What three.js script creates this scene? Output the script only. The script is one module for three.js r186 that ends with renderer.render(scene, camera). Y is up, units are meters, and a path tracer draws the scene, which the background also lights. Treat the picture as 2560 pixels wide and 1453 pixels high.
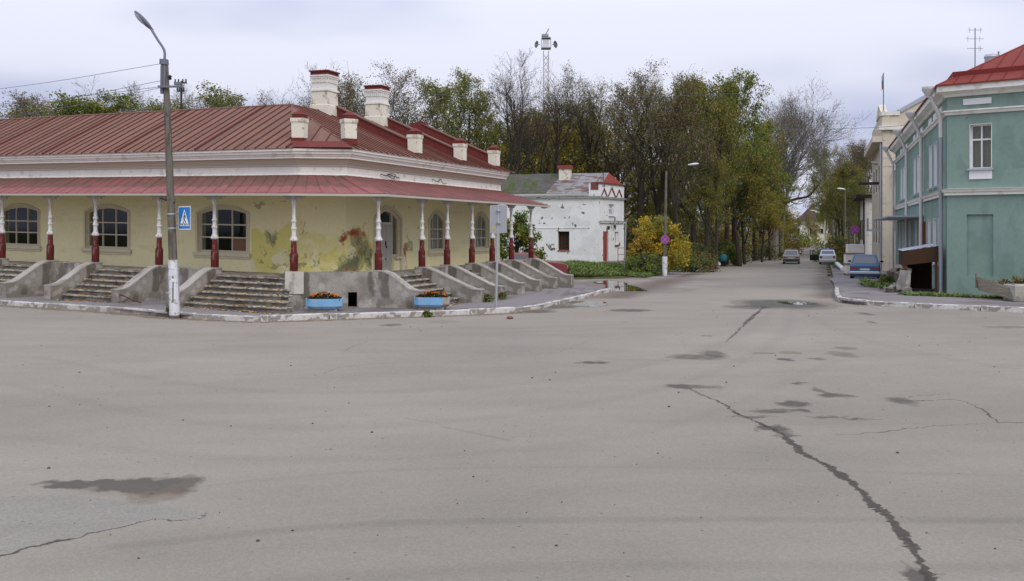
import * as THREE from 'three';
import { mergeGeometries } from 'three/addons/utils/BufferGeometryUtils.js';

// ---------------------------------------------------------------- camera, sky, sun, exposure
const scene = new THREE.Scene();
const F = 2300, CX = 1280, CY = 575, EYE = 2.6;            // focal length and horizon of the photograph, eye height in metres
const camera = new THREE.PerspectiveCamera(2 * Math.atan(878 / F) * 180 / Math.PI, 2560 / 1756, 0.1, 3000);
camera.position.set(0, EYE, 0);
camera.lookAt(0, EYE, -10);
camera.setViewOffset(2560, 1756, 0, 303, 2560, 1453);      // shifted lens: level camera, horizon above the middle
const renderer = new THREE.WebGLRenderer({ antialias: true });
renderer.toneMapping = THREE.LinearToneMapping;
renderer.toneMappingExposure = 0.93;
renderer.shadowMap.enabled = true;

// deterministic random numbers and noise
function rng(seed) { let s = seed >>> 0; return () => { s = (s + 0x6d2b79f5) | 0; let t = Math.imul(s ^ (s >>> 15), 1 | s); t = (t + Math.imul(t ^ (t >>> 7), 61 | t)) ^ t; return ((t ^ (t >>> 14)) >>> 0) / 4294967296; }; }
const clamp = (v, a = 0, b = 1) => Math.min(b, Math.max(a, v));
const smooth = (a, b, v) => { const t = clamp((v - a) / (b - a)); return t * t * (3 - 2 * t); };
const mix = (a, b, t) => a + (b - a) * t;
const V = (x, y, z) => new THREE.Vector3(x, y, z);
function hash(ix, iy, s) { let h = Math.imul(ix, 374761393) ^ Math.imul(iy, 668265263) ^ Math.imul(s, 974634777); h = Math.imul(h ^ (h >>> 13), 1274126177); return ((h ^ (h >>> 16)) >>> 0) / 4294967296; }
function vnoise(x, y, s, per = 0) {
  let x0 = Math.floor(x), y0 = Math.floor(y); const fx = x - x0, fy = y - y0, u = fx * fx * (3 - 2 * fx), v = fy * fy * (3 - 2 * fy);
  let x1 = x0 + 1, y1 = y0 + 1;
  if (per) { x0 = ((x0 % per) + per) % per; x1 = ((x1 % per) + per) % per; y0 = ((y0 % per) + per) % per; y1 = ((y1 % per) + per) % per; }
  const a = hash(x0, y0, s), b = hash(x1, y0, s), c = hash(x0, y1, s), d = hash(x1, y1, s);
  return a + (b - a) * u + (c - a) * v + (a - b - c + d) * u * v;
}
function fbm(x, y, s, oct = 4, per = 0) { let a = 0, w = 0.5, t = 0; for (let i = 0; i < oct; i++) { a += w * vnoise(x, y, s + i * 17, per); t += w; x *= 2; y *= 2; per *= 2; w *= 0.5; } return a / t; }

// overcast sky: an even grey-white layer with soft streaky cloud, a little brighter towards the zenith
{
  const W = 1024, H = 512, data = new Float32Array(W * H * 4);
  for (let j = 0; j < H; j++) {
    const el = (j + 0.5) / H * Math.PI - Math.PI / 2, sy = Math.sin(el);
    for (let i = 0; i < W; i++) {
      const az = (i + 0.5) / W * 2 * Math.PI, k = 1 / (Math.max(sy, 0) + 0.16);
      const cx = Math.cos(az) * Math.cos(el) * k, cz = Math.sin(az) * Math.cos(el) * k;
      const n = fbm(cx * 0.55 + 3.1, cz * 0.95 + 7.7, 11, 5) * 0.7 + fbm(cx * 1.6 + 1.3, cz * 2.6 + 2.2, 23, 4) * 0.3;
      const c = smooth(0.36, 0.62, n), up = 1 + 1.6 * Math.max(sy, 0) ** 1.6;
      const o = (j * W + i) * 4, f = sy > -0.02 ? up : 0.35;
      data[o] = mix(0.49, 0.80, c) * f; data[o + 1] = mix(0.54, 0.825, c) * f; data[o + 2] = mix(0.745, 0.96, c) * f; data[o + 3] = 1;
    }
  }
  const sky = new THREE.DataTexture(data, W, H, THREE.RGBAFormat, THREE.FloatType);
  sky.mapping = THREE.EquirectangularReflectionMapping; sky.magFilter = THREE.LinearFilter; sky.minFilter = THREE.LinearFilter; sky.needsUpdate = true;
  scene.background = sky; scene.environment = sky;
}
const sun = new THREE.DirectionalLight(new THREE.Color(1, 0.94, 0.84), 1.2);
sun.position.set(42, 72, 30); sun.target.position.set(0, 0, -40); scene.add(sun, sun.target);
sun.castShadow = true; sun.shadow.radius = 36; sun.shadow.mapSize.set(2048, 2048);
Object.assign(sun.shadow.camera, { left: -90, right: 90, top: 90, bottom: -90, near: 1, far: 300 });

// ---------------------------------------------------------------- helpers
const P = (px, py, d) => V((px - CX) / F * d, EYE - (py - CY) / F * d, -d);
const G = (px, py, y = -0.12) => { const d = (EYE - y) * F / (py - CY); return [(px - CX) / F * d, d]; };   // a point on level ground: x, distance
const BASE = new WeakMap(), used = new Map();
function numbered(name) { const n = used.get(name) ?? 0; used.set(name, n + 1); return n ? name + '_' + String(n).padStart(3, '0') : name; }
function tag(o, label, category, group, kind) { if (label) o.userData.label = label; if (category) o.userData.category = category; if (group) o.userData.group = group; if (kind) o.userData.kind = kind; return o; }
function thing(name, label, category, base = V(0, 0, 0), group, kind, deform) {
  const o = new THREE.Group(); o.name = numbered(name); o.position.copy(base); scene.add(o);
  BASE.set(o, { base: base.clone(), deform }); return tag(o, label, category, group, kind);
}
const plain = (g) => { if (g.index) g = g.toNonIndexed(); for (const k of Object.keys(g.attributes)) if (!['position', 'normal', 'uv', 'color'].includes(k)) g.deleteAttribute(k); return g; };
function merge(gs) { gs = [gs].flat().map(plain); if (gs.length === 1) return gs[0]; if (gs.some((g) => g.attributes.color)) for (const g of gs) if (!g.attributes.color) g.setAttribute('color', new THREE.BufferAttribute(new Float32Array(g.attributes.position.count * 3).fill(1), 3)); return mergeGeometries(gs); }
function part(parent, name, geos, mat, label) {            // geometries in world coordinates, moved to the thing's base
  const b = BASE.get(parent), g = merge(geos);
  if (b.deform) { const p = g.attributes.position; for (let i = 0; i < p.count; i++) p.setY(i, p.getY(i) + b.deform(p.getX(i), p.getZ(i))); }
  g.translate(-b.base.x, -b.base.y, -b.base.z);
  const m = new THREE.Mesh(g, mat); m.name = name; m.castShadow = m.receiveShadow = true; parent.add(m); BASE.set(m, b); if (label) m.userData.label = label; return m;
}
function single(name, geos, mat, label, category, group, kind) {   // a thing that is one mesh, geometry in world coordinates
  const g = merge(geos); g.computeBoundingBox(); const bb = g.boundingBox, c = V((bb.min.x + bb.max.x) / 2, bb.min.y, (bb.min.z + bb.max.z) / 2);
  g.translate(-c.x, -c.y, -c.z); const m = new THREE.Mesh(g, mat); m.name = numbered(name); m.position.copy(c); m.castShadow = m.receiveShadow = true; scene.add(m);
  BASE.set(m, { base: c }); return tag(m, label, category, group, kind);
}
function copyOf(o, label) { const c = o.clone(); c.name = numbered(o.name.replace(/_\d{3}$/, '')); c.userData = { ...o.userData }; if (label) c.userData.label = label; scene.add(c); return c; }
// geometry makers; uv is in metres
function uvm(g) {
  g = plain(g); const p = g.attributes.position, n = p.count, uv = new Float32Array(n * 2), a = V(0, 0, 0), b = V(0, 0, 0), c = V(0, 0, 0), q = V(0, 0, 0);
  for (let i = 0; i < n; i += 3) {
    a.fromBufferAttribute(p, i); b.fromBufferAttribute(p, i + 1); c.fromBufferAttribute(p, i + 2);
    q.copy(b).sub(a).cross(c.clone().sub(a)); const x = Math.abs(q.x), y = Math.abs(q.y), z = Math.abs(q.z);
    for (let k = 0; k < 3; k++) { const v = [a, b, c][k], o = (i + k) * 2; if (y >= x && y >= z) { uv[o] = v.x; uv[o + 1] = v.z; } else if (x >= z) { uv[o] = v.z; uv[o + 1] = v.y; } else { uv[o] = v.x; uv[o + 1] = v.y; } }
  }
  g.setAttribute('uv', new THREE.BufferAttribute(uv, 2)); return g;
}
function tris(list) { const g = new THREE.BufferGeometry(); g.setAttribute('position', new THREE.BufferAttribute(new Float32Array(list.flatMap((v) => [v.x, v.y, v.z])), 3)); g.computeVertexNormals(); return uvm(g); }
const quad = (a, b, c, d) => tris([a, b, c, a, c, d]);
function box(x0, x1, y0, y1, z0, z1) { const g = new THREE.BoxGeometry(Math.abs(x1 - x0), Math.abs(y1 - y0), Math.abs(z1 - z0)); g.translate((x0 + x1) / 2, (y0 + y1) / 2, (z0 + z1) / 2); return uvm(g); }
function cbox(x0, x1, y0, y1, z0, z1, r = 0.012) {          // box with chamfered upright and top edges
  const sh = new THREE.Shape(); const a = x0 + r, b = x1 - r, c = z0 + r, d = z1 - r; sh.moveTo(a, c); sh.lineTo(b, c); sh.lineTo(b, d); sh.lineTo(a, d); sh.closePath();
  const g = new THREE.ExtrudeGeometry(sh, { depth: y1 - y0 - 2 * r, bevelEnabled: true, bevelSize: r, bevelThickness: r, bevelSegments: 1, curveSegments: 1 });
  g.rotateX(-Math.PI / 2); g.scale(1, 1, -1); flip(g); g.translate(0, y0 + r, 0); g.computeVertexNormals(); return uvm(g);
}
function flip(g) { if (g.index) { const a = g.index.array; for (let i = 0; i < a.length; i += 3) { const t = a[i]; a[i] = a[i + 2]; a[i + 2] = t; } } else for (const k of Object.keys(g.attributes)) { const at = g.attributes[k], s = at.itemSize, a = at.array; for (let i = 0; i < at.count; i += 3) for (let j = 0; j < s; j++) { const t = a[i * s + j]; a[i * s + j] = a[(i + 2) * s + j]; a[(i + 2) * s + j] = t; } } return g; }
function extr(shape, z0, z1, seg = 8) { const g = new THREE.ExtrudeGeometry(shape, { depth: z1 - z0, bevelEnabled: false, curveSegments: seg }); g.translate(0, 0, z0); return uvm(g); }
function poly2(pts) { const s = new THREE.Shape(); pts.forEach(([x, y], i) => (i ? s.lineTo(x, y) : s.moveTo(x, y))); s.closePath(); return s; }
function bar(p, q, r0, r1 = r0, n = 6) { const d = q.clone().sub(p), l = d.length(), g = new THREE.CylinderGeometry(r1, r0, l, n); g.translate(0, l / 2, 0); g.applyQuaternion(new THREE.Quaternion().setFromUnitVectors(V(0, 1, 0), d.normalize())); g.translate(p.x, p.y, p.z); return plain(g); }
function tube(pts, r, n = 5, seg) { return plain(new THREE.TubeGeometry(new THREE.CatmullRomCurve3(pts), seg ?? pts.length * 3, r, n)); }
function lathe(pts, n = 14) { const g = new THREE.LatheGeometry(pts.map(([r, y]) => new THREE.Vector2(r, y)), n); return plain(g); }
const at = (g, x, y, z) => { g.translate(x, y, z); return g; };
const inM = (M, g) => { [g].flat().forEach((q) => q.applyMatrix4(M)); return g; };
function frame(x, y, z, ax, az) { return new THREE.Matrix4().set(ax, 0, -az, x, 0, 1, 0, y, az, 0, ax, z, 0, 0, 0, 1); }   // local x along (ax, az) in plan, local z to its outer side
// sweep a profile [[outward, y], ...] along a plan path [[x, z], ...]; outward is to the left of travel seen from above (street side)
function sweep(path, prof, caps = true) {
  const n = path.length, dirs = []; for (let i = 0; i < n - 1; i++) { const dx = path[i + 1][0] - path[i][0], dz = path[i + 1][1] - path[i][1], l = Math.hypot(dx, dz); dirs.push([dx / l, dz / l]); }
  const mit = path.map((_, i) => { const a = dirs[Math.max(0, i - 1)], b = dirs[Math.min(n - 2, i)], na = [-a[1], a[0]], nb = [-b[1], b[0]], mx = na[0] + nb[0], mz = na[1] + nb[1], k = 2 / (mx * mx + mz * mz); return [mx * k, mz * k]; });
  const pt = (i, k) => V(path[i][0] + mit[i][0] * prof[k][0], prof[k][1], path[i][1] + mit[i][1] * prof[k][0]), out = [];
  for (let i = 0; i < n - 1; i++) for (let k = 0; k < prof.length - 1; k++) { const a = pt(i, k), b = pt(i + 1, k), c = pt(i + 1, k + 1), d = pt(i, k + 1); out.push(a, b, c, a, c, d); }
  if (caps) for (const i of [0, n - 1]) { const t = THREE.ShapeUtils.triangulateShape(prof.map(([o, y]) => new THREE.Vector2(o, y)), []); for (const f of t) { const v = f.map((k) => pt(i, k)); if (i) v.reverse(); out.push(...v); } }
  return tris(out);
}
// textures
function makeTex(w, h, fn, srgb = true, rep) {
  const d = new Uint8Array(w * h * 4);
  for (let j = 0; j < h; j++) for (let i = 0; i < w; i++) { const c = fn((i + 0.5) / w, (j + 0.5) / h, i, j), o = (j * w + i) * 4; for (let k = 0; k < 3; k++) { let v = clamp(Array.isArray(c) ? c[k] : c); if (srgb) v = v <= 0.0031308 ? v * 12.92 : 1.055 * v ** (1 / 2.4) - 0.055; d[o + k] = v * 255; } d[o + 3] = 255; }
  const t = new THREE.DataTexture(d, w, h); t.wrapS = t.wrapT = THREE.RepeatWrapping; t.magFilter = THREE.LinearFilter; t.minFilter = THREE.LinearMipmapLinearFilter; t.generateMipmaps = true; t.needsUpdate = true;
  if (srgb) t.colorSpace = THREE.SRGBColorSpace; if (rep) t.repeat.set(1 / rep[0], 1 / rep[1]); return t;
}
const lin = (r, g, b) => new THREE.Color().setRGB(r, g, b);
const std = (o) => new THREE.MeshPhysicalMaterial({ side: THREE.DoubleSide, roughness: 0.9, specularIntensity: (o.roughness ?? 0.9) > 0.55 ? 0.25 : 1, ...o });
const mixc = (a, b, t) => [mix(a[0], b[0], t), mix(a[1], b[1], t), mix(a[2], b[2], t)];
const scl = (a, k) => [a[0] * k, a[1] * k, a[2] * k];
const fineBump = makeTex(256, 256, (u, v) => fbm(u * 32, v * 32, 5, 3, 32), false, [0.6, 0.6]);

// colours of plain surfaces (linear base colours)
const M = {};
// yellow plaster, flaking lightly and dirty in patches
M.plaster = std({ bumpMap: fineBump, bumpScale: 0.004, map: makeTex(1024, 512, (u, v) => { const n = fbm(u * 16, v * 8, 31, 5, 8), f = fbm(u * 90, v * 45, 37, 3, 0), s = smooth(0.62, 0.72, fbm(u * 8 + 3, v * 20, 41, 5)); let c = mixc([0.84, 0.755, 0.43], [0.88, 0.80, 0.50], n); c = mixc(c, [0.72, 0.64, 0.38], s * 0.4); return scl(c, 0.95 + 0.1 * f); }, true, [8, 4]) });
M.concrete = std({ bumpMap: fineBump, bumpScale: 0.008, map: makeTex(1024, 1024, (u, v) => { const n = fbm(u * 8, v * 8, 51, 5, 8), st = smooth(0.5, 0.68, fbm(u * 16 + 9, v * 6, 57, 4, 0)), f = fbm(u * 100, v * 100, 61, 2); let c = mixc([0.235, 0.21, 0.175], [0.36, 0.33, 0.285], smooth(0.3, 0.7, n)); c = mixc(c, [0.115, 0.10, 0.078], st * 0.75); const pale = smooth(0.66, 0.74, fbm(u * 11 + 4, v * 11, 67, 4)); c = mixc(c, [0.48, 0.45, 0.41], pale * 0.55); return scl(c, 0.88 + 0.24 * f); }, true, [5, 5]) });
M.concretePale = std({ bumpMap: fineBump, bumpScale: 0.006, map: makeTex(512, 512, (u, v) => { const n = fbm(u * 10, v * 10, 71, 5, 10), f = fbm(u * 80, v * 80, 73, 2), s = smooth(0.58, 0.7, fbm(u * 6, v * 6, 79, 4)); return scl(mixc(mixc([0.33, 0.305, 0.255], [0.43, 0.40, 0.35], n), [0.2, 0.175, 0.14], s * 0.75), 0.88 + 0.24 * f); }, true, [3, 3]) });
M.tread = std({ bumpMap: fineBump, bumpScale: 0.006, map: makeTex(512, 512, (u, v) => { const n = fbm(u * 12, v * 12, 81, 5, 12), f = fbm(u * 90, v * 90, 83, 2), s = smooth(0.42, 0.62, fbm(u * 24, v * 9, 89, 4)); return scl(mixc(mixc([0.36, 0.33, 0.265], [0.47, 0.43, 0.36], n), [0.13, 0.115, 0.085], s * 0.85), 0.85 + 0.3 * f); }, true, [3, 3]) });
M.trim = std({ color: lin(1, 1, 1), bumpMap: fineBump, bumpScale: 0.003, map: makeTex(1024, 256, (u, v) => { const n = fbm(u * 24, v * 6, 91, 5), s = smooth(0.6, 0.74, fbm(u * 30 + 2, v * 8, 97, 5)), f = fbm(u * 120, v * 30, 99, 2); return scl(mixc(mixc([0.72, 0.70, 0.63], [0.81, 0.79, 0.73], n), [0.42, 0.385, 0.34], s * 0.45), 0.95 + 0.1 * f); }, true, [8, 2]) });
M.band = std({ color: lin(0.56, 0.495, 0.40), bumpMap: fineBump, bumpScale: 0.003 });
M.roof = std({ roughness: 0.85, map: makeTex(1024, 512, (u, v) => { const n = fbm(u * 20, v * 10, 101, 5), s = smooth(0.55, 0.7, fbm(u * 14 + 5, v * 26, 103, 5)), f = fbm(u * 150, v * 75, 107, 2); let c = mixc([0.178, 0.092, 0.066], [0.218, 0.118, 0.088], n); c = mixc(c, [0.185, 0.124, 0.09], s * 0.65); return scl(c, 0.9 + 0.2 * f); }, true, [8, 4]) });
M.roofB = M.roof.clone(); M.roofB.color = lin(0.88, 0.9, 0.92); M.roofC = M.roof.clone(); M.roofC.color = lin(1.12, 1.1, 1.08);
M.seam = std({ roughness: 0.8, color: lin(0.13, 0.046, 0.034) });
M.redPaint = std({ roughness: 0.8, map: makeTex(512, 256, (u, v) => { const n = fbm(u * 16, v * 8, 111, 5), s = smooth(0.62, 0.72, fbm(u * 22, v * 11, 113, 4)); return mixc(mixc([0.135, 0.031, 0.027], [0.18, 0.044, 0.037], n), [0.11, 0.045, 0.038], s * 0.6); }, true, [2, 1]) });
M.columnRed = std({ roughness: 0.6, bumpMap: fineBump, bumpScale: 0.003, map: makeTex(256, 256, (u, v) => { const n = fbm(u * 8, v * 8, 115, 5, 8), s = smooth(0.62, 0.67, fbm(u * 14, v * 14, 117, 4, 14)); return mixc(mixc([0.10, 0.017, 0.017], [0.15, 0.028, 0.026], n), [0.2, 0.16, 0.14], s * 0.7); }) });
M.columnWhite = std({ roughness: 0.7, bumpMap: fineBump, bumpScale: 0.003, map: makeTex(256, 256, (u, v) => { const n = fbm(u * 8, v * 8, 118, 5, 8), s = smooth(0.6, 0.66, fbm(u * 12, v * 20, 119, 4)); return mixc(mixc([0.60, 0.58, 0.55], [0.72, 0.70, 0.67], n), [0.33, 0.28, 0.24], s * 0.7); }) });
M.capital = std({ roughness: 0.8, color: lin(0.46, 0.42, 0.36) });
M.wood = std({ color: lin(0.60, 0.54, 0.42), bumpMap: fineBump, bumpScale: 0.003 });
M.surround = std({ color: lin(0.66, 0.585, 0.42), bumpMap: fineBump, bumpScale: 0.003 });
M.doorWood = std({ color: lin(0.44, 0.42, 0.36), roughness: 0.7, bumpMap: fineBump, bumpScale: 0.003 });
M.glass = new THREE.MeshPhysicalMaterial({ color: lin(0.82, 0.88, 0.86), roughness: 0.04, transmission: 1, thickness: 0, ior: 1.4, side: THREE.DoubleSide });
M.cardboard = std({ color: lin(0.22, 0.12, 0.075) });
M.curtain = std({ color: lin(0.42, 0.43, 0.43) });
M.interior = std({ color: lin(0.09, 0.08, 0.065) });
M.iron = std({ color: lin(0.06, 0.05, 0.045), roughness: 0.7, metalness: 0.3 });
M.rust = std({ color: lin(0.10, 0.045, 0.025) });
M.galv = std({ color: lin(0.42, 0.44, 0.47), roughness: 0.5, metalness: 0.5 });
M.signGrey = std({ color: lin(0.33, 0.34, 0.36), roughness: 0.55, metalness: 0.35 });
M.black = std({ color: lin(0.02, 0.02, 0.022), roughness: 0.6 });
M.white = std({ color: lin(0.74, 0.74, 0.74), roughness: 0.7, bumpMap: fineBump, bumpScale: 0.003 });
M.wire = std({ color: lin(0.17, 0.175, 0.21), roughness: 0.8 });
// chimney render: pale plaster fallen off in patches
M.flake = std({ bumpMap: fineBump, bumpScale: 0.01, map: makeTex(512, 512, (u, v) => { const n = 0.55 * fbm(u * 5, v * 5, 121, 6, 5) + 0.45 * fbm(u * 17, v * 17, 125, 4, 17), f = fbm(u * 60, v * 60, 123, 2), e = smooth(0.55, 0.6, n), e2 = smooth(0.62, 0.66, n); return scl(mixc(mixc([0.74, 0.70, 0.58], [0.56, 0.48, 0.37], e * 0.8), [0.36, 0.29, 0.23], e2 * 0.8), 0.9 + 0.2 * f); }, true, [2, 2]) });
// ---------------------------------------------------------------- ground, road, pavements
const leftEdge = (d) => 10.7 + 0.31 * (d - 58), rightEdge = (d) => 12.8 + 0.34 * (d - 36.8);
function gy(x, d) {                                        // road level: rises a little on the left, falls down the street
  const rise = 0.12 * smooth(-7, -13, x), dec = d < 40 ? 0 : d < 95 ? -0.014 * (d - 40) : -0.77 - 0.0027 * (d - 95);
  return -0.12 + rise + dec;
}
function ty(x, d) {                                        // verges and yards beside the street
  return gy(x, d) + 0.62 * smooth(1.8, 8, leftEdge(d) - x) * smooth(51, 60, d) + 0.25 * smooth(3, 9, x - rightEdge(d)) * smooth(60, 80, d);
}
function sheet(xs, ds, yf, uvf, colf) {                     // grid over plan rows; xs may depend on the row
  const pos = [], uv = [], col = [], idx = [];
  ds.forEach((d) => { const row = typeof xs === 'function' ? xs(d) : xs; row.forEach((x) => { pos.push(x, yf(x, d), -d); uv.push(...(uvf ? uvf(x, d) : [x, -d])); if (colf) col.push(...colf(x, d)); }); });
  const nx = (typeof xs === 'function' ? xs(ds[0]) : xs).length;
  for (let j = 0; j < ds.length - 1; j++) for (let i = 0; i < nx - 1; i++) { const a = j * nx + i, b = a + 1, c = a + nx, e = c + 1; idx.push(a, b, e, a, e, c); }
  const g = new THREE.BufferGeometry(); g.setAttribute('position', new THREE.Float32BufferAttribute(pos, 3)); g.setAttribute('uv', new THREE.Float32BufferAttribute(uv, 2)); if (colf) g.setAttribute('color', new THREE.Float32BufferAttribute(col, 3));
  g.setIndex(idx); g.computeVertexNormals(); return plain(g);
}
const steps = (a, b, n) => Array.from({ length: n + 1 }, (_, i) => a + (b - a) * i / n);
function resample(pts, step) { const out = []; for (let i = 0; i < pts.length - 1; i++) { const [a, b] = [pts[i], pts[i + 1]], l = Math.hypot(b[0] - a[0], b[1] - a[1]), n = Math.max(1, Math.round(l / step)); for (let j = 0; j < n; j++) out.push([mix(a[0], b[0], j / n), mix(a[1], b[1], j / n)]); } out.push(pts[pts.length - 1]); return out; }
const kerbLeft = [[-34, 41.4], [-26, 36.7], [-17.7, 31.9], [-14.1, 29.9], [-10.35, 27.75], [-7.45, 27.2], [-5.56, 28.0], [-2.67, 29.0], [-1.35, 29.5], [0.1, 30.3], [1.0, 31.8], [1.76, 33.8], [3.1, 37.2], [4.42, 40.7]];
// asphalt colour: worn grey with coarse patches
function asphalt(x, d) {
  const c1 = fbm(x * 0.16 + 40, d * 0.22 + 9, 201, 4), c2 = fbm(x * 0.9, d * 1.3, 203, 4), w = smooth(10, 26, d) * 0.6;
  return scl(mixc([0.242, 0.218, 0.172], [0.272, 0.238, 0.195], w), 0.80 + 0.3 * c1 + 0.13 * c2);
}
const grain = makeTex(512, 512, (u, v) => 0.82 + 0.36 * (0.6 * vnoise(u * 256, v * 256, 211, 256) + 0.4 * vnoise(u * 128, v * 128, 213, 128)) * 0.5, false, [3, 3]);
const grainBump = makeTex(512, 512, (u, v) => 0.6 * vnoise(u * 200, v * 200, 221, 200) + 0.4 * vnoise(u * 90, v * 90, 223, 90), false, [2, 2]);
// cracks, dirt stains and tyre streaks seen on the road: [list of photo points], width in metres at both ends
const cracks = [
  [[[2420, 1640], [2380, 1540], [2345, 1470], [2300, 1400], [2262, 1345], [2222, 1292], [2168, 1247], [2132, 1207], [2072, 1166], [2003, 1131], [1962, 1091], [1917, 1066], [1847, 1036], [1802, 1006], [1762, 991], [1718, 969]], 0.2, 0.075, 1],
  [[[1912, 766], [1872, 800], [1842, 830], [1812, 858]], 0.2, 0.08, 0.8],
  [[[2235, 1000], [2300, 1003], [2385, 998], [2424, 1008], [2466, 1031], [2497, 1057], [2580, 1055]], 0.06, 0.05, 0.8],
  [[[2090, 1089], [2200, 1080], [2330, 1066], [2480, 1058]], 0.035, 0.05, 0.7], [[[2270, 993], [2385, 983]], 0.05, 0.03, 0.6],
  [[[-20, 1394], [150, 1353], [280, 1321], [390, 1298]], 0.07, 0.035, 0.95], [[[390, 1298], [440, 1304], [495, 1298], [520, 1281]], 0.05, 0.04, 0.5],
  [[[805, 935], [850, 918], [960, 909], [1210, 905]], 0.035, 0.03, 0.4], [[[860, 881], [880, 866], [922, 853]], 0.03, 0.03, 0.35], [[[1500, 897], [1690, 902]], 0.05, 0.05, 0.4],
  [[[600, 850], [640, 838], [700, 826]], 0.03, 0.03, 0.3], [[[1505, 826], [1660, 820], [1790, 815]], 0.05, 0.05, 0.25],
  [[[2530, 922], [2600, 921]], 0.05, 0.05, 0.4], [[[1120, 905], [1400, 880], [1480, 850]], 0.02, 0.02, 0.25],
];
const stains = [  // centre, half width and half height in photo pixels, strength, damp(1) or earth(0)
  [330, 1213, 165, 14, 0.9, 1], [415, 1214, 88, 24, 1, 1], [390, 1240, 80, 18, 0.7, 0], [185, 1209, 110, 8, 0.75, 1], [470, 1208, 45, 14, 0.6, 0], [320, 1225, 190, 20, 0.35, 0],
  [1482, 907, 42, 4, 0.8, 1], [1740, 893, 72, 7, 0.6, 1], [1785, 884, 32, 8, 0.6, 1], [1735, 967, 75, 5, 0.6, 1], [1690, 965, 25, 5, 0.5, 1],
  [1990, 1010, 42, 9, 0.75, 1], [1930, 1028, 65, 5, 0.7, 1], [2000, 1027, 22, 5, 0.7, 1], [2085, 989, 48, 6, 0.7, 1], [2052, 978, 16, 10, 0.6, 1], [1998, 958, 20, 3.5, 0.7, 1],
  [2062, 1043, 32, 5, 0.6, 1], [1925, 1072, 38, 8, 0.85, 1], [1960, 1087, 28, 9, 0.7, 1], [2252, 1003, 32, 10, 0.6, 1], [2105, 886, 34, 7, 0.45, 1], [1965, 899, 16, 3, 0.8, 1], [2040, 897, 22, 3, 0.6, 1], [2115, 871, 30, 4, 0.5, 1], [1905, 883, 30, 3, 0.3, 1], [1975, 882, 32, 3, 0.35, 1], [2160, 1048, 40, 3, 0.45, 1], [1880, 1042, 60, 3, 0.6, 1], [2120, 1046, 24, 3, 0.6, 1],
  [140, 1145, 16, 2.5, 0.5, 0], [2165, 785, 18, 4, 0.6, 1], [2180, 806, 12, 2.5, 0.6, 1], [2520, 818, 60, 3, 0.4, 1], [980, 813, 30, 3, 0.6, 1], [1110, 805, 50, 4, 0.4, 0], [1195, 1084, 80, 4, 0, 0],
  [2318, 1445, 34, 34, 0.9, 1], [2265, 1350, 14, 12, 0.6, 1], [1340, 779, 52, 4, 0.7, 1], [1405, 767, 45, 4, 0.75, 1], [1455, 757, 42, 4, 0.8, 1], [1575, 776, 58, 3.5, 0.7, 1], [1770, 840, 16, 2, 0.5, 1], [1960, 760, 120, 12, 0.75, 1], [1870, 768, 60, 5, 0.6, 1], [2050, 745, 60, 22, 0.4, 0], [1840, 727, 30, 2, 0.5, 1], [1750, 741, 45, 2, 0.35, 1],
];
const streaks = [[[[300, 1366], [900, 1312], [1600, 1300], [2600, 1302]], 0.16, 0.5], [[[700, 1452], [1500, 1415], [2600, 1420]], 0.2, 0.28], [[[1105, 1067], [1190, 1084], [1272, 1101]], 0.07, 0.55], [[[1010, 1046], [1078, 1056]], 0.06, 0.45],
  [[[500, 1216], [900, 1180], [1500, 1168], [2560, 1190]], 0.1, 0.2], [[[100, 900], [700, 980], [1300, 960], [1800, 860], [1960, 700]], 0.3, 0.22], [[[0, 960], [700, 1070], [1400, 1020], [1900, 880], [1975, 720]], 0.3, 0.2], [[[0, 1090], [700, 1150], [1500, 1100], [2100, 900]], 0.25, 0.15], [[[2560, 930], [2200, 860], [2000, 770], [1990, 700]], 0.3, 0.18]];
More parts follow.
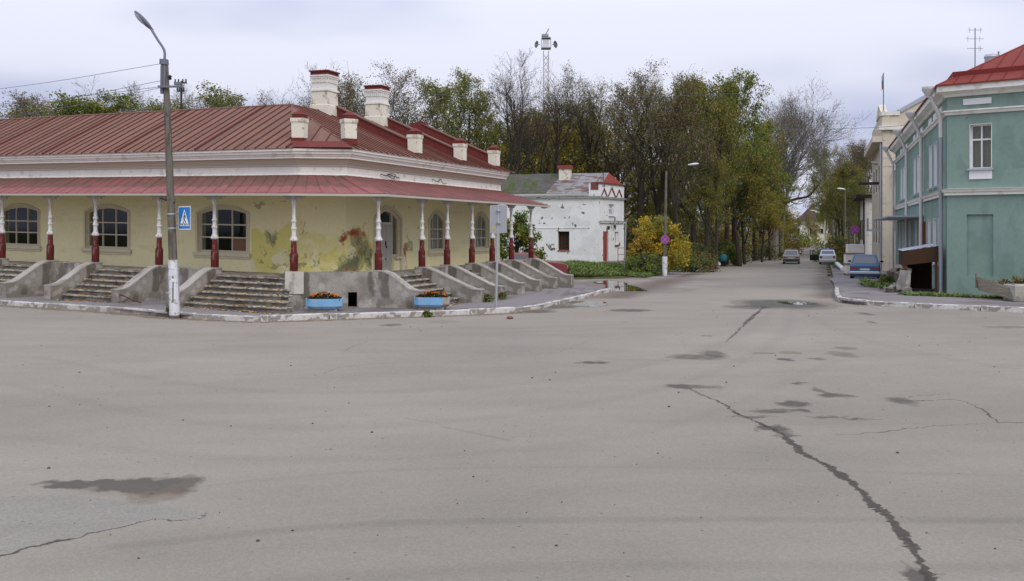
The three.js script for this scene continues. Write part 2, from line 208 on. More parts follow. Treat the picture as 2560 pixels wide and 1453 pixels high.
function roadTexture(x0, x1, d0, d1, w, h) {               // plan texture of one stretch of road: wear, cracks and stains at their places
  const cv = document.createElement('canvas'); cv.width = w; cv.height = h; const c = cv.getContext('2d');
  c.fillStyle = '#000'; c.fillRect(0, 0, w, h); c.globalCompositeOperation = 'lighter';
  const sx = w / (x1 - x0), sd = h / (d1 - d0), X = (x) => (x - x0) * sx, Y = (d) => (d - d0) * sd, r = rng(5);
  for (const [pts, w0, w1, k] of cracks) {
    const q = pts.map(([a, b]) => G(a, b)), fine = []; for (let i = 0; i < q.length - 1; i++) for (let j = 0; j < 12; j++) { const t = j / 12; fine.push([mix(q[i][0], q[i + 1][0], t) + (r() - 0.5) * 0.03, mix(q[i][1], q[i + 1][1], t) + (r() - 0.5) * 0.05]); }
    for (let i = 0; i < fine.length - 1; i++) { const t = i / fine.length; c.strokeStyle = 'rgba(255,0,0,' + k * (0.7 + 0.3 * r()) + ')'; c.lineWidth = Math.max(1.2, mix(w0, w1, t) * (0.3 + 1.0 * vnoise(i * 0.35, 3, 77)) * sx * 0.75); c.beginPath(); c.moveTo(X(fine[i][0]), Y(fine[i][1])); c.lineTo(X(fine[i + 1][0]), Y(fine[i + 1][1])); c.stroke(); }
  }
  for (const [a, b, hw, hh, k, damp] of stains) {
    const [x, d] = G(a, b), [xr] = G(a + hw, b), [, dr] = G(a, b - hh), rx = Math.abs(xr - x), rd = Math.abs(dr - d);
    for (let i = 0; i < 7; i++) { c.fillStyle = damp ? 'rgba(0,255,0,' + k / 6 + ')' : 'rgba(0,0,255,' + k / 6 + ')'; c.beginPath(); c.ellipse(X(x), Y(d), rx * sx * (1.12 - 0.07 * i), rd * sd * (1.15 - 0.08 * i), 0, 0, 7); c.fill(); }
  }
  { const line = resample(kerbLeft.slice(2, 12), 0.35); line.forEach(([x, d], i) => { const k = line[Math.min(i + 1, line.length - 1)], a = line[Math.max(i - 1, 0)], dx = k[0] - a[0], dd = k[1] - a[1], l = Math.hypot(dx, dd) || 1, o = 0.12 + 0.22 * r(); for (let q = 0; q < 4; q++) { c.fillStyle = 'rgba(0,60,255,' + 0.24 + ')'; c.beginPath(); c.ellipse(X(x + dd / l * o), Y(d - dx / l * o), (0.42 - 0.07 * q) * sx, (0.24 - 0.05 * q) * sd, 0, 0, 7); c.fill(); } }); }
  const pc = document.createElement('canvas'); pc.width = w; pc.height = h; const c3 = pc.getContext('2d'); c3.fillStyle = '#000'; c3.fillRect(0, 0, w, h); c3.fillStyle = '#fff'; c3.beginPath(); [[-60, 1242], [150, 1237], [400, 1264], [520, 1284], [495, 1297], [440, 1303], [390, 1298], [150, 1353], [-60, 1408]].forEach((q, i) => { const [x, d] = G(...q); i ? c3.lineTo(X(x), Y(d)) : c3.moveTo(X(x), Y(d)); }); c3.fill(); const pm = c3.getImageData(0, 0, w, h).data;
  const m = c.getImageData(0, 0, w, h).data, cs = document.createElement('canvas'); cs.width = w; cs.height = h; const c2 = cs.getContext('2d'); c2.fillStyle = '#000'; c2.fillRect(0, 0, w, h); c2.lineCap = 'round';
  for (const [pts, wd, k] of streaks) { const q = new THREE.CatmullRomCurve3(pts.map(([a, b]) => { const [x, d] = G(a, b); return V(X(x), Y(d), 0); })).getPoints(60); for (let i = 0; i < 4; i++) { c2.strokeStyle = 'rgba(255,255,255,' + k * 0.28 + ')'; c2.lineWidth = wd * sx * (0.6 + 0.35 * i); c2.beginPath(); q.forEach((p, j) => (j ? c2.lineTo(p.x, p.y) : c2.moveTo(p.x, p.y))); c2.stroke(); } }
  const s = c2.getImageData(0, 0, w, h).data;
  return makeTex(w, h, (u, v, i, j) => {
    const x = x0 + u * (x1 - x0), d = d0 + v * (d1 - d0), n1 = vnoise(x * 7, d * 7, 231) - 0.5, n2 = vnoise(x * 7, d * 7, 233) - 0.5, n3 = vnoise(x * 26, d * 26, 235) - 0.5;
    const kx = clamp(Math.round(i + (n1 * 0.05 + n3 * 0.03) * sx), 0, w - 1), kd = clamp(Math.round(j + (n2 * 0.07 + n3 * 0.03) * sd), 0, h - 1), ok = (kd * w + kx) * 4, ii = clamp(Math.round(i + (n1 * 0.16 + n3 * 0.05) * sx), 0, w - 1), jj = clamp(Math.round(j + (n2 * 0.22 + n3 * 0.06) * sd), 0, h - 1), o = (jj * w + ii) * 4, o2 = (j * w + i) * 4;
    let col = asphalt(x, d); const fine = 0.8 * vnoise(x * 95, d * 95, 241) + 0.2 * vnoise(x * 40, d * 40, 243);
    const lane = fbm(x * 0.5 + d * 0.06, d * 2.2 - x * 0.35, 251, 4); col = scl(col, 0.94 + 0.12 * lane);
    col = scl(col, 1 - 0.26 * s[o2] / 255 * (0.6 + 0.8 * fbm(x * 3, d * 3, 261, 3)));
    if (pm[ok]) { const g2 = vnoise(x * 60, d * 60, 265); col = scl([col[0] * 0.97, col[1] * 0.99, col[2] * 1.04], 0.96 + 0.2 * (g2 - 0.5)); } const st = m[o + 1] / 255, ea = m[o + 2] / 255, cr = m[ok] / 255;
    col = mixc(col, [0.075, 0.068, 0.057], smooth(0.12, 0.95, st * (0.75 + 0.5 * fbm(x * 6, d * 6, 263, 3))) * 0.85); col = mixc(col, [0.15, 0.115, 0.085], smooth(0.1, 0.9, ea) * 0.55); col = mixc(col, [0.16, 0.125, 0.088], smooth(0.02, 0.25, st) * (1 - smooth(0.25, 0.7, st)) * 0.5); col = mixc(col, [0.055, 0.046, 0.036], clamp(cr * 1.3) * 0.88);
    const sp = hash(Math.floor(x * 38), Math.floor(d * 38), 271); if (sp > 0.9994) col = scl(col, 0.6);
    return scl(col, 0.84 + 0.32 * fine);
  });
}
const road = thing('road', null, null, V(0, 0, 0), null, 'structure');
function roadMat(t) { t.wrapS = t.wrapT = THREE.ClampToEdgeWrapping; return std({ map: t, roughness: 0.88, bumpMap: grainBump, bumpScale: 0.006 }); }
function plot(name, x0, x1, d0, d1, w, h, nx, nd) {
  const g = sheet(steps(x0, x1, nx), steps(d0, d1, nd), gy, (x, d) => [(x - x0) / (x1 - x0), (d - d0) / (d1 - d0)]); const mt = roadMat(roadTexture(x0, x1, d0, d1, w, h));
  mt.bumpMap = mt.map; mt.bumpScale = 0.03; return part(road, name, g, mt);
}
plot('near_asphalt', -9.2, 9.2, 5, 15, 2048, 1280, 8, 4);
plot('crossing_asphalt', -22, 20.5, 15, 36, 2048, 1280, 40, 12);
M.asphaltTile = std({ vertexColors: true, map: grain, roughness: 0.9, bumpMap: grainBump, bumpScale: 0.006 });
M.asphaltTile.map.colorSpace = THREE.NoColorSpace;
const acol = (x, d) => scl(asphalt(x, d), 1.09);
{ // the rest of the square, and the street running away
  const gs = [sheet(steps(-70, -9.2, 30), steps(5, 15, 6), gy, null, acol), sheet(steps(9.2, 70, 30), steps(5, 15, 6), gy, null, acol), sheet(steps(-70, -22, 24), steps(15, 36, 12), gy, null, acol), sheet(steps(20.5, 70, 24), steps(15, 36, 12), gy, null, acol), sheet(steps(-70, 70, 40), steps(-40, 5, 15), gy, null, acol)];
  const ds = [...steps(36, 60, 24), ...steps(62, 110, 24), ...steps(116, 320, 30)];
  gs.push(sheet((d) => { const l = d < 54 ? -6 : mix(-6, leftEdge(d) - 3, smooth(54, 57, d)), w = d > 118 ? 1.2 * smooth(118, 150, d) : 0; return steps(l + w, rightEdge(d) - w + (d < 58 ? 0.3 : 0.2 * Math.sin(d)), 34); }, ds, gy, null, (x, d) => {
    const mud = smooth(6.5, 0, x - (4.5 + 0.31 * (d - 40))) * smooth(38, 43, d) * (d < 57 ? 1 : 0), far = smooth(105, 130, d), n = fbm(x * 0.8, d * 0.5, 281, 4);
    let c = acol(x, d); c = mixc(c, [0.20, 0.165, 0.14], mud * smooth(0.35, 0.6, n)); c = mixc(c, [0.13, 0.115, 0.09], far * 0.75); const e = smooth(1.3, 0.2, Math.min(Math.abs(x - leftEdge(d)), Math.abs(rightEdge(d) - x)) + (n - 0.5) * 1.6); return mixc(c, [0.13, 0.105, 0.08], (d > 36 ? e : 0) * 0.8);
  }));
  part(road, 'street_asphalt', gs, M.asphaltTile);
}
// terrain to the horizon: rough grass and bare earth
const earthTex = makeTex(1024, 1024, (u, v) => { const n = fbm(u * 10, v * 10, 301, 6, 10), m = fbm(u * 40, v * 40, 307, 4, 40), f = vnoise(u * 256, v * 256, 311, 256); let c = mixc([0.062, 0.078, 0.022], [0.105, 0.095, 0.04], smooth(0.35, 0.65, n)); c = mixc(c, [0.17, 0.12, 0.05], smooth(0.62, 0.75, m) * 0.7); return scl(c, 0.65 + 0.7 * f); }, true, [9, 9]);
M.earth = std({ map: earthTex, bumpMap: grainBump, bumpScale: 0.03 });
single('ground', [sheet([...steps(-900, -60, 12), ...steps(-54, 80, 60), ...steps(100, 900, 12)], [...steps(-200, 20, 6), ...steps(24, 130, 60), ...steps(140, 320, 18), ...steps(400, 1800, 8)], (x, d) => Math.min(ty(x, Math.min(d, 330)), 0.5) - 0.1)], M.earth, null, null, null, 'structure');
// pavements
M.paving = std({ vertexColors: true, map: grain, roughness: 0.92, bumpMap: grainBump, bumpScale: 0.006 });
const pcol = (x, d) => { const n = fbm(x * 0.6 + 7, d * 0.6, 321, 4), s = smooth(0.56, 0.68, fbm(x * 1.4, d * 1.4 + 5, 323, 4)); return mixc(scl([0.24, 0.215, 0.205], 0.82 + 0.4 * n), [0.12, 0.1, 0.085], s * 0.7); };
function polySheet(pts, y, cell = 0.7, inside) {            // pavement polygon cut into a grid so that colour can vary; rows across between two border lines
  const [A, B] = pts, n = A.length, pos = [], col = [], uv = [], idx = [], K = 10;
  for (let i = 0; i < n; i++) for (let k = 0; k <= K; k++) { const t = k / K, x = mix(A[i][0], B[i][0], t), d = mix(A[i][1], B[i][1], t); pos.push(x, y(x, d), -d); uv.push(x, -d); col.push(...pcol(x, d)); }
  for (let i = 0; i < n - 1; i++) for (let k = 0; k < K; k++) { const a = i * (K + 1) + k; idx.push(a, a + K + 1, a + K + 2, a, a + K + 2, a + 1); }
  const g = new THREE.BufferGeometry(); g.setAttribute('position', new THREE.Float32BufferAttribute(pos, 3)); g.setAttribute('uv', new THREE.Float32BufferAttribute(uv, 2)); g.setAttribute('color', new THREE.Float32BufferAttribute(col, 3)); g.setIndex(idx); g.computeVertexNormals(); return plain(g);
}
const pavY = (x, d) => gy(x, d) + 0.12 - 0.004;
{
  const A = resample(kerbLeft, 0.8), n = A.length, back = [[-40, 52], [-20, 45], [-10, 42], [-6, 42], [-3, 44], [0, 47], [2.2, 46.8], [3.6, 46.4]];
  const B = A.map((_, i) => { const t = i / (n - 1) * (back.length - 1), k = Math.min(back.length - 2, Math.floor(t)); return [mix(back[k][0], back[k + 1][0], t - k), mix(back[k][1], back[k + 1][1], t - k)]; });
  single('pavement', polySheet([A, B], (x, d) => pavY(x, d) - 0.10 * smooth(40.5, 44, d) * smooth(0.5, 3, x)), M.paving, null, null, null, 'structure');
}
const kerbRight = [[18.3, 53.0], [16.6, 47.5], [14.6, 41.6], [13.2, 37.6], [12.45, 35.4], [12.25, 34.2], [12.5, 33.4], [13.4, 32.6], [15.2, 31.2], [16.9, 30.0], [19, 28.6], [26, 24]];
{
  const A = resample(kerbRight, 0.9), B = A.map(([x, d], i) => { const t = i / (A.length - 1); return [x + mix(6, 8, t), d + mix(0.5, 9, smooth(0, 0.6, t))]; });
  single('pavement', polySheet([A, B], (x, d) => gy(x, Math.min(d, 40)) + 0.116 - (d > 40 ? 0.014 * (d - 40) : 0)), M.paving, null, null, null, 'structure');
  // strip in front of the long green facade, where the blue car stands
  single('pavement', sheet((d) => steps(rightEdge(d) + 0.25, rightEdge(d) + 9, 8), steps(52.5, 90, 24), (x, d) => gy(x, d) + 0.02, null, (x, d) => scl(pcol(x, d), 0.95)), M.paving, null, null, null, 'structure');
  // pavement along the left of the street by the trees
  single('pavement', sheet((d) => steps(leftEdge(d) - 2.3 - 0.3 * Math.sin(d * 0.9), leftEdge(d) - 0.25 + 0.15 * Math.sin(d * 2.1), 6), steps(58.5, 112, 40), (x, d) => gy(x, d) + 0.012, null, (x, d) => scl(pcol(x, d), 1.12)), M.paving, null, null, null, 'structure');
}
// kerbs: whitewashed concrete stones, each its own piece
M.kerb = std({ bumpMap: fineBump, bumpScale: 0.012, map: makeTex(512, 512, (u, v) => { const n = fbm(u * 9, v * 9, 331, 5, 9), w = smooth(0.47, 0.56, fbm(u * 14 + 3, v * 14, 333, 5)), f = fbm(u * 70, v * 70, 337, 2); return scl(mixc(mixc([0.62, 0.60, 0.56], [0.50, 0.47, 0.43], n), [0.24, 0.215, 0.18], w * 0.85), 0.85 + 0.3 * f); }, true, [3, 3]) });
M.kerbDark = std({ bumpMap: fineBump, bumpScale: 0.012, map: makeTex(512, 512, (u, v) => { const n = fbm(u * 9, v * 9, 341, 5, 9), w = smooth(0.55, 0.62, fbm(u * 14 + 3, v * 14, 343, 5)), f = fbm(u * 70, v * 70, 347, 2); return scl(mixc(mixc([0.27, 0.245, 0.21], [0.36, 0.33, 0.29], n), [0.60, 0.57, 0.52], w * 0.8), 0.85 + 0.3 * f); }, true, [3, 3]) });
function kerbRun(pts, lens, mats, seed, top = 0.14) {
  const grp = thing('kerb', null, null, V(pts[0][0], 0, -pts[0][1]), null, 'structure'), r = rng(seed), line = resample(pts, 0.2); let acc = 0, start = 0, want = lens(0), k = 0;
  for (let i = 1; i < line.length; i++) {
    acc += Math.hypot(line[i][0] - line[i - 1][0], line[i][1] - line[i - 1][1]);
    if (acc >= want || i === line.length - 1) {
      const a = line[start], b = line[i], dx = b[0] - a[0], dz = -(b[1] - a[1]), l = Math.hypot(dx, dz), ux = dx / l, uz = dz / l, gap = 0.014, w = 0.17, lift = (r() - 0.5) * 0.025, sk = (r() - 0.5) * 0.03;
      const g = cbox(gap, l - gap, -0.05, 0.12 + top - 0.105 + lift, -w, 0.01 + sk, 0.022), yb = gy((a[0] + b[0]) / 2, (a[1] + b[1]) / 2);
      const MM = frame(a[0], yb, -a[1], ux, uz); const slope = gy(b[0], b[1]) - gy(a[0], a[1]); g.applyMatrix4(MM.multiply(new THREE.Matrix4().set(1, 0, 0, 0, slope / l, 1, 0, -slope / 2, 0, 0, 1, 0, 0, 0, 0, 1)));
      part(grp, 'kerb_stone', g, mats[Math.floor(r() * mats.length)]); start = i; acc = 0; k++; want = lens(k);
    }
  }
}
kerbRun(kerbLeft.slice(0, 6), (k) => 2.6 + (k % 3) * 0.4, [M.kerbDark, M.kerb, M.kerbDark], 3);
kerbRun(kerbLeft.slice(5, 10), (k) => [2.0, 3.0, 1.35, 1.45][k % 4], [M.kerb], 4, 0.16);
kerbRun(kerbLeft.slice(9), (k) => 1.5 + (k % 2) * 0.7, [M.kerb, M.kerbDark], 6, 0.13);
kerbRun(kerbRight.slice(2), (k) => [1.7, 1.5, 1.9, 1.6][k % 4], [M.kerb], 7, 0.16);
// puddles: still water in shallow hollows
M.water = new THREE.MeshPhysicalMaterial({ color: lin(0.045, 0.04, 0.033), roughness: 0.02, ior: 1.6, specularIntensity: 1, side: THREE.DoubleSide });
function puddle(px, py, rw, rh, seed, dy = 0.006) {
  const r = rng(seed), [cx, cd] = G(px, py, gy(...G(px, py))), pts = [], [xr] = G(px + rw, py), [, dr] = G(px, py - rh), rx = Math.abs(xr - G(px, py)[0]), rd = Math.abs(dr - G(px, py)[1]), n = 40;
  for (let i = 0; i < n; i++) { const a = i / n * Math.PI * 2, k = 0.62 + 0.62 * vnoise(Math.cos(a) * 1.6 + seed, Math.sin(a) * 1.6, seed); pts.push([Math.cos(a) * rx * k, Math.sin(a) * rd * k]); }
  const g = new THREE.ShapeGeometry(poly2(pts)); g.rotateX(-Math.PI / 2); g.translate(cx, 0, -cd); const p = g.attributes.position; for (let i = 0; i < p.count; i++) p.setY(i, gy(cx, Math.min(cd, 40)) - (cd > 40 ? 0.014 * (cd - 40) : 0) + dy); g.computeVertexNormals();
  single('puddle', uvm(g), M.water, null, null, null, 'structure');
}
puddle(1562, 722, 45, 20, 3, 0.03); puddle(1478, 761, 48, 7, 8); puddle(1992, 758, 44, 4, 5); puddle(1510, 706, 28, 4, 12, 0.05); puddle(1545, 708, 22, 4, 15, 0.05);
// ---------------------------------------------------------------- the corner building with its veranda
const L = [-0.905, -0.425], N_L = [-0.425, 0.905], R = [0.378, -0.926], N_R = [0.926, 0.378];   // plan directions (x, z) of the two wings and their street sides
const C1 = [-7.23, -30.5], C2 = [-4.51, -31.08];            // veranda columns at the cut-off corner
const W1 = [-7.59, -32.88], W2 = [-5.936, -32.88];          // wall corners
const go = (p, d, t, n = [0, 0], s = 0) => [p[0] + d[0] * t + n[0] * s, p[1] + d[1] * t + n[1] * s];
const climb = (x, z) => 0.0164 * Math.max(0, (x - C1[0]) * L[0] + (z - C1[1]) * L[1]);      // the left wing follows the rising street
const shop = thing('corner_building', 'long yellow plastered corner building with red metal roof, wide stairs and columned veranda', 'building', V(C1[0], 0, C1[1]), null, null, climb);
const FL = frame(W1[0], 0, W1[1], -L[0], -L[1]), FC = frame(W1[0], 0, W1[1], 1, 0), FR = frame(W2[0], 0, W2[1], R[0], R[1]);
const LEN_L = 27, LEN_R = 14.1, FLOOR = 1.0, WALL_TOP = 4.75;
// faded flower mural on the corner walls: unrolled 0..8 m, 1.0..3.7 m high
M.mural = std({ bumpMap: fineBump, bumpScale: 0.004, map: makeTex(1536, 512, (u, v) => {
  const wx = fbm(u * 16, v * 6, 391, 4) - 0.5, wy = fbm(u * 16, v * 6, 393, 4) - 0.5, x = u * 8 + wx * 0.9, y = v * 2.8 + wy * 0.7, w = (k, s) => fbm(x * k, y * k, s, 5), n = w(2.2, 401), f = fbm(x * 40, y * 40, 403, 2);
  let c = mixc([0.83, 0.745, 0.42], [0.87, 0.79, 0.49], n);
  const low = smooth(1.75, 1.35, y + (w(1.1, 405) - 0.5) * 0.9) * smooth(0.3, 0.62, w(1.4, 407) + 0.1);
  c = mixc(c, [0.71, 0.62, 0.16], low * 0.8 * (x < 5.6 ? 1 : 0.2)); c = mixc(c, [0.78, 0.73, 0.5], smooth(0.56, 0.66, w(1.5, 409)) * low * 0.8);
  const blob = (cx, cy, rx, ry) => Math.exp(-(((x - cx) / rx) ** 2 + ((y - cy) / ry) ** 2)), dab = w(8, 411), dab2 = w(10, 413), dab3 = w(15, 415);
  const leaf = blob(4.2, 0.42, 0.85, 0.42) + blob(3.9, 0.2, 0.8, 0.25) + blob(5.0, 0.85, 0.45, 0.42) + blob(5.45, 0.5, 0.2, 0.5) * 1.1 + blob(0.85, 1.35, 0.34, 0.24) * 1.3 + blob(1.2, 0.35, 0.5, 0.2) * 0.6 + blob(2.2, 0.3, 0.5, 0.25) * 0.6 + blob(1.7, 0.75, 0.6, 0.4) * 0.45 + blob(2.9, 0.6, 0.4, 0.35) * 0.5 + blob(7.3, 0.95, 0.25, 0.3) * 0.9 + blob(4.6, 1.15, 0.5, 0.25) * 0.8;
  c = mixc(c, mixc([0.19, 0.20, 0.105], [0.34, 0.335, 0.19], dab3), smooth(0.42, 0.66, leaf * 0.36 + dab * 0.58) * 0.8);
  c = mixc(c, [0.08, 0.10, 0.06], smooth(0.56, 0.78, leaf * 0.36 + dab2 * 0.5) * 0.6);
  const red = blob(3.75, 1.22, 0.22, 0.26) * 1.5 + blob(4.45, 1.35, 0.5, 0.22) * 1.15 + blob(5.15, 1.42, 0.25, 0.25) * 0.85 + blob(1.05, 1.55, 0.2, 0.2) * 0.6 + blob(2.35, 1.5, 0.3, 0.25) * 0.75 + blob(4.7, 0.75, 0.25, 0.12) * 0.9 + blob(7.05, 0.55, 0.3, 0.45) * 1.15 + blob(4.2, 0.12, 0.7, 0.08) * 0.7 + blob(4.35, 1.55, 0.45, 0.18) * 0.7;
  c = mixc(c, mixc([0.36, 0.11, 0.055], [0.46, 0.27, 0.19], smooth(0.4, 0.7, dab)), smooth(0.44, 0.7, red * 0.44 + dab2 * 0.52) * 0.88);
  c = mixc(c, [0.33, 0.06, 0.028], smooth(0.74, 0.92, red * 0.5 + dab3 * 0.45) * 0.8);
  c = mixc(c, [0.10, 0.085, 0.06], smooth(0.74, 0.8, w(4, 417)) * 0.5);
  return scl(c, 0.93 + 0.14 * f);
}) });
M.mural.map.wrapS = M.mural.map.wrapT = THREE.ClampToEdgeWrapping;
const archShape = (x0, x1, yb, ys, yc) => { const s = new THREE.Path(), m = (x0 + x1) / 2; s.moveTo(x0, yb); s.lineTo(x1, yb); s.lineTo(x1, ys); s.quadraticCurveTo(m, 2 * yc - ys, x0, ys); s.lineTo(x0, yb); return s; };
function wallShape(x0, x1, y0, y1, holes) { const s = poly2([[x0, y0], [x1, y0], [x1, y1], [x0, y1]]); s.holes.push(...holes.map((h) => archShape(...h))); return s; }
const muralUV = (g, off) => { const p = g.attributes.position, uv = g.attributes.uv; for (let i = 0; i < p.count; i++) uv.setXY(i, (p.getX(i) + off) / 8, (p.getY(i) - FLOOR) / 2.8); return g; };
const winL = [[-3.585], [-9.6], [-14.79]].map(([c]) => [c - 1.18, c + 1.18, 1.68, 3.14, 3.36]);
part(shop, 'wall', inM(FL, extr(wallShape(-LEN_L, -2.2, -0.3, WALL_TOP, winL), -0.38, 0)), M.plaster, 'yellow plaster wall of the left wing');
part(shop, 'wall', [inM(FL, muralUV(extr(poly2([[-2.2, -0.3], [0, -0.3], [0, WALL_TOP], [-2.2, WALL_TOP]]), -0.38, 0), 2.2)), inM(FC, muralUV(extr(poly2([[0, -0.3], [1.654, -0.3], [1.654, WALL_TOP], [0, WALL_TOP]]), -0.38, 0), 2.2)), inM(FR, muralUV(extr(poly2([[0, -0.3], [1.9, -0.3], [1.9, WALL_TOP], [0, WALL_TOP]]), -0.38, 0), 3.85))], M.mural, 'corner wall with a faded flower mural');
const doorHole = [2.05, 3.93, FLOOR, 3.0, 3.38], winR = [[7.25], [11.88]].map(([c]) => [c - 0.78, c + 0.78, 1.72, 2.98, 3.36]);
part(shop, 'wall', inM(FR, muralUV(extr(wallShape(1.9, 4.15, -0.3, WALL_TOP, [doorHole]), -0.38, 0), 3.85)), M.mural);
part(shop, 'wall', inM(FR, muralUV(extr(poly2([[4.15, -0.3], [6.2, -0.3], [6.2, WALL_TOP], [4.15, WALL_TOP]]), -0.38, 0), 2.6)), M.mural);
part(shop, 'wall', inM(FR, extr(wallShape(6.2, LEN_R, -0.3, WALL_TOP, winR), -0.38, 0)), M.plaster, 'pale yellow wall of the right wing');
part(shop, 'end_wall', inM(FR, extr(poly2([[0.385, -0.3], [9, -0.3], [9, 5.4], [5.2, 7.4], [4.6, 7.4], [0.385, 5.4]]), 0.002, 0.38).rotateY(Math.PI / 2).translate(LEN_R - 0.382, 0, 0)), M.plaster);
part(shop, 'back_wall', [inM(FL, box(-LEN_L, -2, 0, 5.4, -7.6, -7.3)), inM(FR, box(4, LEN_R, 0, 5.4, -9.3, -9.0)), inM(FL, box(-LEN_L - 0.3, -LEN_L, 0, 5.4, -7.6, 0))], M.plaster);
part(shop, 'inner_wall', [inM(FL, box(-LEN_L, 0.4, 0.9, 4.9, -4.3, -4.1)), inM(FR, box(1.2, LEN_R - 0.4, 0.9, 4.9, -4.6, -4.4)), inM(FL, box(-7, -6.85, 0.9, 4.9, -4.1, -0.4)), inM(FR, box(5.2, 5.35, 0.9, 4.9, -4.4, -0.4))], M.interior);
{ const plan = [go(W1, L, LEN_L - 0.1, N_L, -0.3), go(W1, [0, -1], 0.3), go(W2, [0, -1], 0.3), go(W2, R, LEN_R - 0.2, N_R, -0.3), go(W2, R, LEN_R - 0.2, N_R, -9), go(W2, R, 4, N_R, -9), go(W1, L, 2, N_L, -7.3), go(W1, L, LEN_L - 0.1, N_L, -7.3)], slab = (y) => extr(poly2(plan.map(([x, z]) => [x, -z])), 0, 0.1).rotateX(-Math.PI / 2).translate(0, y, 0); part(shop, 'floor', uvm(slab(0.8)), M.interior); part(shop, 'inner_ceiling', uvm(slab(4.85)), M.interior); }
const flatPane = (sh) => at(uvm(new THREE.ShapeGeometry(sh)), 0, 0, -0.148);
// arched windows: surround, sill, frame with glazing bars, nine panes each
function band(h, wd, z0, z1) { const [x0, x1, yb, ys, yc] = h, s = new THREE.Shape(), m = (x0 + x1) / 2, o = wd; s.moveTo(x0 - o, yb); s.lineTo(x0 - o, ys + o * 0.4); s.quadraticCurveTo(m, 2 * (yc + o) - (ys + o * 0.4), x1 + o, ys + o * 0.4); s.lineTo(x1 + o, yb); s.lineTo(x1, yb); s.lineTo(x1, ys); s.quadraticCurveTo(m, 2 * yc - ys, x0, ys); s.lineTo(x0, yb); return extr(s, z0, z1, 14); }
const archY = (h, x) => { const [x0, x1, , ys, yc] = h, t = (x - x0) / (x1 - x0); return ys + (yc - ys) * 4 * t * (1 - t); };
function archWindow(MM, h, board, curtain) {
  const [x0, x1, yb, ys, yc] = h, w = x1 - x0, fr = 0.075, bw = 0.05, inner = [x0 + fr, x1 - fr, yb + fr, ys - fr * 0.3, yc - fr];
  const ring = new THREE.Shape(); { const m = (x0 + x1) / 2; ring.moveTo(x0, yb); ring.lineTo(x1, yb); ring.lineTo(x1, ys); ring.quadraticCurveTo(m, 2 * yc - ys, x0, ys); ring.lineTo(x0, yb); ring.holes.push(archShape(...inner)); }
  const xs = [1, 2].map((k) => mix(inner[0], inner[1], k / 3)), ysr = [1, 2].map((k) => mix(inner[2], ys + 0.06, k / 3)), bars = [extr(ring, -0.2, -0.09, 14)];
  for (const x of xs) bars.push(box(x - bw / 2, x + bw / 2, inner[2], archY(inner, x) + 0.01, -0.175, -0.115));
  for (const y of ysr) bars.push(box(inner[0], inner[1], y - bw / 2, y + bw / 2, -0.172, -0.118));
  const win = part(shop, 'window', inM(MM, bars), M.wood);
  part(win, 'surround', inM(MM, [band(h, 0.11, 0.002, 0.035), band(h, 0.045, 0.036, 0.055)]), M.surround);
  part(win, 'sill', inM(MM, [cbox(x0 - 0.2, x1 + 0.2, yb - 0.15, yb - 0.002, -0.085, 0.09, 0.015), box(x0 - 0.17, x1 + 0.17, yb - 0.22, yb - 0.152, 0.002, 0.05)]), M.surround);
  const cx = [inner[0], ...xs, inner[1]], cy = [inner[2], ...ysr];
  for (let i = 0; i < 3; i++) for (let j = 0; j < 3; j++) {
    const a = cx[i] + bw / 2 - (i ? 0 : bw / 2), b = cx[i + 1] - bw / 2 + (i < 2 ? 0 : bw / 2), lo = cy[j] + (j ? bw / 2 : 0); let s;
    if (j < 2) s = poly2([[a, lo], [b, lo], [b, cy[j + 1] - bw / 2], [a, cy[j + 1] - bw / 2]]); else s = poly2([[a, lo], [b, lo], ...steps(b, a, 5).map((x) => [x, archY(inner, x)])]);
    const odd = board && i === board[0] && j === board[1]; part(win, 'pane', inM(MM, at(uvm(new THREE.ShapeGeometry(s)), 0, 0, -0.148)), odd ? M.cardboard : M.glass, odd ? 'brown board in place of a pane' : undefined);
  }
  if (curtain) { const pts = []; for (let k = 0; k <= 44; k++) pts.push([mix(x0 - 0.1, x1 + 0.1, k / 44), -0.33 + 0.035 * Math.sin(k * 1.3) + 0.02 * Math.sin(k * 2.9)]); part(win, 'curtain', inM(MM, sweep(pts, [[0, yb - 0.1], [0, yc + 0.1]], false)), M.curtain); }
}
winL.forEach((h, i) => archWindow(FL, h, i === 0 ? [2, 0] : null, false));
winR.forEach((h) => archWindow(FR, h, null, true));
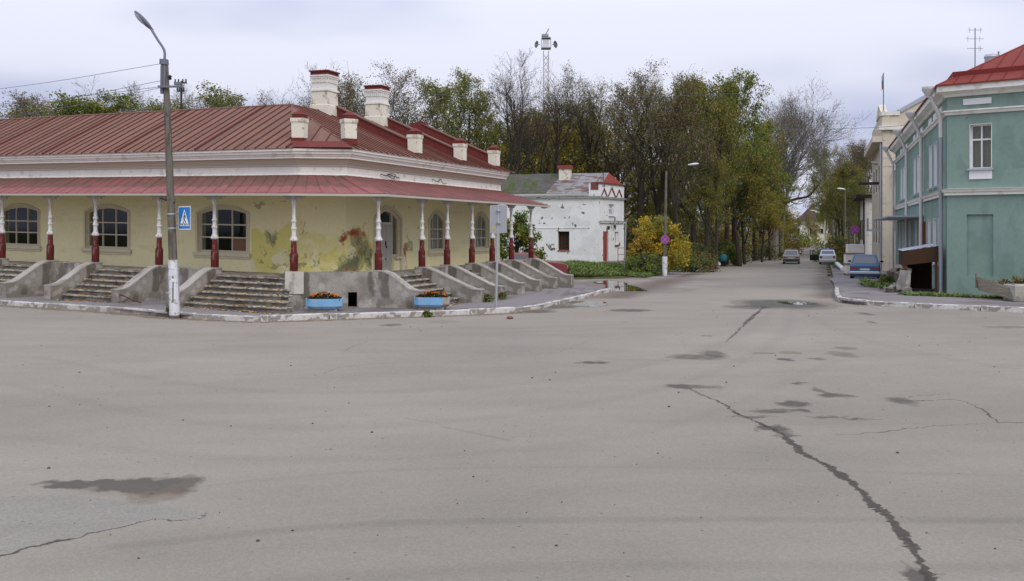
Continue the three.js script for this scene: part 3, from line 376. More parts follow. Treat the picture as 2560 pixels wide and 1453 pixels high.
{ // door with side lights and a fanlight under one arch
  const h = doorHole, [x0, x1, yb, ys, yc] = h, ring = wallShapeArch(h), door = part(shop, 'door_frame', inM(FR, [extr(ring, -0.2, -0.08, 14), box(2.48, 2.56, yb, archY(h, 2.52), -0.19, -0.09), box(3.42, 3.5, yb, archY(h, 3.46), -0.19, -0.09), box(2.56, 3.42, 2.82, 2.9, -0.19, -0.09), box(x0, 2.48, 1.55, 1.63, -0.19, -0.09), box(3.5, x1, 1.55, 1.63, -0.19, -0.09)]), M.wood);
  part(door, 'surround', inM(FR, [band(h, 0.15, 0.002, 0.05), band(h, 0.06, 0.051, 0.075)]), M.surround);
  part(door, 'plinth_panel', inM(FR, box(x0, 2.48, yb, 1.545, -0.3, -0.02)), M.plaster); part(door, 'plinth_panel', inM(FR, box(3.5, x1, yb, 1.545, -0.3, -0.02)), M.plaster);
  part(door, 'sill', inM(FR, cbox(3.5, x1 + 0.12, 1.46, 1.552, -0.02, 0.1, 0.015)), M.surround); part(door, 'sill', inM(FR, cbox(x0 - 0.12, 2.48, 1.46, 1.552, -0.02, 0.1, 0.015)), M.surround);
  for (const [a, b] of [[2.56, 2.987], [2.993, 3.42]]) part(door, 'door_leaf', inM(FR, [box(a, b, yb + 0.02, 2.82, -0.16, -0.11), box(a + 0.07, b - 0.07, 1.2, 1.8, -0.11, -0.095), box(a + 0.07, b - 0.07, 1.95, 2.7, -0.11, -0.095)]), M.doorWood);
  part(door, 'handle', inM(FR, box(2.95, 2.975, 2.0, 2.16, -0.11, -0.06)), M.rust); part(door, 'padlock', inM(FR, box(3.01, 3.06, 1.9, 1.98, -0.11, -0.07)), M.rust); part(door, 'latch', inM(FR, box(2.95, 2.98, 1.45, 1.5, -0.11, -0.08)), M.rust);
  part(door, 'pane', inM(FR, flatPane(poly2([[2.56, 2.9], [3.42, 2.9], ...steps(3.42, 2.56, 6).map((x) => [x, archY(h, x) - 0.06])]))), M.glass);
  for (const [a, b] of [[x0 + 0.06, 2.48], [3.5, x1 - 0.06]]) part(door, 'pane', inM(FR, flatPane(poly2([[a, 1.63], [b, 1.63], [b, archY(h, b) - 0.05], [a, archY(h, a) - 0.05]]))), M.glass);
}
function wallShapeArch(h) { const [x0, x1, yb, ys, yc] = h, m = (x0 + x1) / 2, s = new THREE.Shape(); s.moveTo(x0, yb); s.lineTo(x1, yb); s.lineTo(x1, ys); s.quadraticCurveTo(m, 2 * yc - ys, x0, ys); s.lineTo(x0, yb); s.holes.push(archShape(x0 + 0.06, x1 - 0.06, yb, ys - 0.02, yc - 0.06)); return s; }
// veranda floor and its front walls
const colPath = [go(C1, L, 27), C1, C2, go(C2, R, 15.6)], wallPath = [go(W1, L, LEN_L), W1, W2, go(W2, R, LEN_R)];
const FCL = frame(C1[0], 0, C1[1], -L[0], -L[1]), FCR = frame(C2[0], 0, C2[1], R[0], R[1]);
const cdir = [(C2[0] - C1[0]) / Math.hypot(C2[0] - C1[0], C2[1] - C1[1]), (C2[1] - C1[1]) / Math.hypot(C2[0] - C1[0], C2[1] - C1[1])], FCC = frame(C1[0], 0, C1[1], cdir[0], cdir[1]), LEN_C = Math.hypot(C2[0] - C1[0], C2[1] - C1[1]);
{ const tops = []; for (let i = 0; i < 3; i++) { const a = wallPath[i], b = wallPath[i + 1], c = colPath[i + 1], d = colPath[i]; tops.push(quad(V(d[0], FLOOR, d[1]), V(c[0], FLOOR, c[1]), V(b[0], FLOOR, b[1]), V(a[0], FLOOR, a[1]))); tops.push(quad(V(d[0], 0.8, d[1]), V(c[0], 0.8, c[1]), V(b[0], 0.8, b[1]), V(a[0], 0.8, a[1]))); } tops.push(inM(FCR, box(14.4, 15.6, -0.2, FLOOR - 0.01, -2.0, -0.03))); part(shop, 'veranda_floor', tops, M.concrete); }
const tL = [0, 3.42, 6.03, 9.24, 11.69, 14.46, 17.2, 20.2], tR = [0, 3.13, 5.22, 7.53, 9.65, 11.85, 14.36];
const BAY_L = [1, 0, 1, 0, 1, 0, 1], BAY_R = [1, 0, 1, 0, 1, 0];
for (let i = 0; i < 7; i++) if (!BAY_L[i]) part(shop, 'veranda_parapet', inM(FCL, cbox(-tL[i + 1] + 0.15, -tL[i] - 0.15, -0.3, 1.2, -0.22, 0.14, 0.02)), M.concrete);
for (let i = 0; i < 6; i++) if (!BAY_R[i]) part(shop, 'veranda_parapet', inM(FCR, cbox(tR[i] + 0.15, tR[i + 1] - 0.15, -0.3, 1.2, -0.22, 0.14, 0.02)), M.concrete);
{ const s = poly2([[0.25, -0.3], [LEN_C + 0.12, -0.3], [LEN_C + 0.12, 1.2], [0.25, 1.2]]); s.holes.push(poly2([[1.76, 0.02], [2.06, 0.02], [2.06, 0.52], [1.76, 0.52]])); part(shop, 'veranda_parapet', inM(FCC, extr(s, -0.2, 0.16)), M.concrete, 'stained concrete wall below the corner, with a vent hole'); }
// sloping cheek walls beside the stairs
function cheek(MM, x, run, wd = 0.34, foot = 0.46, back = -0.22) {
  const s = poly2([[back, -0.3], [back, 1.2], [0.22, 1.2], [0.5, 1.1], [run - 0.5, foot + 0.06], [run - 0.28, foot], [run, foot - 0.01], [run, -0.3]]), g = extr(s, -wd / 2, wd / 2); g.rotateY(-Math.PI / 2); g.translate(x, 0, 0);   // profile x becomes local z
  const cap = poly2([[back, 1.2], [0.22, 1.2], [0.5, 1.1], [run - 0.5, foot + 0.06], [run - 0.28, foot], [run + 0.01, foot - 0.01], [run + 0.01, foot + 0.03], [run - 0.27, foot + 0.045], [run - 0.48, foot + 0.11], [0.52, 1.15], [0.23, 1.245], [back, 1.245]]), cg = extr(cap, -wd / 2 - 0.012, wd / 2 + 0.012); cg.rotateY(-Math.PI / 2); cg.translate(x, 0.001, 0);
  const w = part(shop, 'stair_wall', inM(MM, uvm(g)), M.concrete); part(w, 'coping', inM(MM, uvm(cg)), M.concretePale); return w;
}
for (let i = 1; i < 8; i++) cheek(FCL, -tL[i] + (BAY_L[i] ? 0.05 : -0.05), 2.0);
tR.forEach((t, i) => cheek(FCR, t, i ? [0, 2.45, 2.35, 2.3, 2.25, 2.2, 2.1][i] : 1.72, 0.36, i ? 0.44 : 0.56));
{ const s = poly2([[-0.2, -0.3], [-0.2, 1.2], [0.16, 1.2], [0.62, 0.52], [0.62, -0.3]]), g = extr(s, -0.29, 0.29); g.rotateY(-Math.PI / 2); const c = extr(poly2([[-0.2, 1.2], [0.16, 1.2], [0.63, 0.5], [0.66, 0.52], [0.18, 1.23], [-0.2, 1.23]]), -0.3, 0.3); c.rotateY(-Math.PI / 2); const MM = FCC.clone().multiply(new THREE.Matrix4().makeTranslation(0.02, 0, 0)); const w = part(shop, 'stair_wall', inM(MM, uvm(g)), M.concrete); part(w, 'coping', inM(MM, uvm(c)), M.concretePale); }
// stairs: separate steps with worn nosings
function stairs(MM, x0, x1, skew = 0) {
  const st = part(shop, 'stairs', inM(MM, box(x0 + 0.02, x1 - 0.02, -0.3, -0.02, -0.1, 0.05)), M.concrete), n = 6, rise = FLOOR / n, tr = 0.3;
  for (let i = 0; i < n; i++) {
    const y = FLOOR - rise * i, z1 = 0.1 + tr * i, xr = x1 + skew * z1, z0 = i ? z1 - tr - 0.02 : -0.2;
    part(st, 'step', inM(MM, [box(x0, xr, -0.25, y - 0.062, i ? z0 : -0.2, z1 - 0.075)]), M.concrete); part(st, 'tread', inM(MM, cbox(x0, xr, y - 0.06, y - (i ? 0 : 0.003), z0 + (i ? 0.02 : 0.2), z1 + 0.02, 0.014)), M.tread);
  }
}
for (let i = 0; i < 7; i++) if (BAY_L[i]) stairs(FCL, -tL[i + 1] + 0.2, i ? -tL[i] - 0.2 : -0.2, i ? 0 : 0.72);
for (let i = 0; i < 6; i++) if (BAY_R[i]) stairs(FCR, tR[i] + 0.18, tR[i + 1] - 0.18);
// columns: red pedestal, white turned shaft, bracketed capital
const shaftG = lathe([[0.0, 0.97], [0.1, 0.97], [0.115, 0.99], [0.138, 1.01], [0.138, 1.05], [0.11, 1.08], [0.1, 1.12], [0.078, 1.17], [0.072, 1.32], [0.08, 1.36], [0.1, 1.38], [0.1, 1.42], [0.078, 1.45], [0.068, 1.52], [0.068, 1.6], [0.093, 1.62], [0.093, 1.66], [0.068, 1.69], [0.058, 1.85], [0.054, 2.2], [0.075, 2.23], [0.09, 2.3], [0.07, 2.36]], 14);
const baseG = lathe([[0, 0], [0.135, 0], [0.135, 0.54], [0.125, 0.57], [0.095, 0.64], [0.088, 0.97], [0, 0.97]], 8);
const capG = [lathe([[0.07, 2.34], [0.1, 2.4], [0.14, 2.45], [0.14, 2.52], [0, 2.52]], 12), box(-0.42, 0.42, 2.44, 2.52, -0.06, 0.06), box(-0.3, 0.3, 2.36, 2.438, -0.045, 0.045)];
const colR = rng(55);
function column(MM, x) { const ra = (colR() - 0.5) * 0.016, rb = (colR() - 0.5) * 0.012, mv = (g, l = 0) => inM(MM, at(g.clone().rotateZ(ra).rotateX(rb), x, 1.245 + l, 0)); const c = part(shop, 'column', mv(shaftG), M.columnWhite); part(c, 'pedestal', mv(baseG), M.columnRed); part(c, 'capital', capG.map((g) => mv(g)), M.capital); }
for (let i = 0; i < 8; i++) column(FCL, -tL[i]); tR.forEach((t) => column(FCR, t));
// canopy over the veranda: painted metal sheets on a timber plate
const eavePath = [go(C1, L, 27.3, N_L, 0.42)].concat((() => { const q = []; const nrm = [[N_L, [-cdir[1], cdir[0]], C1], [[-cdir[1], cdir[0]], N_R, C2]]; for (const [a, b, c] of nrm) { const mx = a[0] + b[0], mz = a[1] + b[1], k = 0.84 / (mx * mx + mz * mz); q.push([c[0] + mx * k, c[1] + mz * k]); } return q; })(), [go(C2, R, 15.95, N_R, 0.42)]);
M.canopy = std({ roughness: 0.88, map: makeTex(1024, 256, (u, v) => { const n = fbm(u * 24, v * 6, 431, 5, 0), e = 0.36 + 0.12 * Math.abs(((u * 26) % 1) - 0.35) + (fbm(u * 30, v * 4, 433, 4) - 0.5) * 0.22, pink = smooth(e + 0.02, e - 0.02, v); let c = mixc([0.135, 0.07, 0.053], [0.175, 0.096, 0.074], n); c = mixc(c, mixc([0.245, 0.09, 0.082], [0.285, 0.116, 0.106], n), pink); c = mixc(c, [0.24, 0.082, 0.072], smooth(0.58, 0.7, fbm(u * 12, v * 5, 437, 4)) * (1 - pink) * 0.7); return scl(c, 0.93 + 0.14 * fbm(u * 160, v * 40, 439, 2)); }) });
M.canopy.map.wrapT = THREE.ClampToEdgeWrapping;
M.canopyPink = std({ roughness: 0.88, map: makeTex(512, 256, (u, v) => { const n = fbm(u * 18, v * 6, 441, 5), s = smooth(0.5, 0.65, fbm(u * 10, v * 9, 443, 4)); return scl(mixc(mixc([0.205, 0.078, 0.068], [0.25, 0.104, 0.092], n), [0.155, 0.08, 0.064], s * 0.6), 0.94 + 0.12 * fbm(u * 90, v * 40, 445, 2)); }) });
const canopy = part(shop, 'canopy', [sweep(eavePath, [[0, 3.80], [0.02, 3.80], [0.02, 3.72], [-0.12, 3.72]], false)], M.capital);
part(canopy, 'plate', [sweep(colPath.map((p) => p), [[0.09, 3.76], [0.09, 3.86], [-0.09, 3.86], [-0.09, 3.76], [0.09, 3.76]])], M.surround);
{ const top = [4.56, 4.56], pr = rng(17); let un = 0;
  [[0, 58], [1, 6], [2, 34]].forEach(([s, n]) => { const a = wallPath[s], b = wallPath[s + 1], c = eavePath[s + 1], d = eavePath[s]; const len = Math.hypot(c[0] - d[0], c[1] - d[1]);
    for (let i = 0; i < n; i++) { const t0 = i / n, t1 = (i + 1) / n, l = 0.002 * (i % 2) + pr() * 0.006, lp = (p, q, t, y) => V(mix(p[0], q[0], t), y, mix(p[1], q[1], t)); const K = 4, list = []; const uv = [];
      for (let k = 0; k < K; k++) { const f = (t, v) => { const e = lp(d, c, t, 3.81 + l), w = lp(a, b, t, 4.56 + l); const q = e.clone().lerp(w, v); q.y -= 0.035 * Math.sin(Math.PI * v); return q; }; const A = f(t0, k / K), B = f(t1, k / K), C = f(t1, (k + 1) / K), D = f(t0, (k + 1) / K); list.push(A, B, C, A, C, D); const U = (t) => (un + t * len) / 12; for (const [t, v] of [[t0, k / K], [t1, k / K], [t1, (k + 1) / K], [t0, k / K], [t1, (k + 1) / K], [t0, (k + 1) / K]]) uv.push(U(t), v); }
      const g = tris(list); g.setAttribute('uv', new THREE.Float32BufferAttribute(uv, 2)); const e0 = lp(d, c, t1, 3.815 + l), w0 = lp(a, b, t1, 4.565 + l); e0.y += 0.0; const seam = bar(e0, w0, 0.006, 0.006, 3);
      part(canopy, 'sheet', [g, seam], s === 2 ? M.canopyPink : M.canopy); }
    un += len; });
  const soff = []; for (let s = 0; s < 3; s++) { const a = wallPath[s], b = wallPath[s + 1], c = eavePath[s + 1], d = eavePath[s]; soff.push(quad(V(d[0], 3.765, d[1]), V(c[0], 3.765, c[1]), V(b[0], 4.42, b[1]), V(a[0], 4.42, a[1]))); } part(canopy, 'soffit', soff, M.capital); }
// cornice mouldings
const wp = [wallPath[0], W1, W2, go(W2, R, LEN_R + 0.05)];
part(shop, 'frieze', sweep(wp, [[-0.1, 4.5], [0.06, 4.5], [0.06, 4.56], [0.03, 4.6], [0.03, 4.86], [-0.1, 4.86]]), M.trim);
part(shop, 'moulding', sweep(wp, [[-0.1, 4.862], [0.07, 4.862], [0.07, 4.93], [0.10, 4.932], [0.11, 4.98], [0.14, 4.985], [0.15, 5.04], [0.18, 5.045], [0.19, 5.12], [-0.1, 5.12]]), M.band);
part(shop, 'cornice', sweep(wp, [[-0.1, 5.122], [0.34, 5.122], [0.34, 5.19], [0.37, 5.2], [0.38, 5.26], [0.43, 5.27], [0.45, 5.36], [0.49, 5.37], [0.50, 5.455], [-0.1, 5.455]]), M.trim);
part(shop, 'broken_bracket', [inM(FR, tube([V(2.3, 4.72, 0.08), V(2.6, 4.68, 0.14), V(2.9, 4.74, 0.1), V(3.3, 4.68, 0.12), V(3.7, 4.66, 0.1)], 0.018)), inM(FR, tube([V(2.75, 4.74, 0.12), V(2.95, 4.62, 0.13), V(3.25, 4.62, 0.12), V(3.4, 4.74, 0.1), V(3.1, 4.78, 0.12), V(2.75, 4.74, 0.12)], 0.014))], M.iron);
part(shop, 'broken_bracket', inM(FR, tube([V(6.6, 4.74, 0.08), V(7.0, 4.66, 0.15), V(7.3, 4.8, 0.1), V(7.5, 4.62, 0.12), V(7.9, 4.64, 0.1)], 0.015)), M.iron);
part(shop, 'loose_strip', inM(FC, [box(1.3, 1.36, 4.3, 4.52, 0.12, 0.14)]), M.trim);
// roof: standing-seam sheets on three slopes
const E1 = [-7.73, -32.43], E2 = [-5.64, -32.38], A = V(-8.96, 7.6, -37.33), EAVE = 5.47;
const eL = go(E1, L, 25.6, N_L, 0.06), eR = go(E2, R, 15.3, N_R, 0.06), e1 = V(E1[0], EAVE, E1[1] + 0.05), e2 = V(E2[0] + 0.03, EAVE, E2[1] + 0.05), rL = V(A.x + L[0] * 22, A.y, A.z + L[1] * 22), rR = V(A.x + R[0] * 11.5, A.y, A.z + R[1] * 11.5);
const roofG = [tris([V(eL[0], EAVE - 0.02, eL[1]), e1, A, V(eL[0], EAVE - 0.02, eL[1]), A, rL, e1, e2, A, e2, V(eR[0], EAVE - 0.02, eR[1]), rR, e2, rR, A].map((v) => v.clone().add(V(0, -0.03, 0))))];
{ const bl = go([A.x, A.z], L, 23, N_L, -4.0), al = go([A.x, A.z], L, -3, N_L, -4.0), br = go([A.x, A.z], R, 11.5, N_R, -5), ar = go([A.x, A.z], R, -3, N_R, -5); roofG.push(tris([A, V(al[0], EAVE, al[1]), V(bl[0], EAVE, bl[1]), A, V(bl[0], EAVE, bl[1]), rL].map((v) => v.clone()))); roofG.push(tris([A, rR, V(br[0], EAVE, br[1]), A, V(br[0], EAVE, br[1]), V(ar[0], EAVE, ar[1])])); }
const roof = part(shop, 'roof', roofG, M.roof);
function clipU(poly, u, keepGreater) { const out = []; for (let i = 0; i < poly.length; i++) { const a = poly[i], b = poly[(i + 1) % poly.length], ia = keepGreater ? a[0] >= u : a[0] <= u, ib = keepGreater ? b[0] >= u : b[0] <= u; if (ia) out.push(a); if (ia !== ib) { const t = (u - a[0]) / (b[0] - a[0]); out.push([u, mix(a[1], b[1], t)]); } } return out; }
function seamRoof(parent, corners, O, Udir, step0, mat, seamMat, seed, every = 0, off = 0) {   // cut a slope into sheets along Udir, each with a folded seam
  const U = Udir.clone().normalize(), e = corners.map((c) => c.clone().sub(O)); let n = V(0, 0, 0); for (let i = 1; i < e.length - 1; i++) n.add(e[i].clone().sub(e[0]).cross(e[i + 1].clone().sub(e[0]))); n.normalize(); if (n.y < 0) n.negate(); const Vv = n.clone().cross(U).normalize(); if (Vv.y < 0) Vv.negate();
  const pl = e.map((c) => [c.dot(U), c.dot(Vv)]), u0 = Math.min(...pl.map((p) => p[0])), u1 = Math.max(...pl.map((p) => p[0])), r = rng(seed), to = (p, h = 0) => O.clone().addScaledVector(U, p[0]).addScaledVector(Vv, p[1]).addScaledVector(n, h);
  for (let u = u0 - off, k = 0, step = step0 * (0.88 + 0.24 * r()); u < u1; u += step, k++, step = step0 * (0.88 + 0.24 * r())) {
    let q = clipU(pl, Math.max(u, u0), true); if (q.length < 3) continue; q = clipU(q, Math.min(u + step, u1), false); if (q.length < 3) continue;
    const lift = r() * 0.008, mt = Array.isArray(mat) ? mat[Math.floor(r() * mat.length)] : mat, t = []; for (let i = 1; i < q.length - 1; i++) t.push(to(q[0], lift), to(q[i], lift), to(q[i + 1], lift)); part(parent, 'roof_sheet', tris(t), mt);
    const edge = q.filter((p) => Math.abs(p[0] - Math.min(u + step, u1)) < 1e-4).sort((a, b) => a[1] - b[1]); if (edge.length >= 2 && u + step < u1 - 0.02) { const a = edge[0], b = edge[edge.length - 1], w = every && k % every === 0 ? 0.035 : 0.014, h = every && k % every === 0 ? 0.075 : 0.045, B = (p, du, hh) => to([p[0] + du, p[1]], hh); SEAMS.push([B(a, -w, 0), B(a, -w, h), B(b, -w, h), B(b, -w, 0)], [B(a, w, 0), B(a, w, h), B(b, w, h), B(b, w, 0)], [B(a, -w, h), B(a, w, h), B(b, w, h), B(b, -w, h)], [B(a, -w, 0), B(a, w, 0), B(a, w, h), B(a, -w, h)]); }
  }
}
let SEAMS = []; const flushSeams = (parent, mat) => { part(parent, 'seams', SEAMS.map((q) => quad(...q)), mat); SEAMS = []; };
seamRoof(roof, [V(eL[0], EAVE, eL[1]), e1, A, rL], e1, V(L[0], 0, L[1]), 0.46, [M.roof, M.roof, M.roofB, M.roofC], M.seam, 21, 9, 0.2);
seamRoof(roof, [e1, e2, A], e1, e2.clone().sub(e1), 0.62, [M.roof, M.roof, M.roofB, M.roofC], M.seam, 22);
seamRoof(roof, [e2, V(eR[0], EAVE, eR[1]), rR, A], e2, V(R[0], 0, R[1]), 0.44, [M.roof, M.roof, M.roofB, M.roofC], M.seam, 23);
flushSeams(roof, M.seam);
part(roof, 'ridge_cap', [bar(A, rL, 0.05, 0.05, 6), bar(A, rR, 0.05, 0.05, 6), bar(e1, A, 0.028, 0.028, 5), bar(e2, A, 0.028, 0.028, 5)], M.roof);
part(roof, 'gutter_flashing', [quad(e1.clone().add(V(0.0, 0.03, 0.02)), e2.clone().add(V(0, 0.03, 0.02)), e2.clone().lerp(A, 0.12).add(V(0, 0.05, 0)), e1.clone().lerp(A, 0.12).add(V(0, 0.05, 0)))], M.redPaint);
// fire walls running down the right-hand slope, each ending in a small white pier
const slopeH = (A.y - EAVE), right = (t, w, y) => { const p = go([-5.95, -31.67], R, t, N_R, -w); return V(p[0], y, p[1]); };
const slopeY = (w) => EAVE + slopeH * clamp(w / 4.93);
[[6.89, 4.5], [11.26, 4.5], [15.2, 4.7]].forEach(([t, wTop], i) => {
  const z = 0.13, prof = [[0.95, 0.05], [0.95, 0.5], [wTop, 0.5], [wTop, -0.05]], pts = []; const P4 = (dt, w, h) => right(t + dt, w, slopeY(w) + h);
  const q = []; const f = (a, b, c, d) => q.push(a, b, c, a, c, d); const h = i === 2 ? 0.5 : 0.46;
  f(P4(-z, 0.9, -0.1), P4(-z, wTop, -0.1), P4(-z, wTop, h), P4(-z, 0.9, h)); f(P4(z, 0.9, -0.1), P4(z, wTop, -0.1), P4(z, wTop, h), P4(z, 0.9, h)); f(P4(-z, 0.9, -0.1), P4(z, 0.9, -0.1), P4(z, 0.9, h), P4(-z, 0.9, h)); f(P4(-z, wTop, -0.1), P4(z, wTop, -0.1), P4(z, wTop, h), P4(-z, wTop, h)); f(P4(-z, 0.9, h), P4(z, 0.9, h), P4(z, wTop, h), P4(-z, wTop, h));
  const fw = part(shop, 'fire_wall', tris(q), M.redPaint); const cp = []; const g2 = (a, b, c, d) => cp.push(a, b, c, a, c, d), o = z + 0.06; g2(P4(-o, 0.85, h + 0.01), P4(o, 0.85, h + 0.01), P4(o, wTop + 0.05, h + 0.01), P4(-o, wTop + 0.05, h + 0.01)); g2(P4(-o, 0.85, h + 0.01), P4(-o, wTop + 0.05, h + 0.01), P4(-o, wTop + 0.05, h - 0.05), P4(-o, 0.85, h - 0.05)); g2(P4(o, 0.85, h + 0.01), P4(o, wTop + 0.05, h + 0.01), P4(o, wTop + 0.05, h - 0.05), P4(o, 0.85, h - 0.05)); part(fw, 'coping', tris(cp), M.roof);
  if (i === 2) part(fw, 'gable_head', inM(frame(right(t, 4.9, 0).x, 0, right(t, 4.9, 0).z, N_R[0], N_R[1]), extr(poly2([[-0.5, 7.3], [0.5, 7.3], [0.35, 8.08], [0.05, 8.12], [-0.6, 8.0]]), -0.14, 0.14)), M.redPaint);
});
function pier(x, z, ang, y0, y1) { const MM = frame(x, 0, z, Math.cos(ang), Math.sin(ang)), s = 0.235, tap = (y, k) => [[-s * k, -s * k], [s * k, -s * k], [s * k, s * k], [-s * k, s * k]].map(([a, b]) => V(a, y, b)); const rings = [tap(y0, 0.94), tap(y1 - 0.18, 0.98), tap(y1 - 0.12, 1.1), tap(y1, 1.12)], q = []; for (let k = 0; k < 3; k++) for (let i = 0; i < 4; i++) { const a = rings[k][i], b = rings[k][(i + 1) % 4], c = rings[k + 1][(i + 1) % 4], d = rings[k + 1][i]; q.push(a, b, c, a, c, d); }
  const p = part(shop, 'parapet_pier', inM(MM, tris(q)), M.flake); const cap = new THREE.CylinderGeometry(0.05, s * 1.42, 0.16, 4); cap.rotateY(Math.PI / 4); part(p, 'cap', inM(MM, [box(-s * 0.92, s * 0.92, y1 + 0.001, y1 + 0.13, -s * 0.92, s * 0.92), at(uvm(cap), 0, y1 + 0.211, 0)]), M.redPaint); part(p, 'flashing', inM(MM, box(-s * 1.02, s * 1.02, y0 - 0.05, y0 + 0.17, -s * 1.02, s * 1.02)), M.redPaint); }
{ const p1 = P(749, 350, 33.25), p2 = P(872, 352, 33.3); pier(p1.x, p1.z, 0.12, 5.72, 6.6); pier(p2.x, p2.z, -0.5, 5.72, 6.6); }
for (const t of [6.89, 11.26, 15.2]) { const p = right(t, 0.75, 0); pier(p.x, p.z, Math.atan2(R[1], R[0]), 5.62, 6.55); }
// two tall chimneys on the ridge
function chimney(t, lean) { const p = right(t, 4.93, 0), MM = frame(p.x, 0, p.z, R[0], R[1]), s = 0.46, rings = [[7.0, 0.45], [7.85, 0.445], [7.88, 0.41], [8.45, 0.40]].map(([y, k]) => [[-k, -k], [k, -k], [k, k], [-k, k]].map(([a, b]) => V(a, y, b))), q = []; for (let k = 0; k < 3; k++) for (let i = 0; i < 4; i++) { const a = rings[k][i], b = rings[k][(i + 1) % 4], c = rings[k + 1][(i + 1) % 4], d = rings[k + 1][i]; q.push(a, b, c, a, c, d); }
  const c = part(shop, 'chimney', inM(MM, tris(q)), M.flake); part(c, 'band', inM(MM, [box(-0.44, 0.44, 8.45, 8.53, -0.44, 0.44), box(-0.39, 0.39, 8.532, 8.99, -0.39, 0.39), box(-0.44, 0.44, 8.992, 9.07, -0.44, 0.44), box(-0.47, 0.47, 9.072, 9.13, -0.47, 0.47)]), M.trim); for (let k = 0; k < 8; k++) for (const [ax, s2] of [[0, 1], [0, -1], [1, 1], [1, -1]]) { const o = -0.35 + k * 0.1; part(c, 'dentil', inM(MM, ax ? box(s2 > 0 ? 0.392 : -0.43, s2 > 0 ? 0.43 : -0.392, 8.81, 8.98, o - 0.03, o + 0.03) : box(o - 0.03, o + 0.03, 8.81, 8.98, s2 > 0 ? 0.392 : -0.43, s2 > 0 ? 0.43 : -0.392)), M.trim); }
  part(c, 'cap', inM(MM, [box(-0.43, 0.43, 9.132, 9.27, -0.43, 0.43), box(-0.475, 0.475, 9.272, 9.33, -0.475, 0.475)]), M.redPaint); }
chimney(6.5); chimney(10.9);
// bent iron rail end by the left stairs
single('bent_iron_rail', [tube([P(300, 737, 31.2), P(312, 741, 31), P(330, 750, 30.6), P(352, 757, 30.2)], 0.022), bar(P(322, 746, 30.8), P(306, 756, 30.7), 0.016)], M.rust, 'bent rusty iron rail leaning on the stair wall left of lamp post', 'rail');
// ---------------------------------------------------------------- the white house
M.limewash = std({ bumpMap: fineBump, bumpScale: 0.008, map: makeTex(1024, 512, (u, v) => { const n = fbm(u * 12, v * 6, 501, 5), f = fbm(u * 90, v * 45, 503, 2), fl = fbm(u * 26 + 3, v * 13, 505, 5) + 0.25 * (fbm(u * 5, v * 3, 507, 3) - 0.5), e = smooth(0.725, 0.74, fl), d = smooth(0.755, 0.77, fl); let c = mixc([0.74, 0.74, 0.72], [0.82, 0.82, 0.80], n); c = mixc(c, [0.62, 0.61, 0.58], smooth(0.56, 0.72, fbm(u * 9, v * 5, 509, 5)) * 0.5); c = mixc(c, [0.40, 0.37, 0.33], e * 0.85); c = mixc(c, [0.11, 0.095, 0.085], d * 0.9); return scl(c, 0.95 + 0.1 * f); }, true, [10, 5]) });
M.oldTin = std({ roughness: 0.6, metalness: 0.25, map: makeTex(512, 512, (u, v) => { const n = fbm(u * 8, v * 8, 511, 5), r = smooth(0.5, 0.64, fbm(u * 7 + 2, v * 22, 513, 5)); return mixc(mixc([0.18, 0.175, 0.17], [0.31, 0.30, 0.29], n), [0.14, 0.075, 0.055], r * 0.85); }, true, [4, 4]) });
M.slate = std({ map: makeTex(1024, 512, (u, v) => { const n = fbm(u * 20, v * 10, 521, 5), f = fbm(u * 100, v * 50, 523, 2), m = smooth(0.4, 0.62, fbm(u * 16 + 1, v * 9, 525, 6) * 0.6 + 0.4 * fbm(u * 4, v * 3, 527, 3)); return scl(mixc(mixc([0.07, 0.066, 0.057], [0.12, 0.112, 0.098], n), [0.065, 0.082, 0.024], m * 0.92), 0.75 + 0.5 * f); }, true, [9, 4.5]) });
M.redDoor = std({ color: lin(0.27, 0.06, 0.048), roughness: 0.6, bumpMap: fineBump, bumpScale: 0.003 });
M.maroon = std({ color: lin(0.19, 0.07, 0.06), roughness: 0.85 });
M.rail = std({ color: lin(0.26, 0.07, 0.055), roughness: 0.6 });
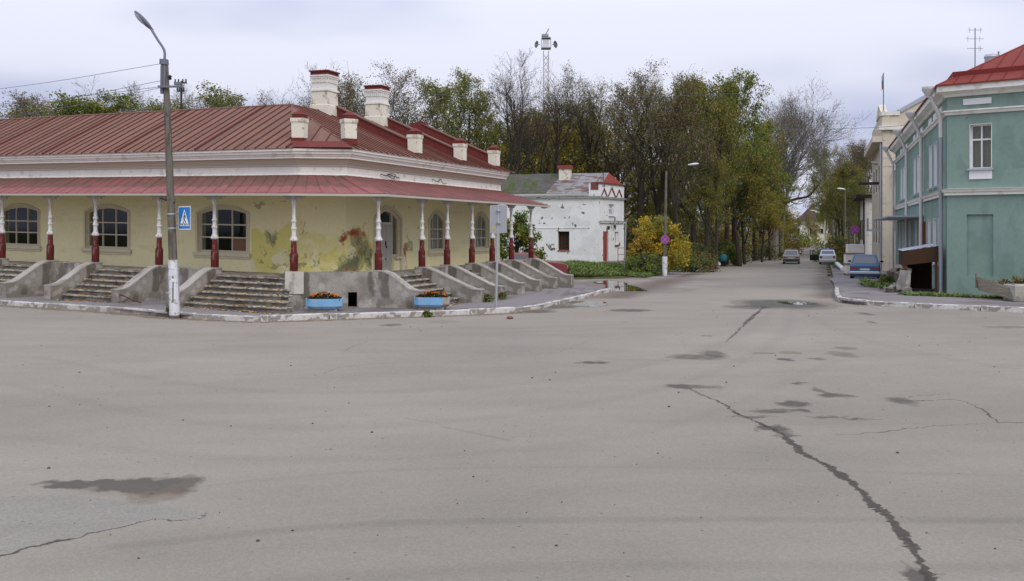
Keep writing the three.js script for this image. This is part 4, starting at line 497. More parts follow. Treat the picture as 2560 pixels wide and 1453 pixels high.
{
  const o = [6.25, -66], LD = [-0.965, -0.262], RD = [0.476, -0.88], FW = frame(o[0], 0, o[1], -LD[0], -LD[1]), FG = frame(o[0], 0, o[1], RD[0], RD[1]), len = 13, wid = 4.85;
  const h = thing('white_house', 'whitewashed two-storey house with flaking walls, mossy roof and zigzag parapet', 'house', V(o[0], 0, o[1]));
  const win = [-3.02, -2.18, 1.12, 2.5];
  const rect = ([a, b, c, d]) => poly2([[a, c], [b, c], [b, d], [a, d]]), holed = (x0, x1, y0, y1, hs) => { const s = poly2([[x0, y0], [x1, y0], [x1, y1], [x0, y1]]); s.holes.push(...hs.map(rect)); return s; };
  part(h, 'wall', inM(FW, extr(holed(-len, 0, -0.4, 5.1, [win]), -0.4, 0)), M.limewash, 'long flaking white wall with one dark window');
  const door = [0.75, 1.75, 0.35, 2.5], w2 = [1.85, 2.85, 3.68, 4.5], w3 = [3.0, 3.75, 1.5, 2.46];
  part(h, 'wall', inM(FG, extr(holed(0, wid, -0.4, 5.95, [door, w2, w3]), -0.4, -0.002)), M.limewash, 'narrow entrance front of the white house');
  part(h, 'back_wall', [inM(FW, box(-len, 0, -0.4, 5.1, -4.9, -4.6)), inM(FW, box(-len, -len + 0.3, -0.4, 5.1, -4.6, -0.4)), inM(FG, box(wid - 0.3, wid, -0.4, 5.9, -5, -0.4))], M.limewash);
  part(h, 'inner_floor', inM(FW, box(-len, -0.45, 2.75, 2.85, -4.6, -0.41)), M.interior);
  part(h, 'parapet', inM(FW, [box(-0.75, -0.002, 5.12, 5.95, -0.4, -0.004)]), M.limewash);
  part(h, 'cornice', [sweep([go(o, LD, len), o, go(o, RD, wid + 0.05)], [[-0.1, 4.86], [0.05, 4.86], [0.08, 4.9], [0.2, 4.94], [0.2, 4.975], [-0.1, 4.975]])], M.limewash); part(h, 'cornice_flashing', [sweep([go(o, LD, len), o, go(o, RD, wid + 0.06)], [[-0.08, 4.978], [0.22, 4.978], [0.22, 5.0], [-0.08, 5.03]])], M.iron);
  part(h, 'upper_moulding', [sweep([go(o, LD, len), go(o, LD, 0.78)], [[-0.05, 5.1], [0.06, 5.1], [0.1, 5.24], [-0.05, 5.24]])], M.limewash);
  part(h, 'string_course', [inM(FG, box(0.02, wid + 0.06, 3.1, 3.2, 0.001, 0.1)), inM(FG, box(-0.06, wid + 0.08, 3.202, 3.23, 0.001, 0.14))], M.limewash); part(h, 'string_course', inM(FG, box(-0.05, wid + 0.07, 3.232, 3.25, 0.002, 0.15)), M.iron); part(h, 'ledge', inM(FW, box(-12, -0.9, 2.72, 2.77, 0.001, 0.03)), M.limewash);
  part(h, 'parapet_coping', [inM(FG, box(-0.1, wid + 0.12, 5.952, 6.05, -0.5, 0.1)), inM(FW, box(-0.6, -0.05, 5.5, 6.03, 0.0, 0.03))], M.maroon);
  [[0.35, 1.45, 0.58], [1.6, 3.1, 0.72], [3.2, 4.4, 0.6]].forEach(([a, b, hh]) => { const m = (a + b) / 2; part(h, 'zigzag_moulding', inM(FG, [[a, m], [b, m]].map(([p, q]) => { const s = p < q ? 1 : -1; return extr(poly2([[p, 5.06], [p + 0.09 * s, 5.06], [q, 5.06 + hh - 0.11], [q, 5.06 + hh]]), 0.0, 0.07); })), M.maroon); });
  // roof: mossy slate on most, patched tin by the entrance, red hip
  const eY = 5.25, rY = 6.85, ridge = (x) => V(x, rY, -2.5), ev = (x, y = eY, z = 0.12) => V(x, y, z);
  const rf = part(h, 'roof', inM(FW, tris([ev(-len), ev(-3.9), ridge(-3.2), ev(-len), ridge(-3.2), ridge(-len)])), M.slate, 'grey mossy roof slope'); part(rf, 'back_slope', inM(FW, tris([ridge(-len), ridge(0.3), V(1.2, 5.9, -4.9), ridge(-len), V(1.2, 5.9, -4.9), V(-len, eY, -5.2)])), M.slate);
  [[-3.9, -2.4], [-2.4, -0.85]].forEach(([a, b]) => part(rf, 'tin_sheet', inM(FW, [quad(ev(a), ev(b), ridge(b + 0.75), ridge(a + 0.7)), bar(ev(b, eY + 0.02), ridge(b + 0.75), 0.03)]), M.oldTin));
  part(rf, 'tin_sheet', inM(FW, quad(ev(-0.85, eY, 0.0), V(0.2, 6.06, -0.8), ridge(0.3), ridge(-0.1))), M.oldTin);
  part(rf, 'red_hip', inM(FW, [tris([V(0.15, 6.06, -0.7), V(0.72, 6.06, -2.75), ridge(0.3)]), tris([V(0.72, 6.06, -2.75), V(1.2, 5.9, -4.9), ridge(0.3)])]), M.redDoor); part(rf, 'gable_end', inM(FW, tris([ev(-len), ridge(-len), V(-len, eY, -5)])), M.limewash);
  const ch = part(h, 'chimney', inM(FW, [box(-3.3, -2.45, 6.3, 7.15, -2.2, -1.6)]), M.flake); part(ch, 'cap', inM(FW, box(-3.4, -2.35, 7.152, 7.4, -2.3, -1.5)), M.redDoor); part(h, 'roof_pipe', inM(FW, bar(V(0.1, 6.2, -1.2), V(0.1, 7.6, -1.2), 0.035)), M.iron);
  const wn = part(h, 'window', inM(FW, [extr(holed(win[0], win[1], win[2], win[3], [[win[0] + 0.06, win[1] - 0.06, win[2] + 0.06, win[3] - 0.06]]), -0.35, -0.25)]), M.rust, 'brown boarded window opening'); part(wn, 'sill', inM(FW, box(win[0] - 0.04, win[1] + 0.04, win[2] - 0.06, win[2] - 0.001, -0.3, 0.06)), M.redDoor); part(wn, 'boarding', inM(FW, [0, 1, 2, 3].map((k) => box(win[0] + 0.06 + k * 0.18, win[0] + 0.225 + k * 0.18, win[2] + 0.06, win[3] - 0.06, -0.34, -0.31))), std({ color: lin(0.05, 0.03, 0.02) }));
  const u = part(h, 'window', inM(FG, [extr(holed(...w2, [[w2[0] + 0.1, 2.3, w2[2] + 0.08, 4.15], [2.4, w2[1] - 0.1, w2[2] + 0.08, 4.15], [w2[0] + 0.1, 2.3, 4.22, 4.42], [2.4, w2[1] - 0.1, 4.22, 4.42]]), -0.22, -0.12)]), M.white, 'small upper window with white bars'); part(u, 'sill', inM(FG, box(w2[0] - 0.08, w2[1] + 0.08, w2[2] - 0.08, w2[2] - 0.001, -0.1, 0.08)), M.white); for (let k = 0; k < 4; k++) part(u, 'bar', inM(FG, box(2.0 + k * 0.22, 2.05 + k * 0.22, w2[2] + 0.05, 4.15, -0.1, -0.07)), M.white); part(u, 'pane', inM(FG, box(w2[0] + 0.05, w2[1] - 0.05, w2[2] + 0.04, w2[3] - 0.04, -0.18, -0.175)), M.glass);
  const g3 = part(h, 'window', inM(FG, extr(holed(...w3, [[w3[0] + 0.08, w3[1] - 0.25, w3[2] + 0.08, w3[3] - 0.06]]), -0.3, -0.12)), M.white, 'narrow dark ground floor window'); part(g3, 'sill', inM(FG, box(w3[0] - 0.06, w3[1] + 0.06, w3[2] - 0.1, w3[2] - 0.001, -0.1, 0.1)), M.redDoor); part(g3, 'pane', inM(FG, box(w3[0] + 0.06, w3[1] - 0.2, w3[2] + 0.05, w3[3] - 0.05, -0.2, -0.195)), M.glass);
  // red door standing open towards the camera
  const dl = part(h, 'door', inM(FG, box(door[0], door[1], door[2], door[3], -0.32, -0.28)), M.black); const FD = frame(go(o, RD, 0.75, [0.88, 0.476], 0.03)[0], 0, go(o, RD, 0.75, [0.88, 0.476], 0.03)[1], 0.62, 0.02 / 0.62); const FD2 = frame(go(o, RD, 1.05, [0.88, 0.476], 0.05)[0], 0, go(o, RD, 1.05, [0.88, 0.476], 0.05)[1], Math.cos(0.35), -Math.sin(-0.35) * -1);
  part(dl, 'door_leaf', inM(FD2, [box(-0.5, 0.1, 0.3, 2.5, 0.0, 0.06), box(-0.43, 0.03, 0.45, 1.3, 0.061, 0.075), box(-0.43, 0.03, 1.45, 2.35, 0.061, 0.075)]), M.redDoor, 'open red metal door leaf');
  for (const [x, y] of [[1.5, 2.72], [2.7, 2.8]]) part(h, 'wall_lantern', inM(FG, [at(lathe([[0, 0], [0.05, 0.02], [0.09, 0.2], [0.11, 0.22], [0, 0.32]], 6), x, y - 0.12, 0.14), box(x - 0.015, x + 0.015, y + 0.1, y + 0.16, 0, 0.14)]), M.iron);
  part(h, 'notice', inM(FW, box(-0.28, -0.02, 1.55, 1.95, 0.002, 0.015)), M.trim); part(h, 'notice', inM(FG, box(2.05, 2.5, 1.85, 2.3, 0.002, 0.015)), M.trim);
  const st = part(h, 'porch_step', inM(FG, [box(0.4, 2.6, -0.4, 0.33, 0.0, 1.0), box(2.6, 3.2, -0.4, 0.12, 0, 1)]), M.concrete);
  const rails = []; for (const z of [0.95]) { rails.push(bar(V(1.2, 1.28, z), V(2.5, 1.28, z), 0.025), bar(V(2.5, 1.28, z), V(5.4, 0.35, z), 0.025), bar(V(1.2, 0.8, z), V(2.5, 0.8, z), 0.022), bar(V(2.5, 0.8, z), V(5.2, -0.05, z), 0.022)); for (const x of [1.25, 2.5, 3.6]) rails.push(bar(V(x, 0, z), V(x, x > 3 ? 0.9 : 1.28, z), 0.025)); } part(h, 'handrail', inM(FG, rails), M.rail);
}
// ---------------------------------------------------------------- the green building on the right
M.green = std({ bumpMap: fineBump, bumpScale: 0.004, map: makeTex(1024, 512, (u, v) => { const n = fbm(u * 14, v * 7, 531, 5), f = fbm(u * 100, v * 50, 533, 2), s = smooth(0.48, 0.7, fbm(u * 22, v * 5, 535, 5)); return scl(mixc(mixc([0.205, 0.292, 0.25], [0.23, 0.318, 0.275], n), [0.18, 0.255, 0.215], s * 0.7), 0.95 + 0.1 * f); }, true, [10, 5]) });
M.cream = std({ bumpMap: fineBump, bumpScale: 0.004, map: makeTex(512, 512, (u, v) => { const n = fbm(u * 10, v * 10, 541, 5), s = smooth(0.6, 0.7, fbm(u * 6, v * 12, 543, 5)); return mixc(mixc([0.60, 0.53, 0.41], [0.66, 0.59, 0.47], n), [0.5, 0.43, 0.33], s * 0.5); }, true, [8, 8]) });
M.redRoof = std({ roughness: 0.85, map: makeTex(512, 512, (u, v) => { const n = fbm(u * 10, v * 10, 551, 5); return mixc([0.18, 0.038, 0.028], [0.225, 0.052, 0.038], n); }, true, [5, 5]) });
M.redSeam = std({ roughness: 0.6, color: lin(0.19, 0.03, 0.025) });
M.pipe = std({ color: lin(0.56, 0.55, 0.52), roughness: 0.6, bumpMap: fineBump, bumpScale: 0.002 });
M.pipeGrey = std({ color: lin(0.30, 0.315, 0.33), roughness: 0.55, metalness: 0.3 });
{
  const o = [17.7, -37.4], SD = [0.322, -0.947], CD = [0.80, 0.60], len = 29, cl = 3.9, FS = frame(o[0], 0, o[1], -SD[0], -SD[1]), FK = frame(o[0], 0, o[1], CD[0], CD[1]), H = 8.2;   // street facade runs to local x = -len
  const b = thing('green_building', 'two-storey green plastered building with white mouldings and red metal roof', 'building', V(o[0], 0, o[1]));
  const e = go(o, CD, cl), D2 = [0.985, 0.17], e2 = go(e, D2, 14), FE = frame(e[0], 0, e[1], D2[0], D2[1]), far = go(o, SD, len);
  const rect = ([a, x, c, d]) => poly2([[a, c], [x, c], [x, d], [a, d]]), holed = (x0, x1, y0, y1, hs) => { const s = poly2([[x0, y0], [x1, y0], [x1, y1], [x0, y1]]); s.holes.push(...hs.map(rect)); return s; };
  const up = [], dn = []; for (const c of [-4.2, -12.2, -21.5]) for (let k = -1; k <= 1; k++) up.push([c + k * 2.0 - 0.55, c + k * 2.0 + 0.55, 4.55, 6.55]); for (const x of [-2.6, -4.6, -6.8, -11.5, -13.6, -17.5, -20, -22.4, -25]) dn.push([x - 0.55, x + 0.55, 1.05, 3.1]);
  part(b, 'wall', inM(FS, extr(holed(-len, 0, -1.2, H, [...up, ...dn]), -0.45, 0)), M.green, 'long green street front');
  const cw = [0.84, 1.62, 5.05, 6.82], rec = [0.72, 1.68, 0.75, 3.22];
  part(b, 'wall', inM(FK, extr(holed(0, cl, -1.0, H, [cw, rec]), -0.4, -0.003)), M.green, 'green corner front'); part(b, 'blind_niche', inM(FK, box(rec[0] - 0.05, rec[1] + 0.05, rec[2] - 0.05, rec[3] + 0.05, -0.2, -0.1)), M.green);
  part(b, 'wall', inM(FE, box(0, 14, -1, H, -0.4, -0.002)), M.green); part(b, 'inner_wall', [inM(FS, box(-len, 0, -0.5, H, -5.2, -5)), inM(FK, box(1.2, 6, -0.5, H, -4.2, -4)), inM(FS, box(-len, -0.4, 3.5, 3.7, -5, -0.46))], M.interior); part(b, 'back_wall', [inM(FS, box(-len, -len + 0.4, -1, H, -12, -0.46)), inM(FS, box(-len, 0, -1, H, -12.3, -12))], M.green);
  const path = [far, o, e, e2].map((p) => p);
  part(b, 'belt_course', sweep(path, [[-0.02, 4.0], [0.1, 4.0], [0.1, 4.1], [0.16, 4.13], [0.2, 4.22], [0.24, 4.25], [-0.02, 4.27]]), M.trim); part(b, 'upper_moulding', sweep(path, [[-0.02, 7.25], [0.06, 7.25], [0.1, 7.35], [0.16, 7.38], [0.16, 7.43], [-0.02, 7.45]]), M.trim);
  part(b, 'cornice', sweep(path, [[-0.02, 7.98], [0.1, 7.98], [0.16, 8.08], [0.4, 8.18], [0.4, 8.42], [-0.02, 8.42]]), M.trim);
  for (const c of [-4.2, -12.2, -21.5]) for (let k = -1; k <= 1; k++) part(b, 'attic_panel', inM(FS, box(c + k * 2 - 0.6, c + k * 2 + 0.6, 7.58, 7.83, 0.0, 0.04)), M.white); part(b, 'attic_panel', inM(FK, box(0.6, 1.62, 7.62, 7.86, 0.0, 0.05)), M.white);
  const wnd = (MM, h4, deep, n) => { const [x0, x1, y0, y1] = h4, m = (x0 + x1) / 2, t = mix(y0, y1, 0.66), w = part(b, 'window', inM(MM, extr(holed(x0, x1, y0, y1, [[x0 + 0.06, m - 0.03, y0 + 0.06, t - 0.03], [m + 0.03, x1 - 0.06, y0 + 0.06, t - 0.03], [x0 + 0.06, m - 0.03, t + 0.04, y1 - 0.06], [m + 0.03, x1 - 0.06, t + 0.04, y1 - 0.06]]), deep - 0.08, deep)), M.white); for (const [a, c, d, f] of [[x0 + 0.05, m - 0.02, y0 + 0.05, t], [m + 0.02, x1 - 0.05, y0 + 0.05, t], [x0 + 0.05, m - 0.02, t + 0.03, y1 - 0.05], [m + 0.02, x1 - 0.05, t + 0.03, y1 - 0.05]]) part(w, 'pane', inM(MM, box(a, c, d, f, deep - 0.045, deep - 0.04)), M.glass); part(w, 'reveal', inM(MM, [box(x0 - 0.012, x0 + 0.004, y0, y1, deep - 0.1, 0.012), box(x1 - 0.004, x1 + 0.012, y0, y1, deep - 0.1, 0.012), box(x0, x1, y1 - 0.004, y1 + 0.012, deep - 0.1, 0.012)]), M.white); part(w, 'sill', inM(MM, box(x0 - 0.08, x1 + 0.08, y0 - 0.07, y0 + 0.004, deep, 0.12)), M.galv); return w; };
  up.forEach((q) => wnd(FS, q, -0.1)); dn.forEach((q) => wnd(FS, q, -0.12));
  { const w = wnd(FK, cw, -0.22); part(w, 'apron', inM(FK, box(cw[0] - 0.02, cw[1] + 0.02, cw[2] - 0.42, cw[2] - 0.072, 0.0, 0.04)), M.white); part(w, 'curtain', inM(FK, sweep(steps(cw[0], cw[1], 24).map((x, k) => [x, -0.36 + 0.03 * Math.sin(k * 1.7)]), [[0, cw[2]], [0, cw[3]]], false)), std({ color: lin(0.34, 0.27, 0.19) })); }
  part(b, 'door', inM(FS, box(-9.55, -8.45, 0.05, 3.0, 0.0, 0.08)), M.redRoof, 'red entrance door');
  // downpipes with hopper heads
  for (const [x, z] of [[-0.35, 0.2], [-8.6, 0.2], [-17.2, 0.2], [-28.3, 0.2]]) { const dp = part(b, 'downpipe', inM(FS, [bar(V(x, 6.4, z), V(x, 7.2, z), 0.085), bar(V(x, 7.2, z), V(x, 8.1, 0.6), 0.085)]), M.pipe); part(dp, 'hopper', inM(FS, [at(lathe([[0.085, 8.05], [0.1, 8.11], [0.26, 8.36], [0.26, 8.5], [0.22, 8.5], [0.08, 8.15]], 10), x, 0, 0.66)]), M.pipe); part(dp, 'lower_pipe', inM(FS, [bar(V(x, 0, z), V(x, 6.4, z), 0.085)]), x === -0.35 ? M.pipeGrey : M.pipe); }
  // roof
  const inset = (p, a, c) => [p[0] + a[0] * c, p[1] + a[1] * c], nS = [0.947, 0.322].map((v) => v), eaveP = (() => { const n1 = [-0.947, -0.322].map((v, i) => [SD[1], -SD[0]][i]); const q = [[SD[1], -SD[0]], [-CD[1], CD[0]], [-D2[1], D2[0]]]; const mt = (a, c, p) => { const mx = a[0] + c[0], mz = a[1] + c[1], k = 0.88 / (mx * mx + mz * mz); return [p[0] + mx * k, p[1] + mz * k]; }; return [[far[0] + q[0][0] * 0.44, far[1] + q[0][1] * 0.44], mt(q[0], q[1], o), mt(q[1], q[2], e), [e2[0] + q[2][0] * 0.44, e2[1] + q[2][1] * 0.44]]; })();
  const Y = 8.43, pk = V(o[0] + 6.9, 11.6, o[1] - 4.6), rs = V(far[0] + 5.8, 11.6, far[1] + 2), re = V(e2[0], 11.6, e2[1] - 6), q = eaveP.map(([x, z]) => V(x, Y, z)), rf = part(b, 'roof', tris([q[0], q[1], pk, q[0], pk, rs, q[1], q[2], pk, q[2], q[3], re, q[2], re, pk].map((v) => v.clone().add(V(0, -0.03, 0)))), M.redRoof);
  seamRoof(rf, [q[0], q[1], pk, rs], q[1], q[0].clone().sub(q[1]), 0.62, M.redRoof, M.redSeam, 31); seamRoof(rf, [q[1], q[2], pk], q[1], q[2].clone().sub(q[1]), 0.62, M.redRoof, M.redSeam, 32); seamRoof(rf, [q[2], q[3], re, pk], q[2], q[3].clone().sub(q[2]), 0.62, M.redRoof, M.redSeam, 33); flushSeams(rf, M.redSeam);
  part(rf, 'eave_edge', [sweep(eaveP, [[0.0, 8.4], [0.03, 8.4], [0.03, 8.46], [0, 8.46]], false)], M.redRoof); part(rf, 'ridge_cap', [bar(q[1], pk, 0.05), bar(q[2], pk, 0.05)], M.redRoof);
  part(rf, 'snow_rail', (() => { const out = []; for (const [a, c] of [[q[0], q[1]], [q[1], q[2]], [q[2], q[3]]]) { const p1 = a.clone().lerp(pk, 0.13).add(V(0, 0.06, 0)), p2 = c.clone().lerp(pk, 0.13).add(V(0, 0.06, 0)); if (a === q[0]) p1.copy(a).lerp(rs, 0.13).add(V(0, 0.06, 0)); if (c === q[3]) p2.copy(c).lerp(re, 0.13).add(V(0, 0.06, 0)); out.push(quad(p1, p2, p2.clone().add(V(0, 0.2, 0)), p1.clone().add(V(0, 0.2, 0)))); } return out; })(), M.redSeam);
  part(rf, 'roof_vent', [at(lathe([[0.3, 0], [0.3, 0.7], [0.34, 0.72], [0.3, 0.85], [0, 0.9]], 8), P(2478, 160, 45).x, P(2478, 160, 45).y - 0.4, -45)], M.galv);
  // the low porch roof over the shop entrances
  part(b, 'porch_canopy', inM(FS, [box(-27, -9.2, 3.25, 3.33, 0.02, 1.6)]), M.galv);
  // antennas on the roof
  const mast = (px, py0, py1, d, els) => { const a = P(px, py1, d), t = P(px, py0, d), m = single('roof_antenna', [bar(a, t, 0.03, 0.025), ...els.map(([y, w, l]) => [bar(P(px - w, y, d), P(px + w, y, d), 0.012), ...l.map((k) => bar(V(P(px + k, y, d).x, P(px, y, d).y - 0.16, -d), V(P(px + k, y, d).x, P(px, y, d).y + 0.16, -d), 0.009))]).flat()], M.wire, els.length > 3 ? 'short comb-shaped aerial near the green building ridge' : 'tall thin television aerial above the green building', 'antenna'); return m; };
  mast(2438, 70, 250, 52, [[75, 18, [-14, 14]], [97, 22, [-18, 12]], [121, 20, [10, 14]]]); mast(2497, 128, 180, 48, [[132, 5, []], [138, 5, []], [144, 5, []], [150, 5, []], [156, 5, []]]);
}
// ---------------------------------------------------------------- the cream building behind it
{
  const o = P(2206, 0, 70), O = [o.x, -70], SD = [0.322, -0.947], FG2 = frame(O[0], 0, O[1], 0.985, 0.17), FS2 = frame(O[0], 0, O[1], -SD[0], -SD[1]), b = thing('cream_building', 'tall cream plastered building with quoins and flag behind the green one', 'building', V(O[0], 0, O[1]));
  part(b, 'gable_wall', inM(FG2, extr(poly2([[0, -1.5], [9, -1.5], [9, 14.9], [7.6, 14.9], [4.2, 13.1], [1.3, 11.5], [0, 11.3]]), -0.5, 0)), M.cream); part(b, 'stone_panel', inM(FG2, box(0.9, 3.2, 2.55, 4.5, 0.0, 0.05)), std({ color: lin(0.36, 0.26, 0.13), bumpMap: fineBump, bumpScale: 0.02 }));
  part(b, 'roof_edge', inM(FG2, [extr(poly2([[1.3, 11.5], [4.2, 13.1], [7.6, 14.9], [7.6, 15.2], [4.1, 13.4], [1.3, 11.8]]), -6, 0.12)]), M.galv); part(b, 'corner_cornice', inM(FG2, [box(-0.3, 1.6, 10.2, 10.5, -0.4, 0.3), box(-0.1, 1.25, 11.3, 11.6, -0.5, 0.1)]), M.trim);
  part(b, 'street_wall', inM(FS2, box(-16, 0, -1.5, 11.6, -0.5, 0.002)), M.cream); part(b, 'street_cornice', inM(FS2, box(-16, 0.1, 9.3, 9.75, 0, 0.7)), M.cream);
  part(b, 'street_gable', inM(FS2, extr(poly2([[-7, 11.6], [-0.2, 11.6], [-3.6, 12.6]]), -0.4, 0.1)), M.cream);
  for (let k = 0; k < 14; k++) part(b, 'quoin', inM(FG2, box(0.02, k % 2 ? 0.55 : 0.8, 0.6 + k * 0.68, 1.1 + k * 0.68, 0.0, 0.04)), M.cream);
  for (const [x, y] of [[-3, 5.6], [-7, 5.6], [-11, 5.6], [-3, 1.4], [-7, 1.4], [-11, 1.4]]) { const w = part(b, 'window', inM(FS2, [box(x - 0.7, x + 0.7, y, y + 2.2, 0.003, 0.05)]), M.trim); part(w, 'pane', inM(FS2, box(x - 0.55, x + 0.55, y + 0.15, y + 2.05, 0.051, 0.06)), M.black); }
  part(b, 'wall_lamp', inM(FG2, [box(0.9, 1.25, 7.0, 7.15, 0, 0.5), box(1.15, 1.35, 6.5, 6.98, 0.3, 0.6)]), M.pipeGrey); part(b, 'awning', inM(FS2, [box(-3.4, -0.6, 6.2, 6.3, 0.05, 1.6)]), M.iron); part(b, 'downpipe', inM(FS2, [bar(V(-0.15, -1, 0.12), V(-0.15, 9.3, 0.12), 0.08)]), M.galv);
  part(b, 'balcony', inM(FS2, [box(-2.4, -0.2, 2.5, 2.65, 0.05, 1.0), box(-2.4, -0.2, 2.65, 3.5, 0.95, 1.0)]), M.pipeGrey); part(b, 'banner', inM(FS2, box(-0.75, -0.35, 4.6, 6.3, 0.1, 0.14)), M.redDoor);
  const fp = P(2209, 270, 70.2), ft = P(2209, 182, 70.2); const fl = thing('flagpole', 'thin flagpole with limp tricolour flag on cream building roof', 'flagpole', V(fp.x, fp.y - 0.6, fp.z)); part(fl, 'pole', bar(V(fp.x, fp.y - 0.6, fp.z), ft, 0.04, 0.03), M.wire); [[0.0, lin(0.35, 0.35, 0.38)], [0.33, lin(0.06, 0.07, 0.16)], [0.66, lin(0.2, 0.04, 0.05)]].forEach(([k, c]) => part(fl, 'flag_stripe', quad(V(ft.x - 0.04, ft.y - 0.05 - k * 1.15, ft.z), V(ft.x - 0.18 + k * 0.04, ft.y - 0.35 - k * 1.0, ft.z + 0.05), V(ft.x - 0.17, ft.y - 0.75 - k * 1.0, ft.z + 0.08), V(ft.x - 0.04, ft.y - 0.45 - k * 1.15, ft.z)), std({ color: c })));
  // next house down the street, of which the pale edge shows
  const n = go(O, SD, 17), FN = frame(n[0] - 0.6, 0, n[1], -SD[0], -SD[1]), nb = thing('street_house', 'narrow pale house with dark eaves beyond the cream building', 'house', V(n[0], 0, n[1])); part(nb, 'wall', inM(FN, [box(-12, 0, -2, 5.6, -8, 0)]), M.trim); part(nb, 'roof', inM(FN, extr(poly2([[-12.4, 5.6], [0.4, 5.6], [0.4, 5.9], [-12.4, 5.9]]), -8, 0.8)), M.iron); for (const x of [-3, -6.5, -10]) part(nb, 'window', inM(FN, box(x - 0.6, x + 0.6, 1.6, 3.6, 0.002, 0.05)), M.black);
  part(nb, 'downpipe', inM(FN, bar(V(-0.3, -1.5, 0.1), V(-0.3, 5.5, 0.1), 0.07)), M.iron);
}
// tower-like house with brown pyramid roof at the far end of the street
{
  const c = P(2031, 0, 290), b = thing('far_tower_house', 'pale house with brown pyramid roof at the far end of street', 'house', V(c.x, -1.6, c.z)); const w = 3.6;
  part(b, 'wall', box(c.x - w, c.x + w, -2, 5.4, c.z - w, c.z + w), M.cream); const r = new THREE.ConeGeometry(w * 1.65, 5.3, 4); r.rotateY(Math.PI / 4); part(b, 'roof', at(uvm(r), c.x, 8.0, c.z), std({ color: lin(0.075, 0.05, 0.042) })); part(b, 'wing', box(c.x - 7.5, c.x - w - 0.02, -2, 4.4, c.z - 2, c.z + 4), M.limewash); part(b, 'eaves', box(c.x - 7.8, c.x - w - 0.01, 4.41, 4.8, c.z - 2.4, c.z + 4.4), M.galv); for (const x of [-6, -2, 1.4]) part(b, 'window', box(c.x + x, c.x + x + 0.8, 1.5, 3, c.z + (x < -3 ? 4 : w), c.z + (x < -3 ? 4.06 : w + 0.06)), M.black);
}
// ---------------------------------------------------------------- street furniture and small things
M.poleConcrete = std({ bumpMap: fineBump, bumpScale: 0.006, map: makeTex(256, 512, (u, v) => { const n = fbm(u * 6, v * 20, 601, 5), s = smooth(0.52, 0.64, fbm(u * 8, v * 8, 603, 5)); return mixc(mixc([0.125, 0.11, 0.09], [0.20, 0.18, 0.155], n), [0.09, 0.075, 0.055], s * 0.7); }, true, [0.8, 3]) });
M.poleWhite = std({ bumpMap: fineBump, bumpScale: 0.004, map: makeTex(256, 512, (u, v) => { const n = fbm(u * 6, v * 12, 611, 5), s = smooth(0.6, 0.7, fbm(u * 10, v * 20, 613, 5)); return mixc(mixc([0.62, 0.62, 0.63], [0.74, 0.74, 0.76], n), [0.3, 0.27, 0.24], s * 0.75); }, true, [1, 2]) });
M.paper = std({ color: lin(0.62, 0.64, 0.72), roughness: 0.8 });
function taperPost(p, q, r0, r1, n = 4) { const d = q.clone().sub(p), l = d.length(), g = new THREE.CylinderGeometry(r1, r0, l, n); g.rotateY(Math.PI / 4); g.translate(0, l / 2, 0); g.applyQuaternion(new THREE.Quaternion().setFromUnitVectors(V(0, 1, 0), d.normalize())); g.translate(p.x, p.y, p.z); return uvm(g.toNonIndexed()); }
M.lampGlass = std({ color: lin(0.45, 0.47, 0.5), roughness: 0.3 });
function lampHead(parent, p, dir, s = 1, mat = M.galv) {     // cobra-head lantern pointing along dir
  const g = new THREE.SphereGeometry(1, 14, 10); g.scale(0.15 * s, 0.085 * s, 0.4 * s); g.translate(0, 0, 0.32 * s); const lens = new THREE.SphereGeometry(1, 12, 6, 0, Math.PI * 2, Math.PI / 2, Math.PI / 2); lens.scale(0.125 * s, 0.1 * s, 0.28 * s); lens.translate(0, -0.015 * s, 0.4 * s); const neck = new THREE.CylinderGeometry(0.05 * s, 0.045 * s, 0.22 * s, 8); neck.rotateX(Math.PI / 2);
  const Q = new THREE.Matrix4().lookAt(V(0, 0, 0), dir.clone().negate(), V(0, 1, 0)); Q.setPosition(p); const h = part(parent, 'lamp_head', [plain(g), plain(neck)].map((x) => x.applyMatrix4(Q)), mat); part(h, 'lens', plain(lens).applyMatrix4(Q), M.lampGlass); return h;
}
